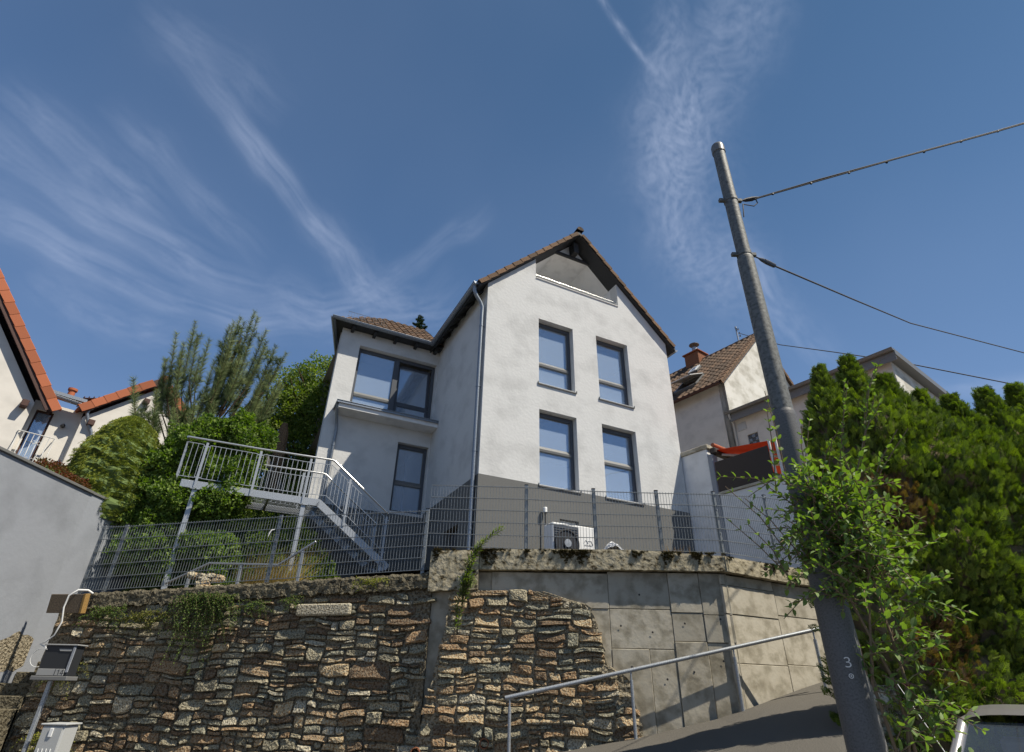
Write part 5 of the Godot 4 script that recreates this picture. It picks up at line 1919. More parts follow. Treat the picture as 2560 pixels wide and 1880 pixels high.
func pole_and_cables() -> void:
	var P := V(2.357, 0, -4.296)
	var p := thing("utility_pole", "tall grey stepped steel pole with a painted 3, shrub round it", "pole", P)
	var lo := MB.new()
	lo.lathe([[0.126, 0.0], [0.121, 1.2], [0.104, 3.0], [0.096, 3.70], [0.093, 3.73], [0.08, 3.78]], Vector3.ZERO, Vector3.UP, 28)
	part("lower_tube", lo, M.pole_low, p)
	var mi := MB.new()
	mi.lathe([[0.086, 3.70], [0.081, 5.46], [0.079, 5.485], [0.069, 5.51]], Vector3.ZERO, Vector3.UP, 24)
	part("middle_tube", mi, M.pole, p)
	var hi := MB.new()
	hi.lathe([[0.069, 5.45], [0.066, 7.12], [0.066, 7.17]], Vector3.ZERO, Vector3.UP, 24)
	part("upper_tube", hi, M.pole, p)
	var cp := MB.new()
	cp.lathe([[0.066, 7.10], [0.074, 7.10], [0.074, 7.2], [0.066, 7.225], [0.0, 7.235]], Vector3.ZERO, Vector3.UP, 24)
	part("cap", cp, M.rail_grey, p)
	for y in [6.30, 5.52]:
		var cl := MB.new()
		cl.lathe([[0.068, y], [0.074, y], [0.074, y + 0.05], [0.068, y + 0.05]], Vector3.ZERO, Vector3.UP, 20)
		cl.cb(V(-0.13, y + 0.005, -0.02), V(-0.07, y + 0.045, 0.02), 0.004)
		cl.cb(V(0.07, y + 0.005, -0.02), V(0.12, y + 0.045, 0.02), 0.004)
		part("clamp", cl, M.pole, p)
	# painted number and ring facing the street
	var a := atan2(-P.x, -P.z) + 0.12
	var tm := TextMesh.new()
	tm.text = "3"
	var sf := SystemFont.new()
	sf.font_names = PackedStringArray(["Droid Sans"])
	tm.font = sf
	tm.font_size = 32
	tm.pixel_size = 0.0026
	tm.depth = 0.003
	var num := part("number", tm, M.paint_white, p)
	num.position = V(sin(a) * 0.1195, 1.815, cos(a) * 0.1195)
	num.rotation.y = a
	var rg := MB.new()
	var pts := []
	for k in 13:
		pts.append(V(cos(TAU * k / 12) * 0.013, sin(TAU * k / 12) * 0.013, 0))
	rg.tube(pts, [0.0028], 6, false)
	rg.lathe([[0.0, 0.001], [0.005, 0.001], [0.005, -0.002]], Vector3.ZERO, V(0, 0, 1), 8)
	var ring := part("number_ring", rg, M.paint_white, p)
	ring.position = V(sin(a) * 0.1195, 1.735, cos(a) * 0.1195)
	ring.rotation.y = a
	# cables
	var A1 := P + V(0.12, 6.33, 0.0)
	var c1 := thing("cable", "twisted overhead cable with clips running from the pole top to the upper edge", "cable")
	var e1 := V(8.211, 8.069, -3.685)
	var m1 := MB.new()
	m1.tube([A1 + V(0.14, 0.03, 0)] + [A1.lerp(e1, 0.15) + V(0, -0.01, 0)] + [A1.lerp(e1, 0.5) + V(0, -0.03, 0)] + [e1], [0.009], 8)
	part("wire", m1, M.cable, c1)
	var m1b := MB.new()
	m1b.tube([A1 + V(0.14, 0.015, 0.01), A1.lerp(e1, 0.3) + V(0, -0.035, 0.01), A1.lerp(e1, 0.5) + V(0, -0.05, 0.01), e1 + V(0, -0.015, 0.01)], [0.006], 8)
	part("wire", m1b, M.cable, c1)
	for k in 10:
		var m := MB.new()
		var q := A1.lerp(e1, 0.06 + 0.075 * k)
		m.cbox(Transform3D(Basis(), q + V(0, -0.028 - 0.01 * sin(PI * (0.06 + 0.075 * k)), 0)), V(0.022, 0.026, 0.02), 0.004)
		part("clip", m, M.black, c1)
	var i1 := MB.new()
	i1.tube([A1, A1 + V(0.05, 0.012, 0), A1 + V(0.12, 0.03, 0), A1 + V(0.2, 0.055, 0)], [0.008, 0.022, 0.026, 0.01], 10)
	part("tension_clamp", i1, M.black, c1)
	var lp := MB.new()
	lp.tube([A1 + V(0.16, 0.03, 0), A1 + V(0.17, -0.03, 0), A1 + V(0.12, -0.08, 0), A1 + V(0.03, -0.06, 0), A1 + V(-0.03, -0.12, 0.06), A1 + V(-0.05, -0.3, 0.05)], [0.006], 6)
	part("jumper", lp, M.cable, c1)
	var A2 := P + V(0.1, 5.53, 0.0)
	var c2 := thing("cable", "thin slack cable from the pole's second clamp falling away to the right", "cable")
	var m2 := MB.new()
	var dirn := V(26.746, 14.392, -20.992)
	var S2 := A2 + (V(9.263, 9.28, -10.498) - A2).normalized() * 0.62 + V(0, -0.02, 0)
	m2.tube([S2, V(5.2, 6.95, -6.75), V(9.263, 9.24, -10.498), V(18.515, 12.621, -16.799), dirn], [0.010, 0.011, 0.013, 0.018, 0.02], 8)
	part("wire", m2, M.cable, c2)
	var i2 := MB.new()
	i2.tube([A2, A2.lerp(S2, 0.2), A2.lerp(S2, 0.35), A2.lerp(S2, 0.6), A2.lerp(S2, 0.95), S2], [0.008, 0.008, 0.02, 0.026, 0.024, 0.01], 10)
	part("tension_clamp", i2, M.black, c2)
	var c3 := thing("cable", "black service cable from the roof mast passing behind the pole to the right", "cable")
	var m3 := MB.new()
	var A3: Vector3 = V(8.867, 0, -20.134) + Basis(Vector3.UP, 0.6283) * V(3.84, 17.55, -0.88)
	m3.tube([A3, V(12.9, 16.38, -22.3), V(14.6, 15.25, -21.1), V(16.494, 14.2, -20.098), V(21.132, 12.98, -19.861), V(27.0, 12.2, -20.4)], [0.016, 0.02, 0.022, 0.024, 0.024], 8)
	part("wire", m3, M.cable, c3)

# ---------------------------------------------------------------- vegetation
func multi(called: String, mesh: Mesh, m: Material, list: Array, cols: Array, parent: Node) -> MultiMeshInstance3D:
	var mm := MultiMesh.new()
	mm.transform_format = MultiMesh.TRANSFORM_3D
	mm.use_colors = true
	mm.mesh = mesh
	mm.instance_count = list.size()
	for k in list.size():
		mm.set_instance_transform(k, list[k])
		mm.set_instance_color(k, cols[k])
	var o := MultiMeshInstance3D.new()
	o.name = called
	o.multimesh = mm
	o.material_override = m
	o.set_meta("kind", "stuff")
	parent.add_child(o, true)
	return o

func facing(p: Vector3, dir: Vector3, roll: float, s: float) -> Transform3D:
	# y axis along dir
	var y := dir.normalized()
	var x := y.cross(Vector3.UP if absf(y.y) < 0.95 else Vector3.RIGHT).normalized()
	var z := x.cross(y)
	var b := Basis(x, y, z) * Basis(Vector3.UP, roll)
	return Transform3D(b.scaled_local(Vector3.ONE * s), p)

func leaf_into(mb: MB, t: Transform3D, l: float, w: float, fold := 0.25, bend := 0.15) -> void:
	# a folded leaf along +y, lying in xy, upper side +z
	var a := t * V(0, 0, 0)
	var m1 := t * V(0, l * 0.38, -bend * l * 0.12)
	var m2 := t * V(0, l * 0.72, -bend * l * 0.45)
	var tip := t * V(0, l, -bend * l)
	for s in [-1.0, 1.0]:
		var p1 := t * V(s * w * 0.46, l * 0.30, fold * w - bend * l * 0.1)
		var p2 := t * V(s * w * 0.42, l * 0.64, fold * w * 0.9 - bend * l * 0.38)
		if s > 0:
			mb.t3(a, p1, m1); mb.t3(m1, p1, p2); mb.t3(m1, p2, m2); mb.t3(m2, p2, tip)
		else:
			mb.t3(a, m1, p1); mb.t3(m1, p2, p1); mb.t3(m1, m2, p2); mb.t3(m2, tip, p2)

func leaf_mesh(l: float, w: float, fold := 0.25, bend := 0.2) -> ArrayMesh:
	var mb := MB.new()
	leaf_into(mb, Transform3D(), l, w, fold, bend)
	return mb.mesh()

func leaf_cluster(n: int, l: float, w: float, spread: float) -> ArrayMesh:
	# a twig end with n leaves turned every way, y outwards
	var mb := MB.new()
	for k in n:
		var p := V(rr(-1, 1), rr(-0.6, 1), rr(-1, 1)) * spread
		var d := (p.normalized() + V(rr(-0.6, 0.6), rr(0.0, 0.8), rr(-0.6, 0.6))).normalized()
		leaf_into(mb, facing(p, d, rr(0, TAU), rr(0.75, 1.2)), l, w, rr(0.1, 0.35), rr(0.0, 0.4))
	return mb.mesh()

func thuja_spray() -> ArrayMesh:
	# flat fan of scale-leaved branchlets along +y
	var mb := MB.new()
	var L := 0.15
	var add := func(p0: Vector3, p1: Vector3, w: float) -> void:
		var d: Vector3 = (p1 - p0)
		var s: Vector3 = d.cross(V(0, 0, 1)).normalized() * w
		var m: Vector3 = p0.lerp(p1, 0.45)
		var z := V(0, 0, w * 0.35)
		mb.t3(p0, m + s + z * 0.0, m + z); mb.t3(p0, m + z, m - s)
		mb.t3(m + s, p1, m + z); mb.t3(m + z, p1, m - s)
	add.call(V(0, 0, 0), V(0, L, -0.012), 0.006)
	for k in 5:
		var y := L * (0.12 + 0.17 * k)
		var ln := L * (0.58 - 0.08 * k)
		for s in [-1.0, 1.0]:
			var a := 0.72 - 0.06 * k
			var e := V(s * sin(a) * ln, y + cos(a) * ln, -0.02 - rr(0, 0.02))
			var b := V(0, y, -0.003 * k)
			add.call(b, e, 0.0065)
			if k < 3:
				var mid: Vector3 = b.lerp(e, 0.5)
				add.call(mid, mid + V(s * 0.012, ln * 0.42, -0.01), 0.0055)
				add.call(mid, mid + V(s * ln * 0.36, ln * 0.12, -0.01), 0.0055)
	return mb.mesh()

func needle_tuft(n: int, l: float, w: float, open: float) -> ArrayMesh:
	var mb := MB.new()
	for k in n:
		var a := TAU * k / n + rr(-0.2, 0.2)
		var o := open * rr(0.7, 1.2)
		var d := V(cos(a) * sin(o), cos(o), sin(a) * sin(o))
		var ll := l * rr(0.8, 1.15)
		var s := d.cross(V(-sin(a), 0.2, cos(a))).normalized() * w
		var p0 := V(cos(a), 0, sin(a)) * 0.004
		mb.t3(p0 - s, p0 + s, p0 + d * ll)
	return mb.mesh()

func col_mix(a: Color, b: Color, t: float, j := 0.15) -> Color:
	var c := a.lerp(b, clampf(t, 0.0, 1.0))
	var f := 1.0 + rr(-j, j)
	return Color(c.r * f, c.g * f, c.b * f)

# lumpy blob of foliage: R(dir) scaled ellipsoid with noise lumps; returns [point, normal] samples
func blob_points(center: Vector3, rad: Vector3, n: int, lump: float, freq: float, depth: float, low := -1.0) -> Array:
	var out := []
	var tries := 0
	while out.size() < n and tries < n * 4:
		tries += 1
		var d := V(rr(-1, 1), rr(-1, 1), rr(-1, 1))
		var l := d.length()
		if l > 1.0 or l < 0.05:
			continue
		d /= l
		if d.y < low:
			continue
		var nz := fn.get_noise_3d((center.x + d.x * rad.x) * freq, (center.y + d.y * rad.y) * freq, (center.z + d.z * rad.z) * freq)
		var s := (1.0 + lump * nz) * (1.0 - depth * pow(rng.randf(), 2.0))
		out.append([center + d * rad * s, (d / rad).normalized(), nz])
	return out

func core_blob(mb: MB, center: Vector3, rad: Vector3, lump: float, freq: float) -> void:
	var nu := 14
	var nv := 9
	var P := func(i: int, j: int) -> Vector3:
		var a := TAU * i / nu
		var b := PI * j / nv - PI * 0.5
		var d := V(cos(a) * cos(b), sin(b), sin(a) * cos(b))
		var nz := fn.get_noise_3d((center.x + d.x * rad.x) * freq, (center.y + d.y * rad.y) * freq, (center.z + d.z * rad.z) * freq)
		return center + d * rad * (1.0 + lump * nz)
	for i in nu:
		for j in nv:
			mb.quad(P.call(i, j), P.call(i, j + 1), P.call(i + 1, j + 1), P.call(i + 1, j))

func trees() -> void:
	M.leaf = leaf_mat(Color.WHITE, Color(0.85, 0.95, 0.3))
	M.thuja = leaf_mat(Color.WHITE, Color(0.7, 0.8, 0.2))
	M.needle = leaf_mat(Color.WHITE, Color(0.4, 0.5, 0.2))
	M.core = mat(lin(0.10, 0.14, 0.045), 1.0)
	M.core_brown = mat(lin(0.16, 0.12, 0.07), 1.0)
	hedge()
	pine()
	garden_shrubs()
	broadleaf()
	honeysuckle()
	wall_plants()

func hedge() -> void:
	var spray := thuja_spray()
	# [x, z, top, radius, what sets it apart]
	var rows := [
		[4.36, -6.75, 5.68, 0.60, "slim conifer at the hedge's end nearest the concrete wall"],
		[4.80, -6.75, 5.86, 0.70, "tallest pointed conifer of the hedge beside the pole"],
		[5.20, -6.70, 5.55, 0.72, "conifer with a brown dead patch in its side"],
		[5.62, -6.70, 5.30, 0.72, "conifer of the hedge below the annex's white end wall"],
		[6.02, -6.70, 5.24, 0.72, "broad conifer standing right above the parked car"],
		[6.53, -6.70, 5.36, 0.74, "pair-topped conifer of the hedge behind the car roof"],
		[6.98, -6.70, 5.42, 0.74, "conifer of the hedge cut by the picture's edge, taller tip"],
		[7.42, -6.70, 5.36, 0.74, "outermost conifer of the hedge at the picture's edge"],
		[4.15, -6.45, 3.9, 0.50, "low bushy conifer closest behind the pole"],
	]
	for q in rows:
		var top: float = q[2]
		var base := 0.9
		var t := thing("conifer", q[4], "tree", V(q[0], base, q[1]), 0.0, "conifers forming the tall hedge")
		var H := top - base
		var R: float = q[3]
		var prof := func(v: float) -> float:            # radius against height 0..1
			return R * (1.40 - 0.72 * v) * (1.0 - smoothstep(0.70, 1.03, v)) + 0.03
		var tr := MB.new()
		tr.tube([V(0, -0.9, 0), V(0.02, H * 0.5, 0), V(0, H * 0.93, 0)], [0.09, 0.06, 0.01], 8)
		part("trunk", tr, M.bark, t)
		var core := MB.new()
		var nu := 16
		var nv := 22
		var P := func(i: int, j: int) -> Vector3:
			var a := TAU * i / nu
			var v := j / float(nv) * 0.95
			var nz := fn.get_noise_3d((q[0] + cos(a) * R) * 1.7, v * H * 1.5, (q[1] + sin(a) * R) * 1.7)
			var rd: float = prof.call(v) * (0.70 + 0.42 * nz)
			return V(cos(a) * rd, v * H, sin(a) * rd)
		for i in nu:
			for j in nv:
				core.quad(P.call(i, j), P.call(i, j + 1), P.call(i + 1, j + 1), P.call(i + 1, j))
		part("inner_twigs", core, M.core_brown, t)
		var L := []
		var C := []
		var L2 := []
		var C2 := []
		var n := int(9500 * R / 0.74 * H / 4.0)
		for k in n:
			var v := rng.randf()
			var a := rr(0, TAU)
			var wx: float = q[0] + cos(a) * R
			var wz: float = q[1] + sin(a) * R
			var nz := fn.get_noise_3d(wx * 1.7, v * H * 1.5, wz * 1.7)
			var nz2 := fn.get_noise_3d(wx * 5.0, v * H * 4.0, wz * 5.0)
			var rd: float = prof.call(v) * (0.86 + 0.42 * nz + 0.17 * nz2) - 0.14 * pow(rng.randf(), 1.6)
			rd = maxf(rd, 0.01)
			var p := V(cos(a) * rd, v * H - 0.05, sin(a) * rd)
			var d := V(cos(a) * 0.75 + rr(-0.35, 0.35), 0.55 + rr(-0.45, 0.45) + v * 0.5, sin(a) * 0.75 + rr(-0.35, 0.35))
			var tf := facing(p, d, rr(0, TAU), rr(0.5, 0.95))
			var wp := p + V(q[0], base, q[1])
			var dead := (wp - V(4.42, 3.55, -6.02)).length() < 0.42 and absf(wp.y - 3.45) < 0.45 and rng.randf() < 0.85
			dead = dead or ((wp - V(4.35, 2.0, -6.0)).length() < 0.35 and rng.randf() < 0.6)
			if dead:
				L2.append(tf)
				C2.append(col_mix(Color(0.16, 0.085, 0.045), Color(0.26, 0.16, 0.09), rng.randf(), 0.2))
			else:
				L.append(tf)
				var g := rng.randf()
				C.append(col_mix(Color(0.055, 0.09, 0.022), Color(0.30, 0.36, 0.06), g, 0.18))
		multi("crown", spray, M.thuja, L, C, t)
		if L2.size() > 12:
			var dd := multi("dead_sprays", spray, M.thuja, L2, C2, t)
			dd.set_meta("label", "brown dead foliage")

func pine() -> void:
	var base := V(-9.0, 3.6, -14.9)
	var t := thing("pine_tree", "dark green pine with upswept shoots behind the dwarf spruce", "tree", base)
	var tr := MB.new()
	tr.tube([V(0, -0.3, 0), V(0.05, 2.5, 0), V(0.0, 4.6, 0.1), V(0.25, 6.3, 0.15), V(0.4, 7.6, 0.15)], [0.19, 0.16, 0.12, 0.07, 0.03], 10)
	part("trunk", tr, M.bark, t)
	# shoot tips in the tree's own axes
	var tips := [
		[V(0.56, 8.62, 0.14), 0.75], [V(0.75, 8.35, 0.2), 0.72], [V(0.30, 8.25, 0.1), 0.7], [V(-0.70, 7.66, 0.94), 0.52], [V(-0.99, 7.09, 1.15), 0.5], [V(-0.99, 6.14, 1.15), 0.42], [V(-0.28, 7.2, 0.65), 0.55],
		[V(0.07, 7.87, 0.43), 0.62], [V(0.98, 8.07, -0.09), 0.66], [V(1.66, 7.44, -0.44), 0.6], [V(1.39, 6.92, -0.3), 0.52], [V(-1.45, 5.33, 1.49), 0.30], [V(-1.09, 4.5, 1.22), 0.26], [V(-0.87, 4.86, 1.06), 0.3],
		[V(-0.75, 6.57, 0.97), 0.46], [V(0.49, 7.27, 0.19), 0.62], [V(0.2, 5.55, 0.36), 0.45], [V(1.16, 5.71, -0.18), 0.42], [V(-0.75, 3.8, 0.97), 0.22], [V(1.76, 6.28, -0.48), 0.46], [V(1.2, 7.3, 0.1), 0.6], [V(0.9, 6.6, 0.3), 0.5],
		[V(-0.5, 5.8, 1.0), 0.4], [V(-0.2, 6.4, 0.9), 0.45], [V(-1.2, 6.3, 0.9), 0.42], [V(-1.3, 4.9, 0.9), 0.3], [V(1.5, 5.4, 0.2), 0.36], [V(0.6, 5.0, 0.8), 0.32], [V(-0.3, 4.6, 1.1), 0.28], [V(1.9, 5.8, 0.0), 0.36],
		[V(0.3, 6.9, -0.9), 0.55], [V(-0.7, 6.3, -0.8), 0.45], [V(1.0, 6.0, -1.1), 0.42], [V(-1.0, 5.2, -0.7), 0.34], [V(0.2, 4.8, -1.3), 0.3], [V(1.3, 4.6, -0.9), 0.28], [V(1.2, 4.3, 0.5), 0.24], [V(0.1, 4.1, 1.1), 0.22],
	]
	var tuft := needle_tuft(13, 0.19, 0.0055, 0.85)
	var L := []
	var C := []
	var rest := tips.duplicate()
	for k in 34:
		var b: Array = tips[rng.randi() % tips.size()]
		var o: Vector3 = b[0] + V(rr(-0.5, 0.5), rr(-0.8, -0.1), rr(-0.4, 0.5))
		rest.append([o, b[1]])
	var clothe := func(pts: Array, bare: float, fresh: float) -> void:
		var total := 0.0
		for k in pts.size() - 1:
			total += (pts[k + 1] - pts[k]).length()
		var s := total * bare
		while s < total:
			var run := s
			var k := 0
			while k < pts.size() - 2 and run > (pts[k + 1] - pts[k]).length():
				run -= (pts[k + 1] - pts[k]).length()
				k += 1
			var d: Vector3 = (pts[k + 1] - pts[k]).normalized()
			L.append(facing(pts[k] + d * run, d + V(rr(-0.3, 0.3), rr(-0.2, 0.3), rr(-0.3, 0.3)), rr(0, TAU), rr(0.65, 1.25) * (0.75 + 0.35 * sin(PI * s / total))))
			C.append(col_mix(Color(0.07, 0.11, 0.045), Color(0.24, 0.28, 0.10), rng.randf() * (0.35 + 0.65 * fresh * s / total), 0.25))
			s += rr(0.02, 0.05)
	for q in rest:
		var tip: Vector3 = q[0]
		var hgt: float = clampf(q[1], 0.15, 0.8) * 7.6
		var st := V(0.05 + 0.01 * hgt, tip.y * rr(0.42, 0.62), 0.05)
		var flat := V(tip.x - st.x, 0, tip.z - st.z)
		var up_by := tip.y - st.y
		var side := V(-flat.z, 0, flat.x) * rr(-0.15, 0.15)
		var m1 := st + flat * 0.42 + side + V(0, up_by * 0.16, 0)
		var m2 := st + flat * 0.80 + side * 0.7 + V(0, up_by * 0.48, 0)
		var br := MB.new()
		br.tube([st, m1, m2, tip], [0.035, 0.024, 0.014, 0.005], 6)
		clothe.call([m1.lerp(m2, 0.5), m2, tip], 0.25, 1.0)
		# side shoots sweeping upwards
		for e in rng.randi_range(1, 4):
			var f := rr(0.05, 0.9)
			var o := m1.lerp(m2, f * 2.0) if f < 0.5 else m2.lerp(tip, f * 2.0 - 1.0)
			var a := rr(0, TAU)
			var ln := rr(0.22, 0.55) * (1.15 - 0.5 * f)
			var e1 := o + V(cos(a) * ln * 0.45, ln * rr(0.0, 0.3), sin(a) * ln * 0.45)
			var e2 := e1 + V(cos(a) * ln * 0.25, ln * rr(0.45, 0.75), sin(a) * ln * 0.25)
			br.tube([o, e1, e2], [0.012, 0.009, 0.004], 5)
			clothe.call([o, e1, e2], 0.2, 1.0)
		part("branch", br, M.bark, t)
	multi("needles", tuft, M.needle, L, C, t)

func shrub_from_blobs(called: String, label: String, cat: String, base: Vector3, blobs: Array, mesh: Mesh, m: Material, ca: Color, cb: Color, per: float, lump: float, freq: float, depth: float, out_bias: float, smin: float, smax: float, core: Material, group := "") -> Node3D:
	var t := thing(called, label, cat, base, 0.0, group)
	var L := []
	var C := []
	var cm := MB.new()
	for b in blobs:
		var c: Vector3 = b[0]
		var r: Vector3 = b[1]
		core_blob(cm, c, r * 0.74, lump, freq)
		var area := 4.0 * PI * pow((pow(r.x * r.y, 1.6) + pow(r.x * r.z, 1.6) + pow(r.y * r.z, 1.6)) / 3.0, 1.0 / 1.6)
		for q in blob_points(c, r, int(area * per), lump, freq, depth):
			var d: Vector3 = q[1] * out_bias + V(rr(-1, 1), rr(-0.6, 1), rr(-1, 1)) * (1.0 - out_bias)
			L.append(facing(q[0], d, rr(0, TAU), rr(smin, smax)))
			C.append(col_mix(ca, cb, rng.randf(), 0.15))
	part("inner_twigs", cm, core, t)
	multi("crown", mesh, m, L, C, t)
	return t

func garden_shrubs() -> void:
	# dwarf spruce: a bumpy cone of tight sprigs
	var sp := needle_tuft(22, 0.034, 0.0036, 1.15)
	var t := thing("dwarf_spruce", "dense conical dwarf spruce on the grey garden wall", "shrub", V(-8.85, 4.5, -11.95))
	var tk := MB.new()
	tk.tube([V(0, -0.2, 0), V(0, 1.6, 0)], [0.07, 0.03], 8)
	part("trunk", tk, M.bark, t)
	var H := 2.55
	var R := 0.98
	var prof := func(v: float) -> float: return R * sqrt(clampf(1.0 - pow(v, 1.7), 0.0, 1.0)) * (0.80 + 0.25 * sin(minf(v * 2.6 + 0.75, PI * 0.6)))
	var lumps := func(a: float, v: float) -> float:
		return fn.get_noise_3d(cos(a) * 1.9 + 7.0, v * H * 1.9, sin(a) * 1.9) * 0.20 + absf(fn.get_noise_3d(cos(a) * 3.6, v * H * 3.4, sin(a) * 3.6)) * 0.42 - 0.06
	var core := MB.new()
	for i in 28:
		for j in 28:
			var P := []
			for q in [[i, j], [i, j + 1], [i + 1, j + 1], [i + 1, j]]:
				var a: float = TAU * q[0] / 28
				var v: float = q[1] / 28.0
				var rd: float = prof.call(v) * (0.93 + lumps.call(a, v))
				P.append(V(cos(a) * rd, v * H, sin(a) * rd))
			core.quad(P[0], P[1], P[2], P[3])
	part("inner_twigs", core, M.core, t)
	var L := []
	var C := []
	for k in 15000:
		var a := rr(0, TAU)
		var v := rng.randf()
		var lu: float = lumps.call(a, v)
		var rd: float = prof.call(v) * (0.97 + lu) + rr(-0.03, 0.012)
		var d := V(cos(a) + rr(-0.6, 0.6), 0.35 + v * 0.6 + rr(-0.5, 0.5), sin(a) + rr(-0.6, 0.6))
		L.append(facing(V(cos(a) * rd, v * H, sin(a) * rd), d, rr(0, TAU), rr(0.8, 1.3)))
		C.append(col_mix(Color(0.17, 0.21, 0.04), Color(0.44, 0.46, 0.09), rng.randf(), 0.15))
	multi("crown", sp, M.needle, L, C, t)
	# ivy-covered bank and mound
	var ivy := leaf_cluster(5, 0.062, 0.058, 0.05)
	shrub_from_blobs("ivy_mound", "glossy ivy mound between the dwarf spruce and the steel landing", "ivy", V(-7.2, 4.6, -12.3), [
		[V(-0.55, 1.0, 0.15), V(0.62, 0.95, 0.6)], [V(0.05, 1.65, 0.0), V(0.7, 0.85, 0.6)], [V(0.6, 2.0, -0.2), V(0.62, 0.78, 0.6)], [V(0.05, 0.3, 0.2), V(0.75, 0.8, 0.65)], [V(0.7, 0.9, 0.0), V(0.65, 1.0, 0.6)], [V(-0.6, 0.1, 0.25), V(0.5, 0.7, 0.55)], [V(0.2, -0.6, 0.3), V(1.1, 0.6, 0.6)],
	], ivy, M.leaf, Color(0.07, 0.13, 0.03), Color(0.26, 0.35, 0.08), 480.0, 0.7, 1.4, 0.30, 0.45, 0.7, 1.25, M.core)
	shrub_from_blobs("ivy_bank", "dark ivy covering the bank underneath the steel landing", "ivy", V(-6.1, 3.0, -13.0), [
		[V(-0.9, 1.0, 0.6), V(0.9, 0.9, 0.5)], [V(0.1, 1.1, 0.2), V(0.95, 0.95, 0.5)], [V(0.9, 1.05, -0.2), V(0.85, 0.95, 0.5)], [V(-0.5, 0.2, 0.8), V(1.1, 0.7, 0.5)], [V(0.8, 0.3, 0.3), V(1.0, 0.75, 0.5)], [V(1.5, 0.5, -0.2), V(0.7, 0.8, 0.4)],
	], ivy, M.leaf, Color(0.06, 0.10, 0.028), Color(0.19, 0.25, 0.065), 360.0, 0.5, 2.0, 0.30, 0.45, 0.6, 1.1, M.core)
	# shrubs behind the landing
	var small := leaf_cluster(6, 0.045, 0.028, 0.06)
	shrub_from_blobs("garden_bush", "loose yellow-green bush behind the landing's balusters", "bush", V(-6.6, 5.0, -14.6), [
		[V(-0.7, 0.6, 0), V(0.6, 0.7, 0.4)], [V(0.1, 0.5, 0), V(0.6, 0.65, 0.4)], [V(0.8, 0.7, -0.2), V(0.6, 0.8, 0.4)], [V(-1.4, 0.9, 0.2), V(0.5, 0.9, 0.4)],
	], small, M.leaf, Color(0.09, 0.14, 0.025), Color(0.25, 0.31, 0.055), 260.0, 0.3, 1.8, 0.3, 0.4, 0.8, 1.3, M.core)
	# red-leaved and low plants on the grey wall
	shrub_from_blobs("red_shrub", "low shrub with red young leaves on top of the grey wall", "shrub", V(-8.75, 4.66, -10.6), [
		[V(0, 0.22, 0), V(0.34, 0.28, 0.5)], [V(0.05, 0.3, 0.5), V(0.3, 0.25, 0.4)],
	], leaf_cluster(6, 0.04, 0.022, 0.04), M.leaf, Color(0.06, 0.075, 0.02), Color(0.24, 0.055, 0.035), 420.0, 0.25, 3.0, 0.25, 0.5, 0.8, 1.2, M.core)
	shrub_from_blobs("low_plant", "small yellow-green plant on the grey wall below the railing", "plant", V(-8.72, 4.66, -9.55), [
		[V(0, 0.12, 0), V(0.22, 0.18, 0.22)],
	], leaf_cluster(6, 0.035, 0.016, 0.04), M.leaf, Color(0.12, 0.17, 0.03), Color(0.22, 0.27, 0.05), 500.0, 0.25, 3.0, 0.25, 0.5, 0.8, 1.2, M.core)
	for q in [[-8.62, -10.95], [-8.55, -11.25]]:
		var st := MB.new()
		st.lathe([[0.0, 0.0], [0.12, 0.02], [0.15, 0.08], [0.11, 0.14], [0.0, 0.16]], V(0, 0, 0), Vector3.UP, 14)
		var o := solo("pebble", st, M.concrete[3])
		o.position = V(q[0], 4.8, q[1])
		tag(o, "smooth pale boulder on the wall, %s the dwarf spruce" % ("farther from" if q[1] > -11 else "tucked beside"), "stone")

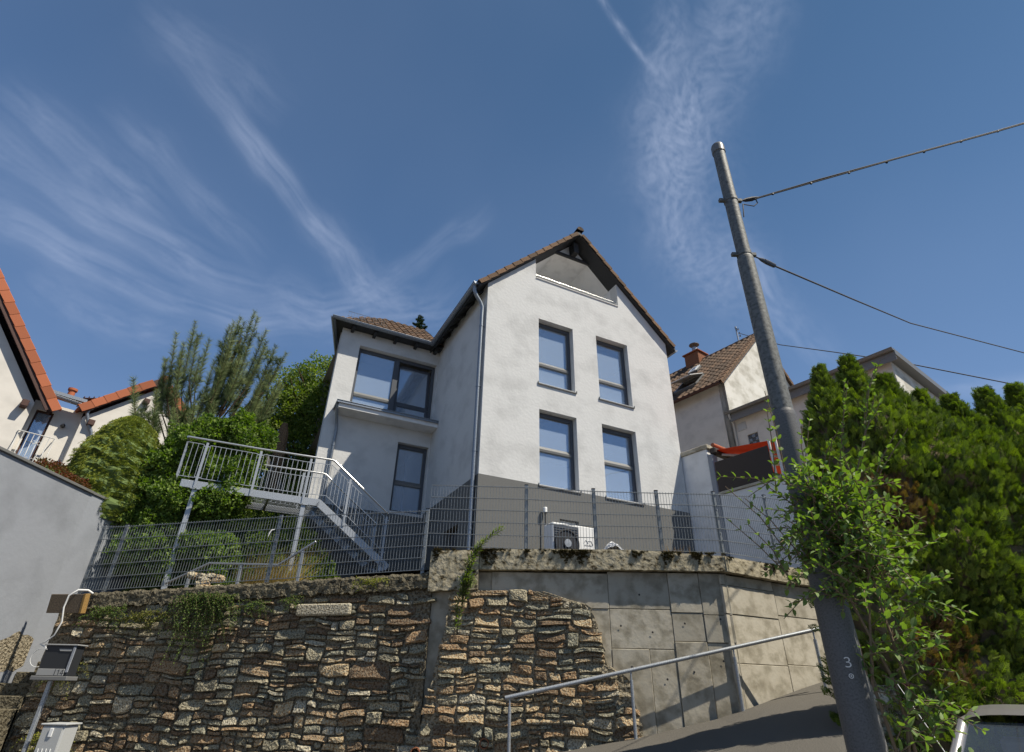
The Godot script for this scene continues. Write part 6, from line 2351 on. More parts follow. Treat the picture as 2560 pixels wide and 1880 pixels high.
func broadleaf() -> void:
	var cl := leaf_cluster(7, 0.075, 0.052, 0.10)
	var t := thing("broadleaf_tree", "rounded broadleaf tree crowded behind the wing's corner", "tree", V(-7.2, 4.6, -17.6))
	var tr := MB.new()
	tr.tube([V(0, -0.4, 0), V(0.1, 2.0, 0), V(0.2, 4.5, 0), V(0.3, 6.6, 0)], [0.2, 0.16, 0.11, 0.03], 10)
	for k in 14:
		var y := rr(1.6, 6.0)
		var a := rr(0, TAU)
		tr.tube([V(0.15, y, 0), V(0.15 + cos(a) * 0.6, y + 0.5, sin(a) * 0.6), V(0.15 + cos(a) * 1.2, y + rr(0.8, 1.4), sin(a) * 1.2)], [0.06, 0.04, 0.01], 6)
	part("trunk", tr, M.bark, t)
	var L := []
	var C := []
	for b in [[V(0.3, 6.7, 0), V(0.75, 0.9, 0.8), 300], [V(-0.55, 6.2, 0.1), V(0.75, 0.85, 0.7), 280], [V(0.75, 5.7, 0.1), V(0.8, 0.9, 0.8), 320], [V(-0.9, 5.2, 0.1), V(0.85, 0.9, 0.8), 320], [V(0.1, 5.2, 0.4), V(0.9, 0.9, 0.8), 360], [V(0.95, 4.6, 0.1), V(0.85, 0.9, 0.8), 340], [V(-0.7, 4.2, 0.3), V(0.95, 0.9, 0.8), 360], [V(0.4, 3.8, 0.3), V(1.0, 0.9, 0.8), 380], [V(-0.9, 3.1, 0.3), V(0.9, 0.8, 0.8), 320], [V(0.6, 2.7, 0.3), V(1.0, 0.8, 0.8), 340], [V(-0.2, 2.0, 0.3), V(1.2, 0.8, 0.8), 340], [V(-1.5, 4.6, 0.0), V(0.6, 0.8, 0.7), 200]]:
		for q in blob_points(b[0], b[1], int(b[2] * 1.9), 0.35, 1.4, 0.5):
			var d: Vector3 = q[1] * 0.4 + V(rr(-1, 1), rr(-0.5, 1), rr(-1, 1)) * 0.6
			L.append(facing(q[0], d, rr(0, TAU), rr(0.75, 1.25)))
			C.append(col_mix(Color(0.09, 0.15, 0.035), Color(0.32, 0.38, 0.09), rng.randf(), 0.18))
	multi("crown", cl, M.leaf, L, C, t)
	# dead trunk wrapped in dry creepers
	var d := thing("dead_trunk", "bare dead trunk wrapped in dry creepers behind the landing", "tree", V(-6.45, 4.6, -14.68))
	var dt := MB.new()
	dt.tube([V(0.04, -0.5, 0), V(0.02, 1.2, 0), V(-0.02, 2.2, 0), V(-0.08, 3.3, 0), V(-0.09, 3.62, 0)], [0.10, 0.11, 0.14, 0.15, 0.08], 12)
	part("trunk", dt, M.pale_bark, d)
	for k in 22:
		var cm := MB.new()
		var pts := []
		var a := rr(0, TAU)
		var y := rr(0.4, 2.6)
		for s in 8:
			var rad := rr(0.13, 0.25)
			pts.append(V(cos(a) * rad - 0.03, y, sin(a) * rad))
			a += rr(-0.2, 0.8)
			y += rr(-0.14, 0.2)
		cm.tube(pts, [0.009], 5)
		part("creeper", cm, M.twig, d)
	# fir tip far behind the roof
	var f := thing("fir_tree", "fir tree top showing above the wing's tiled roof", "tree", V(-6.85, 8.0, -33.4))
	var ft := MB.new()
	ft.tube([V(0, 0, 0), V(0, 12, 0), V(0, 17.7, 0)], [0.3, 0.15, 0.015], 8)
	part("trunk", ft, M.bark, f)
	var FL := []
	var FC := []
	var tuft := needle_tuft(12, 0.09, 0.008, 0.9)
	for k in 70:
		var y := 12.0 + 5.6 * pow(k / 70.0, 0.85)
		var ln := (17.8 - y) * 0.42 + 0.08
		var a := k * 2.4
		var e := V(cos(a) * ln, y + ln * 0.12, sin(a) * ln)
		for s in int(ln / 0.035):
			var tt := s / (ln / 0.035)
			var p := V(0, y, 0).lerp(e, tt)
			for sd in [-1.0, 0.0, 1.0]:
				FL.append(facing(p + V(-sin(a), 0, cos(a)) * sd * 0.12 * (1.0 - tt), e - V(0, y, 0) + V(-sin(a), 0, cos(a)) * sd * 0.5, rr(0, TAU), rr(0.9, 1.5)))
				FC.append(col_mix(Color(0.03, 0.055, 0.025), Color(0.07, 0.10, 0.045), rng.randf(), 0.2))
	multi("crown", tuft, M.needle, FL, FC, f)

func stem_with_leaves(stems: MB, L: Array, C: Array, pts: Array, r0: float, gap: float, size: float, ca: Color, cb: Color, start := 0.15) -> void:
	stems.tube(pts, [r0, r0 * 0.8, r0 * 0.6, r0 * 0.35], 5)
	var total := 0.0
	for k in pts.size() - 1:
		total += (pts[k + 1] - pts[k]).length()
	var s := total * start
	var turn := rr(0, TAU)
	while s < total:
		var run := s
		var k := 0
		while k < pts.size() - 2 and run > (pts[k + 1] - pts[k]).length():
			run -= (pts[k + 1] - pts[k]).length()
			k += 1
		var d: Vector3 = (pts[k + 1] - pts[k]).normalized()
		var p: Vector3 = pts[k] + d * run
		var x := d.cross(Vector3.UP if absf(d.y) < 0.9 else Vector3.RIGHT).normalized()
		var y := d.cross(x)
		var o := x * cos(turn) + y * sin(turn)
		for sg in [-1.0, 1.0]:
			var dir: Vector3 = (o * sg + d * 0.75 + V(0, 0.25, 0)).normalized()
			var tf := facing(p, dir, 0, size * rr(0.65, 1.15) * (1.0 - 0.35 * s / total))
			# turn the blade's upper side towards the sky
			var nrm := tf.basis.z.normalized()
			var want := (V(0.35, 1, 0.1) - dir * V(0.35, 1, 0.1).dot(dir)).normalized()
			var ang := nrm.signed_angle_to(want, dir)
			tf.basis = Basis(dir, ang + rr(-0.5, 0.5)) * tf.basis
			L.append(tf)
			C.append(col_mix(ca, cb, rng.randf() * 0.7 + 0.3 * s / total, 0.15))
		turn += PI * 0.5 + rr(-0.3, 0.3)
		s += gap * rr(0.8, 1.25)

func honeysuckle() -> void:
	var root := V(2.48, 0.3, -4.16)
	var t := thing("honeysuckle", "leafy honeysuckle shrub climbing round the grey pole", "shrub", root)
	var stems := MB.new()
	var L := []
	var C := []
	var ca := Color(0.11, 0.18, 0.065)
	var cb := Color(0.30, 0.40, 0.15)
	# main bush: stems rising behind the pole and arching out every way
	for k in 150:
		var y0 := rr(2.2, 2.95)
		var a := rr(0, TAU)
		var st := V(rr(-0.22, 0.22), y0 - 0.35, rr(-0.12, 0.18))
		var reach := rr(0.25, 0.55)
		if cos(a) < 0:
			reach *= 1.15
		var e := st + V(cos(a) * reach, rr(-0.12, 0.45), sin(a) * reach * 0.75)
		var m := st.lerp(e, 0.5) + V(0, rr(0.02, 0.16), 0)
		stem_with_leaves(stems, L, C, [st, m, e + V(0, rr(-0.08, 0.02), 0)], 0.005, 0.055, 0.085, ca, cb)
	# long upright shoots
	for q in [[V(-0.35, 2.7, 0.0), V(-0.42, 3.45, 0.12)], [V(-0.2, 2.8, 0.05), V(-0.08, 3.3, 0.1)], [V(0.1, 2.8, 0.0), V(0.32, 3.55, 0.2)], [V(0.2, 2.8, 0.1), V(0.48, 3.4, 0.25)], [V(-0.4, 2.2, 0.0), V(-0.66, 2.75, -0.1)], [V(-0.4, 2.0, 0.0), V(-0.72, 2.45, -0.1)], [V(0.0, 2.8, 0.0), V(0.12, 3.1, 0.15)], [V(0.25, 2.6, 0.1), V(0.56, 3.05, 0.3)], [V(0.3, 3.2, 0.15), V(0.5, 3.75, 0.25)]]:
		for rep in 2:
			var st: Vector3 = q[0] + V(rr(-0.05, 0.05), 0, rr(-0.05, 0.05))
			var e: Vector3 = q[1] + V(rr(-0.08, 0.08), rr(-0.1, 0.1), rr(-0.05, 0.05))
			stem_with_leaves(stems, L, C, [st, st.lerp(e, 0.5) + V(rr(-0.04, 0.04), 0.03, 0), e], 0.005, 0.085, 0.075, ca, cb, 0.05)
	# leafy tail down the right side of the pole and stray twigs in front of the hedge
	for k in 34:
		var y := rr(0.75, 1.75)
		var st := V(rr(-0.08, 0.18), y, rr(0.0, 0.15))
		var e := st + V(rr(-0.05, 0.35), rr(-0.2, 0.25), rr(-0.05, 0.2))
		stem_with_leaves(stems, L, C, [st, st.lerp(e, 0.5) + V(0, 0.04, 0), e], 0.004, 0.06, 0.085, ca, cb)
	for q in [[V(0.2, 1.9, 0.15), V(0.52, 1.75, 0.25)], [V(0.2, 1.9, 0.15), V(0.46, 2.02, 0.3)], [V(0.1, 1.3, 0.1), V(0.35, 1.2, 0.2)], [V(0.1, 1.5, 0.1), V(0.32, 1.62, 0.2)], [V(0.05, 0.9, 0.1), V(0.2, 0.62, 0.15)]]:
		for rep in 3:
			var st: Vector3 = q[0]
			var e: Vector3 = q[1] + V(rr(-0.08, 0.08), rr(-0.06, 0.06), rr(-0.04, 0.04))
			stem_with_leaves(stems, L, C, [st, st.lerp(e, 0.5) + V(0, 0.03, 0), e], 0.004, 0.05, 0.08, ca, cb)
	for k in 3:
		stems.tube([V(rr(0.05, 0.12), -0.3, -0.05), V(rr(-0.1, 0.15), 0.6, 0.05), V(rr(-0.15, 0.15), 1.4, 0.05), V(rr(-0.2, 0.2), 2.3, 0.05)], [0.014, 0.012, 0.01, 0.006], 6)
	part("stems", stems, M.twig, t)
	multi("leaves", leaf_mesh(1.0, 0.52, 0.16, 0.12), M.leaf, L, C, t)
	var FL := []
	var FC := []
	for k in 26:
		var tf: Transform3D = L[rng.randi() % L.size()]
		FL.append(Transform3D(Basis(), tf.origin + V(0, 0.015, 0)))
		FC.append(Color(0.16, 0.03, 0.06))
	multi("flower_buds", needle_tuft(10, 0.03, 0.004, 0.8), M.leaf, FL, FC, t)

func wall_plants() -> void:
	# weeds hanging from the coping of the left wall
	var lf := leaf_mesh(1.0, 0.5, 0.15, 0.2)
	var spots := [
		["hanging weed with tiny leaves trailing down the middle of the rubble wall", V(-4.85, 2.82, -9.66), 0.62, 1.15, 120, "big"],
		["tuft of weeds under the coping near the wooden board", V(-6.5, 2.62, -9.90), 0.3, 0.35, 34, ""],
		["yellowing cushion weed hanging below the coping", V(-5.75, 2.55, -9.79), 0.42, 0.32, 44, "y"],
		["small green weed in the coping joint left of the stair", V(-3.95, 2.72, -9.53), 0.18, 0.25, 16, ""],
		["single fern-like weed above the long stone", V(-3.35, 2.75, -9.44), 0.12, 0.16, 10, ""],
		["bright yellow weed growing from the coping beside the stair foot", V(-2.12, 3.02, -9.12), 0.16, 0.14, 14, "y2"],
		["sparse creeper on the stones beside the mailbox", V(-6.9, 1.85, -9.95), 0.25, 0.5, 26, "y"],
		["light green creeper at the wall foot behind the meter cabinet", V(-6.75, 0.85, -9.92), 0.25, 0.35, 30, "y2"],
	]
	for q in spots:
		var t := thing("wall_weed", q[0], "plant", q[1], -0.1455, "weeds growing on the rubble wall")
		var st := MB.new()
		var L := []
		var C := []
		var ca := Color(0.05, 0.10, 0.02)
		var cb := Color(0.15, 0.22, 0.045)
		if q[5] == "y":
			ca = Color(0.10, 0.12, 0.02)
			cb = Color(0.24, 0.24, 0.05)
		if q[5] == "y2":
			ca = Color(0.18, 0.2, 0.03)
			cb = Color(0.36, 0.36, 0.05)
		for k in q[4]:
			var x = rr(-1, 1) * q[2]
			var fall: float = rr(0.15, 1.0) * q[3] * (1.0 - 0.55 * absf(x) / q[2])
			var s := V(x, rr(-0.08, 0.05), rr(0.0, 0.05))
			if q[5] == "big":
				s.x = x * 0.8
			var m := s + V(rr(-0.08, 0.08), rr(-0.02, 0.06), rr(0.05, 0.12))
			var e := s + V(rr(-0.34, 0.34), -fall, rr(0.02, 0.14))
			stem_with_leaves(st, L, C, [s, m, m.lerp(e, 0.5) + V(rr(-0.12, 0.12), rr(-0.02, 0.08), 0.04), e], 0.0028, 0.030, 0.040, ca, cb, 0.05)
		part("stems", st, M.twig, t)
		multi("leaves", lf, M.leaf, L, C, t)
	# lance-leaved plant rooted at the corner under the beam, arching up across it
	var b := thing("wall_shrub", "arching plant with narrow leaves growing over the beam's end", "plant", V(-0.66, 2.55, -9.03))
	var sm := MB.new()
	var L := []
	var C := []
	var main := [[V(-0.05, -0.1, 0.08), V(0.02, 0.4, 0.14), V(0.1, 0.85, 0.16), V(0.28, 1.12, 0.14), V(0.55, 1.32, 0.1)], [V(-0.02, 0.1, 0.08), V(0.0, 0.5, 0.16), V(0.08, 0.75, 0.2), V(0.15, 0.95, 0.2), V(0.22, 1.08, 0.2)], [V(-0.1, -0.35, 0.08), V(-0.1, -0.1, 0.14), V(-0.06, 0.2, 0.18), V(0.0, 0.45, 0.2), V(0.05, 0.6, 0.22)], [V(0.0, 0.3, 0.1), V(0.06, 0.5, 0.18), V(0.1, 0.55, 0.24), V(0.12, 0.5, 0.28), V(0.13, 0.42, 0.3)]]
	for q in main:
		for rep in 3:
			var pts := []
			for p in q:
				pts.append(p + V(rr(-0.05, 0.05), rr(-0.04, 0.04), rr(-0.02, 0.03)))
			stem_with_leaves(sm, L, C, pts, 0.005, 0.03, 0.12, Color(0.075, 0.12, 0.03), Color(0.23, 0.27, 0.085), 0.2)
	part("stems", sm, M.twig, b)
	multi("leaves", leaf_mesh(1.0, 0.22, 0.15, 0.25), M.leaf, L, C, b)
	# straw-coloured grass clump behind the fence
	var g := thing("straw_grass", "clump of straw-yellow ornamental grass behind the lower fence", "grass", V(-4.55, 2.9, -10.95))
	var gm := MB.new()
	for k in 420:
		var s := V(rr(-0.35, 0.35), 0, rr(-0.25, 0.25))
		var e := s * 1.6 + V(rr(-0.1, 0.75), rr(0.5, 1.15), rr(-0.2, 0.2))
		var m := s.lerp(e, 0.5) + V(rr(-0.05, 0.0), 0.08, 0)
		var w := V(0.004, 0, 0.002)
		gm.t3(s - w, s + w, m + w); gm.t3(s - w, m + w, m - w); gm.t3(m - w, m + w, e)
	part("blades", gm, mat(lin(0.42, 0.30, 0.08), 0.8), g)
	# moss and dry turf along the beam's top edge
	var tuft := needle_tuft(14, 0.030, 0.004, 1.0)
	var ML := []
	var MC := []
	for k in 5200:
		var s := rr(0.05, 6.2)
		var dens := fn.get_noise_2d(s * 1.6, 12.0) + 0.35 * fn.get_noise_2d(s * 7.0, 3.0)
		if dens < rr(-0.18, 0.35):
			continue
		var drop := pow(rng.randf(), 2.0) * clampf(dens + 0.1, 0.02, 0.6) * 0.42
		var p: Vector3
		if s < 4.7:
			p = V(-1.25, 0, -9.1) + Basis(Vector3.UP, -0.022) * V(s, 3.575 - drop + 0.02 * (1.0 - absf(s - 2.6) / 2.6), 0.012 if drop > 0.012 else -rr(0, 0.12))
		else:
			p = V(-1.25, 0, -9.1) + Basis(Vector3.UP, -0.022) * V(4.7, 0, 0) + Basis(Vector3.UP, 0.5084) * V(s - 4.7, 3.535 - drop, 0.012 if drop > 0.012 else -rr(0, 0.12))
		ML.append(facing(p, V(rr(-0.5, 0.5), 0.4, 0.7), rr(0, TAU), rr(0.5, 1.2)))
		MC.append(col_mix(Color(0.035, 0.026, 0.014), Color(0.10, 0.075, 0.03), rng.randf(), 0.2))
	var mo := thing("moss", "dark brown moss tufts along the concrete beam's top edge", "moss")
	mo.set_meta("kind", "stuff")
	multi("moss_tufts", tuft, M.needle, ML, MC, mo)

# ---------------------------------------------------------------- small things
func small_things() -> void:
	# heat pump on the terrace, in the house's axes
	var ac := thing("heat_pump", "white heat pump unit with a round fan grille in front of the plinth", "heat pump", hw(1.98, 0, -0.62), YAW)
	var bd := MB.new()
	bd.cb(V(-0.55, 3.95, -0.20), V(0.55, 4.78, 0.18), 0.015)
	part("casing", bd, M.white, ac)
	var gr := MB.new()
	gr.cb(V(-0.52, 3.98, 0.182), V(0.10, 4.74, 0.19), 0.003)
	part("grille_plate", gr, M.anthracite, ac)
	for k in 14:
		var s := MB.new()
		s.cb(V(-0.51, 4.02 + k * 0.05, 0.192), V(0.09, 4.026 + k * 0.05, 0.204), 0.001)
		part("grille_slat", s, M.rail_grey, ac)
	var fan := MB.new()
	fan.lathe([[0.30, 0.0], [0.30, 0.02], [0.27, 0.024], [0.26, 0.004], [0.11, 0.006], [0.11, 0.024], [0.0, 0.028]], V(-0.21, 4.36, 0.205), V(0, 0, 1), 32)
	part("fan_guard", fan, M.black, ac)
	var hub := MB.new()
	hub.lathe([[0.085, 0.0], [0.085, 0.01], [0.0, 0.014]], V(-0.21, 4.36, 0.232), V(0, 0, 1), 20)
	part("fan_hub", hub, M.galv, ac)
	for s in [-0.42, 0.42]:
		var ft := MB.new()
		ft.cb(V(s - 0.05, 3.3, -0.2), V(s + 0.05, 3.948, 0.2), 0.006)
		part("foot", ft, M.galv, ac)
	# roof-shaped emblem with a word under it
	var em := MB.new()
	for q in [[V(0.22, 4.42, 0), V(0.28, 4.49, 0)], [V(0.28, 4.49, 0), V(0.34, 4.42, 0)], [V(0.33, 4.47, 0), V(0.42, 4.48, 0)], [V(0.42, 4.48, 0), V(0.46, 4.39, 0)]]:
		em.bar(q[0] + V(0, 0, 0.183), q[1] + V(0, 0, 0.183), 0.004, 0.012, V(0, 0, 1))
	for k in 9:
		em.bar(V(0.23 + k * 0.024, 4.365, 0.183), V(0.232 + k * 0.024, 4.365 + (0.045 if k % 3 == 0 else 0.03), 0.183), 0.003, 0.007, V(0, 0, 1))
		em.bar(V(0.23 + k * 0.024, 4.368 + 0.012 * (k % 2), 0.183), V(0.248 + k * 0.024, 4.368 + 0.012 * (k % 2), 0.183), 0.003, 0.005, V(0, 0, 1))
	part("emblem", em, M.rail_grey, ac)
	# vent on the plinth with its pipe
	var vp := thing("vent_pipe", "white capped vent with a dark pipe on the grey plinth", "vent", hw(1.66, 0, -0.10), YAW)
	var pm := MB.new()
	pm.tube([V(0, 3.6, 0), V(0, 5.18, 0)], [0.014], 8)
	part("pipe", pm, M.black, vp)
	var cm := MB.new()
	cm.lathe([[0.05, 5.17], [0.055, 5.18], [0.055, 5.28], [0.045, 5.30], [0.0, 5.305]], Vector3.ZERO, Vector3.UP, 16)
	part("cap", cm, M.white, vp)
	# crumpled plastic sheet on the beam
	var ts := thing("plastic_sheet", "crumpled white plastic sheet lying behind the upper mesh fence", "sheet", V(1.78, 3.52, -9.42))
	var tm := MB.new()
	var nx := 22
	var nz := 10
	var P := func(i: int, j: int) -> Vector3:
		var x := lerpf(-0.38, 0.46, i / float(nx))
		var z := lerpf(-0.22, 0.22, j / float(nz))
		var hump := exp(-pow((x + 0.06) / 0.16, 2.0)) * 0.26 + exp(-pow((x - 0.2) / 0.2, 2.0)) * 0.07
		return V(x + 0.02 * fn.get_noise_2d(x * 20.0, z * 20.0), hump * (1.0 - absf(z) * 2.2) + 0.06 * absf(fn.get_noise_2d(x * 9.0 + 4.0, z * 14.0)) + 0.02, z)
	for i in nx:
		for j in nz:
			var a: Vector3 = P.call(i, j)
			var b: Vector3 = P.call(i, j + 1)
			var c: Vector3 = P.call(i + 1, j + 1)
			var d: Vector3 = P.call(i + 1, j)
			tm.t3(a, b, c); tm.t3(a, c, d)
	part("sheet", tm, M.cloth, ts)
	# dry stalks stuck at the fence foot
	var ds := thing("dry_stalks", "handful of dry straw stalks at the upper fence foot", "straw", V(2.72, 3.58, -9.08))
	for k in 26:
		var s := MB.new()
		var p := V(rr(-0.25, 0.2), 0, rr(-0.03, 0.03))
		s.tube([p, p + V(rr(-0.08, 0.08), rr(0.03, 0.15), rr(-0.02, 0.04))], [0.0025, 0.001], 4)
		part("stalk", s, M.board_edge, ds)
	# wooden board on the end of the rubble wall with a loop of cable
	var wb := thing("wooden_board", "weathered wooden board laid on the rubble wall's end", "board", V(-7.28, 2.73, -9.90), -0.1455)
	var wm := MB.new()
	wm.cbox(Transform3D(Basis(V(1, 0, 0), 0.12), V(0, 0, 0)), V(0.60, 0.29, 0.09), 0.006)
	part("board_face", wm, M.board, wb)
	var we := MB.new()
	we.cbox(Transform3D(Basis(V(1, 0, 0), 0.12), V(0.325, 0, 0)), V(0.045, 0.30, 0.095), 0.004)
	part("board_edge", we, M.board_edge, wb)
	var wc := MB.new()
	wc.tube([V(-6.95, 2.90, -9.95), V(-7.0, 2.94, -9.88), V(-7.1, 2.93, -9.80), V(-7.2, 2.84, -9.77), V(-7.22, 2.66, -9.78), V(-7.19, 2.45, -9.82), V(-7.24, 2.25, -9.84), V(-7.36, 2.15, -9.86), V(-7.44, 2.12, -9.88), V(-7.34, 2.08, -9.88), V(-7.24, 2.02, -9.9)], [0.016, 0.016, 0.017, 0.014, 0.012, 0.012, 0.011, 0.011, 0.011, 0.01, 0.01], 8)
	tag(solo("cable_loop", wc, M.paint_white), "white cable drooping from the wooden board down the wall", "cable")
	# mailbox on a post
	var mb := thing("mailbox", "dark mailbox on a steel post, plate with number 14", "mailbox", V(-5.36, 0, -7.5))
	var b1 := MB.new()
	b1.cb(V(-0.20, 1.66, -0.16), V(0.165, 1.985, 0.0), 0.008)
	part("box", b1, M.mailbox, mb)
	var b2 := MB.new()
	b2.cb(V(-0.215, 1.985, -0.17), V(0.19, 2.0, 0.02), 0.004)
	part("lid", b2, M.plate, mb)
	var sd := MB.new()
	sd.cb(V(0.14, 1.70, 0.001), V(0.17, 1.975, 0.014), 0.003)
	part("side_strip", sd, M.grey_render, mb)
	var sl := MB.new()
	sl.prism(PackedVector2Array([Vector2(-0.01, 0.0), Vector2(0.125, 0.0), Vector2(0.125, 0.024), Vector2(-0.03, 0.024)]), V(0, 1.925, 0.001), V(1, 0, 0), V(0, 1, 0), 0.006)
	part("slot", sl, M.plate, mb)
	var pl := MB.new()
	pl.cb(V(-0.19, 1.665, 0.001), V(0.13, 1.735, 0.012), 0.003)
	part("name_plate", pl, M.plate, mb)
	var lp := MB.new()
	lp.cb(V(-0.23, 1.615, -0.17), V(0.20, 1.66, 0.03), 0.006)
	part("tray", lp, M.rail_grey, mb)
	var sf := SystemFont.new()
	sf.font_names = PackedStringArray(["Droid Sans"])
	var tx := TextMesh.new()
	tx.text = "|14"
	tx.font = sf
	tx.font_size = 32
	tx.pixel_size = 0.0024
	tx.depth = 0.002
	var n := part("house_number", tx, M.text, mb)
	n.position = V(0.065, 1.70, 0.0125)
	var ps := MB.new()
	ps.cb(V(-0.055, 0.0, -0.08), V(-0.015, 1.614, -0.04), 0.004)
	part("post", ps, M.galv, mb)
	var wl := MB.new()
	var pts := []
	for k in 15:
		var a := PI * 0.35 + TAU * 0.62 * k / 14.0
		pts.append(V(-0.22 + cos(a) * 0.11, 1.85 + sin(a) * 0.10, 0.01))
	wl.tube(pts, [0.004], 5)
	part("wire_loop", wl, M.pale_metal, mb)
	# meter cabinet
	var mc := thing("meter_cabinet", "light grey plastic meter cabinet standing below the mailbox", "cabinet", V(-5.12, 0, -7.5))
	var c1 := MB.new()
	c1.cb(V(-0.125, 0.0, -0.24), V(0.125, 1.17, 0.0), 0.012)
	part("body", c1, M.cabinet, mc)
	var c2 := MB.new()
	c2.cb(V(-0.115, 0.1, 0.002), V(0.115, 1.155, 0.012), 0.006)
	part("door", c2, M.cabinet, mc)
	var c3 := MB.new()
	c3.cb(V(-0.02, 1.06, 0.013), V(0.02, 1.145, 0.024), 0.003)
	part("lock", c3, M.white, mc)
	for k in 4:
		var c4 := MB.new()
		c4.cb(V(-0.08 + k * 0.045, 0.25, 0.013), V(-0.07 + k * 0.045, 0.95, 0.02), 0.002)
		part("rib", c4, M.white, mc)
	var c5 := MB.new()
	c5.cb(V(-0.145, 1.172, -0.26), V(0.145, 1.19, 0.02), 0.005)
	part("lid", c5, M.cabinet, mc)
	# heap of rubble behind the fence
	for k in 16:
		var st := put("loose_stone", stone_mesh(rr(0.1, 0.2), rr(0.08, 0.14), 0.06, 0.02), M.stones[[7, 3, 1][k % 3]], self, Transform3D(Basis(V(0, 1, 0), rr(-0.6, 0.6)), V(-5.45 + rr(-0.28, 0.42), 3.0 + rr(0.0, 0.32), -10.4 + rr(-0.1, 0.15))))
		st.name = numbered("loose_stone")
		tag(st, "loose pale stone in the small heap behind the lower fence", "stone", "stones heaped behind the lower fence")
	# leaning timber and its post in the garden
	var lt := MB.new()
	lt.bar(V(-7.33, 7.98, -14.22), V(-6.10, 6.10, -14.80), 0.13, 0.13, Vector3.UP, 0.008)
	tag(solo("leaning_timber", lt, M.grey_timber), "grey squared timber leaning diagonally behind the landing", "timber")
	var lp2 := MB.new()
	lp2.cb(V(-6.66, 4.6, -14.66), V(-6.55, 6.78, -14.55), 0.008)
	tag(solo("timber_post", lp2, M.grey_timber), "short upright grey post propping the leaning timber", "post")
	# stone pier at the ramp's outer edge
	var pr := thing("stone_pier", "rough plastered pier at the ramp's edge beside the pole", "wall", V(3.40, 0, -6.46), -0.5)
	var pm2 := MB.new()
	rough_band(pm2, [[0.0, 1.75], [0.5, 1.72]], [[0.0, 0.0], [0.5, 0.0]], 0.12, 0.5, 0.03, 0.03, 40, 9.0, 0.02)
	part("pier_body", pm2, M.mortar_light, pr)
	for k in 9:
		put("stone", stone_mesh(rr(0.12, 0.24), rr(0.09, 0.16), 0.03, 0.015), M.stones[[0, 1, 7][k % 3]], pr, Transform3D(Basis(), V(rr(0.12, 0.38), 0.5 + k * 0.14, 0.12)))
	car()

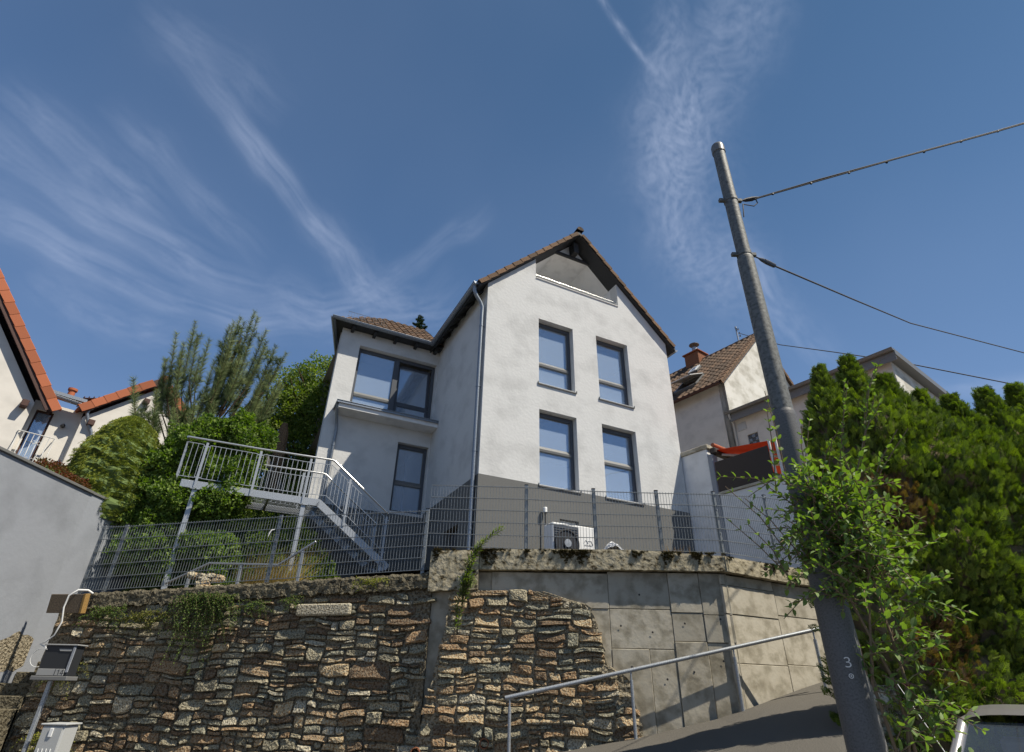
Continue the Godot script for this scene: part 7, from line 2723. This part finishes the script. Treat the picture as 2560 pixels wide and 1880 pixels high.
func car() -> void:
	# compact silver car; only its windscreen and roof reach into the picture
	var turn := -0.72
	var t := thing("parked_car", "silver car whose roof and windscreen show at the lower edge", "car", V(4.10, 0.06, -4.75), turn)
	# local axes: x across, z towards the car's nose
	var W := 0.78
	var roof := MB.new()
	var body := MB.new()
	# section heights along z: [z, half width, top]
	var prof := [[-1.9, 0.62, 1.02], [-1.55, 0.58, 1.40], [-1.0, 0.58, 1.50], [-0.3, 0.575, 1.53], [0.25, 0.56, 1.50], [0.42, 0.555, 1.465]]
	var sect := func(q: Array, i: int) -> Vector3:
		var a := PI * i / 14.0
		var c := cos(a)
		var s := sin(a)
		var x: float = signf(c) * pow(absf(c), 0.42) * q[1]
		return V(x, q[2] - 0.10 + 0.10 * pow(s, 0.55), q[0])
	for k in prof.size() - 1:
		for i in 14:
			roof._fq(sect.call(prof[k], i), sect.call(prof[k], i + 1), sect.call(prof[k + 1], i + 1), sect.call(prof[k + 1], i), V(0, 1, 0))
	M.car_paint = mat(lin(0.36, 0.345, 0.345), 0.3)
	M.car_paint.metallic = 0.6
	M.car_paint.clearcoat_enabled = true
	M.car_paint.clearcoat = 0.8
	part("roof", roof, M.car_paint, t)
	for s in [-1.0, 1.0]:
		var pl := MB.new()
		pl.tube([V(s * 0.565, 1.40, 0.40), V(s * 0.64, 1.2, 0.72), V(s * 0.70, 0.98, 1.08)], [0.035, 0.038, 0.045], 10)
		pl.tube([V(s * 0.57, 1.40, 0.40), V(s * 0.585, 1.42, -0.4), V(s * 0.585, 1.36, -1.5)], [0.035], 10)
		part("pillar", pl, M.car_paint, t)
	# lower body
	var side := PackedVector2Array([Vector2(-2.0, 0.3), Vector2(2.0, 0.3), Vector2(2.02, 0.62), Vector2(1.85, 0.80), Vector2(1.1, 0.95), Vector2(-1.9, 1.0), Vector2(-2.02, 0.7)])
	body.prism(side, V(-W, 0, 0), V(0, 0, 1), V(0, 1, 0), -2 * W)
	part("body", body, M.car_paint, t)
	var ws := MB.new()
	ws.quad(V(-0.68, 0.985, 1.07), V(0.68, 0.985, 1.07), V(0.545, 1.415, 0.41), V(-0.545, 1.415, 0.41))
	M.windscreen = M.glass.duplicate()
	M.windscreen.metallic = 0.02
	part("windscreen", ws, M.windscreen, t)
	for s in [-1.0, 1.0]:
		var sg := MB.new()
		sg.quad(V(s * 0.72, 1.0, 0.95), V(s * 0.72, 1.0, -1.6), V(s * 0.59, 1.36, -1.4), V(s * 0.585, 1.40, 0.3))
		part("side_window", sg, M.windscreen, t)
	var bk := MB.new()
	bk.cb(V(-0.6, 0.5, -1.7), V(0.6, 1.1, -0.9), 0.05)
	bk.cb(V(-0.66, 0.7, 0.75), V(0.66, 0.95, 1.0), 0.03)
	part("cabin", bk, M.black, t)
	for s in [-0.33, 0.33]:
		var st := MB.new()
		st.cb(V(s - 0.2, 0.5, -0.5), V(s + 0.2, 1.12, -0.32), 0.05)
		st.cb(V(s - 0.11, 1.12, -0.47), V(s + 0.11, 1.3, -0.37), 0.03)
		part("seat", st, M.anthracite, t)
	for q in [[-0.72, 1.3], [0.72, 1.3], [-0.72, -1.3], [0.72, -1.3]]:
		var wh := grp("wheel", t)
		var ty := MB.new()
		ty.lathe([[0.2, -0.09], [0.3, -0.09], [0.315, -0.05], [0.315, 0.05], [0.3, 0.09], [0.2, 0.09]], V(q[0], 0.315, q[1]), V(1, 0, 0), 24)
		part("tyre", ty, M.black, wh)
		var rm := MB.new()
		rm.lathe([[0.0, 0.04], [0.1, 0.06], [0.2, 0.05], [0.2, -0.05], [0.0, -0.04]], V(q[0], 0.315, q[1]), V(1, 0, 0), 24)
		part("rim", rm, M.galv, wh)
	for s in [-0.6, 0.6]:
		var hl := MB.new()
		hl.cb(V(s - 0.14, 0.62, 1.9), V(s + 0.14, 0.76, 2.03), 0.03)
		part("headlight", hl, M.pale_metal, t)
	# whip aerial standing on the wing
	var inv := Transform3D(Basis(Vector3.UP, turn), V(4.10, 0.06, -4.75)).affine_inverse()
	var a0: Vector3 = inv * V(2.98, 0.88, -4.16)
	var a1: Vector3 = inv * V(2.94, 1.708, -4.72)
	var ae := MB.new()
	ae.tube([a0, a1], [0.004, 0.003], 6)
	ae.lathe([[0.0, 0.006], [0.007, 0.0], [0.0, -0.006]], a1, Vector3.UP, 8)
	part("aerial", ae, M.pale_metal, t)
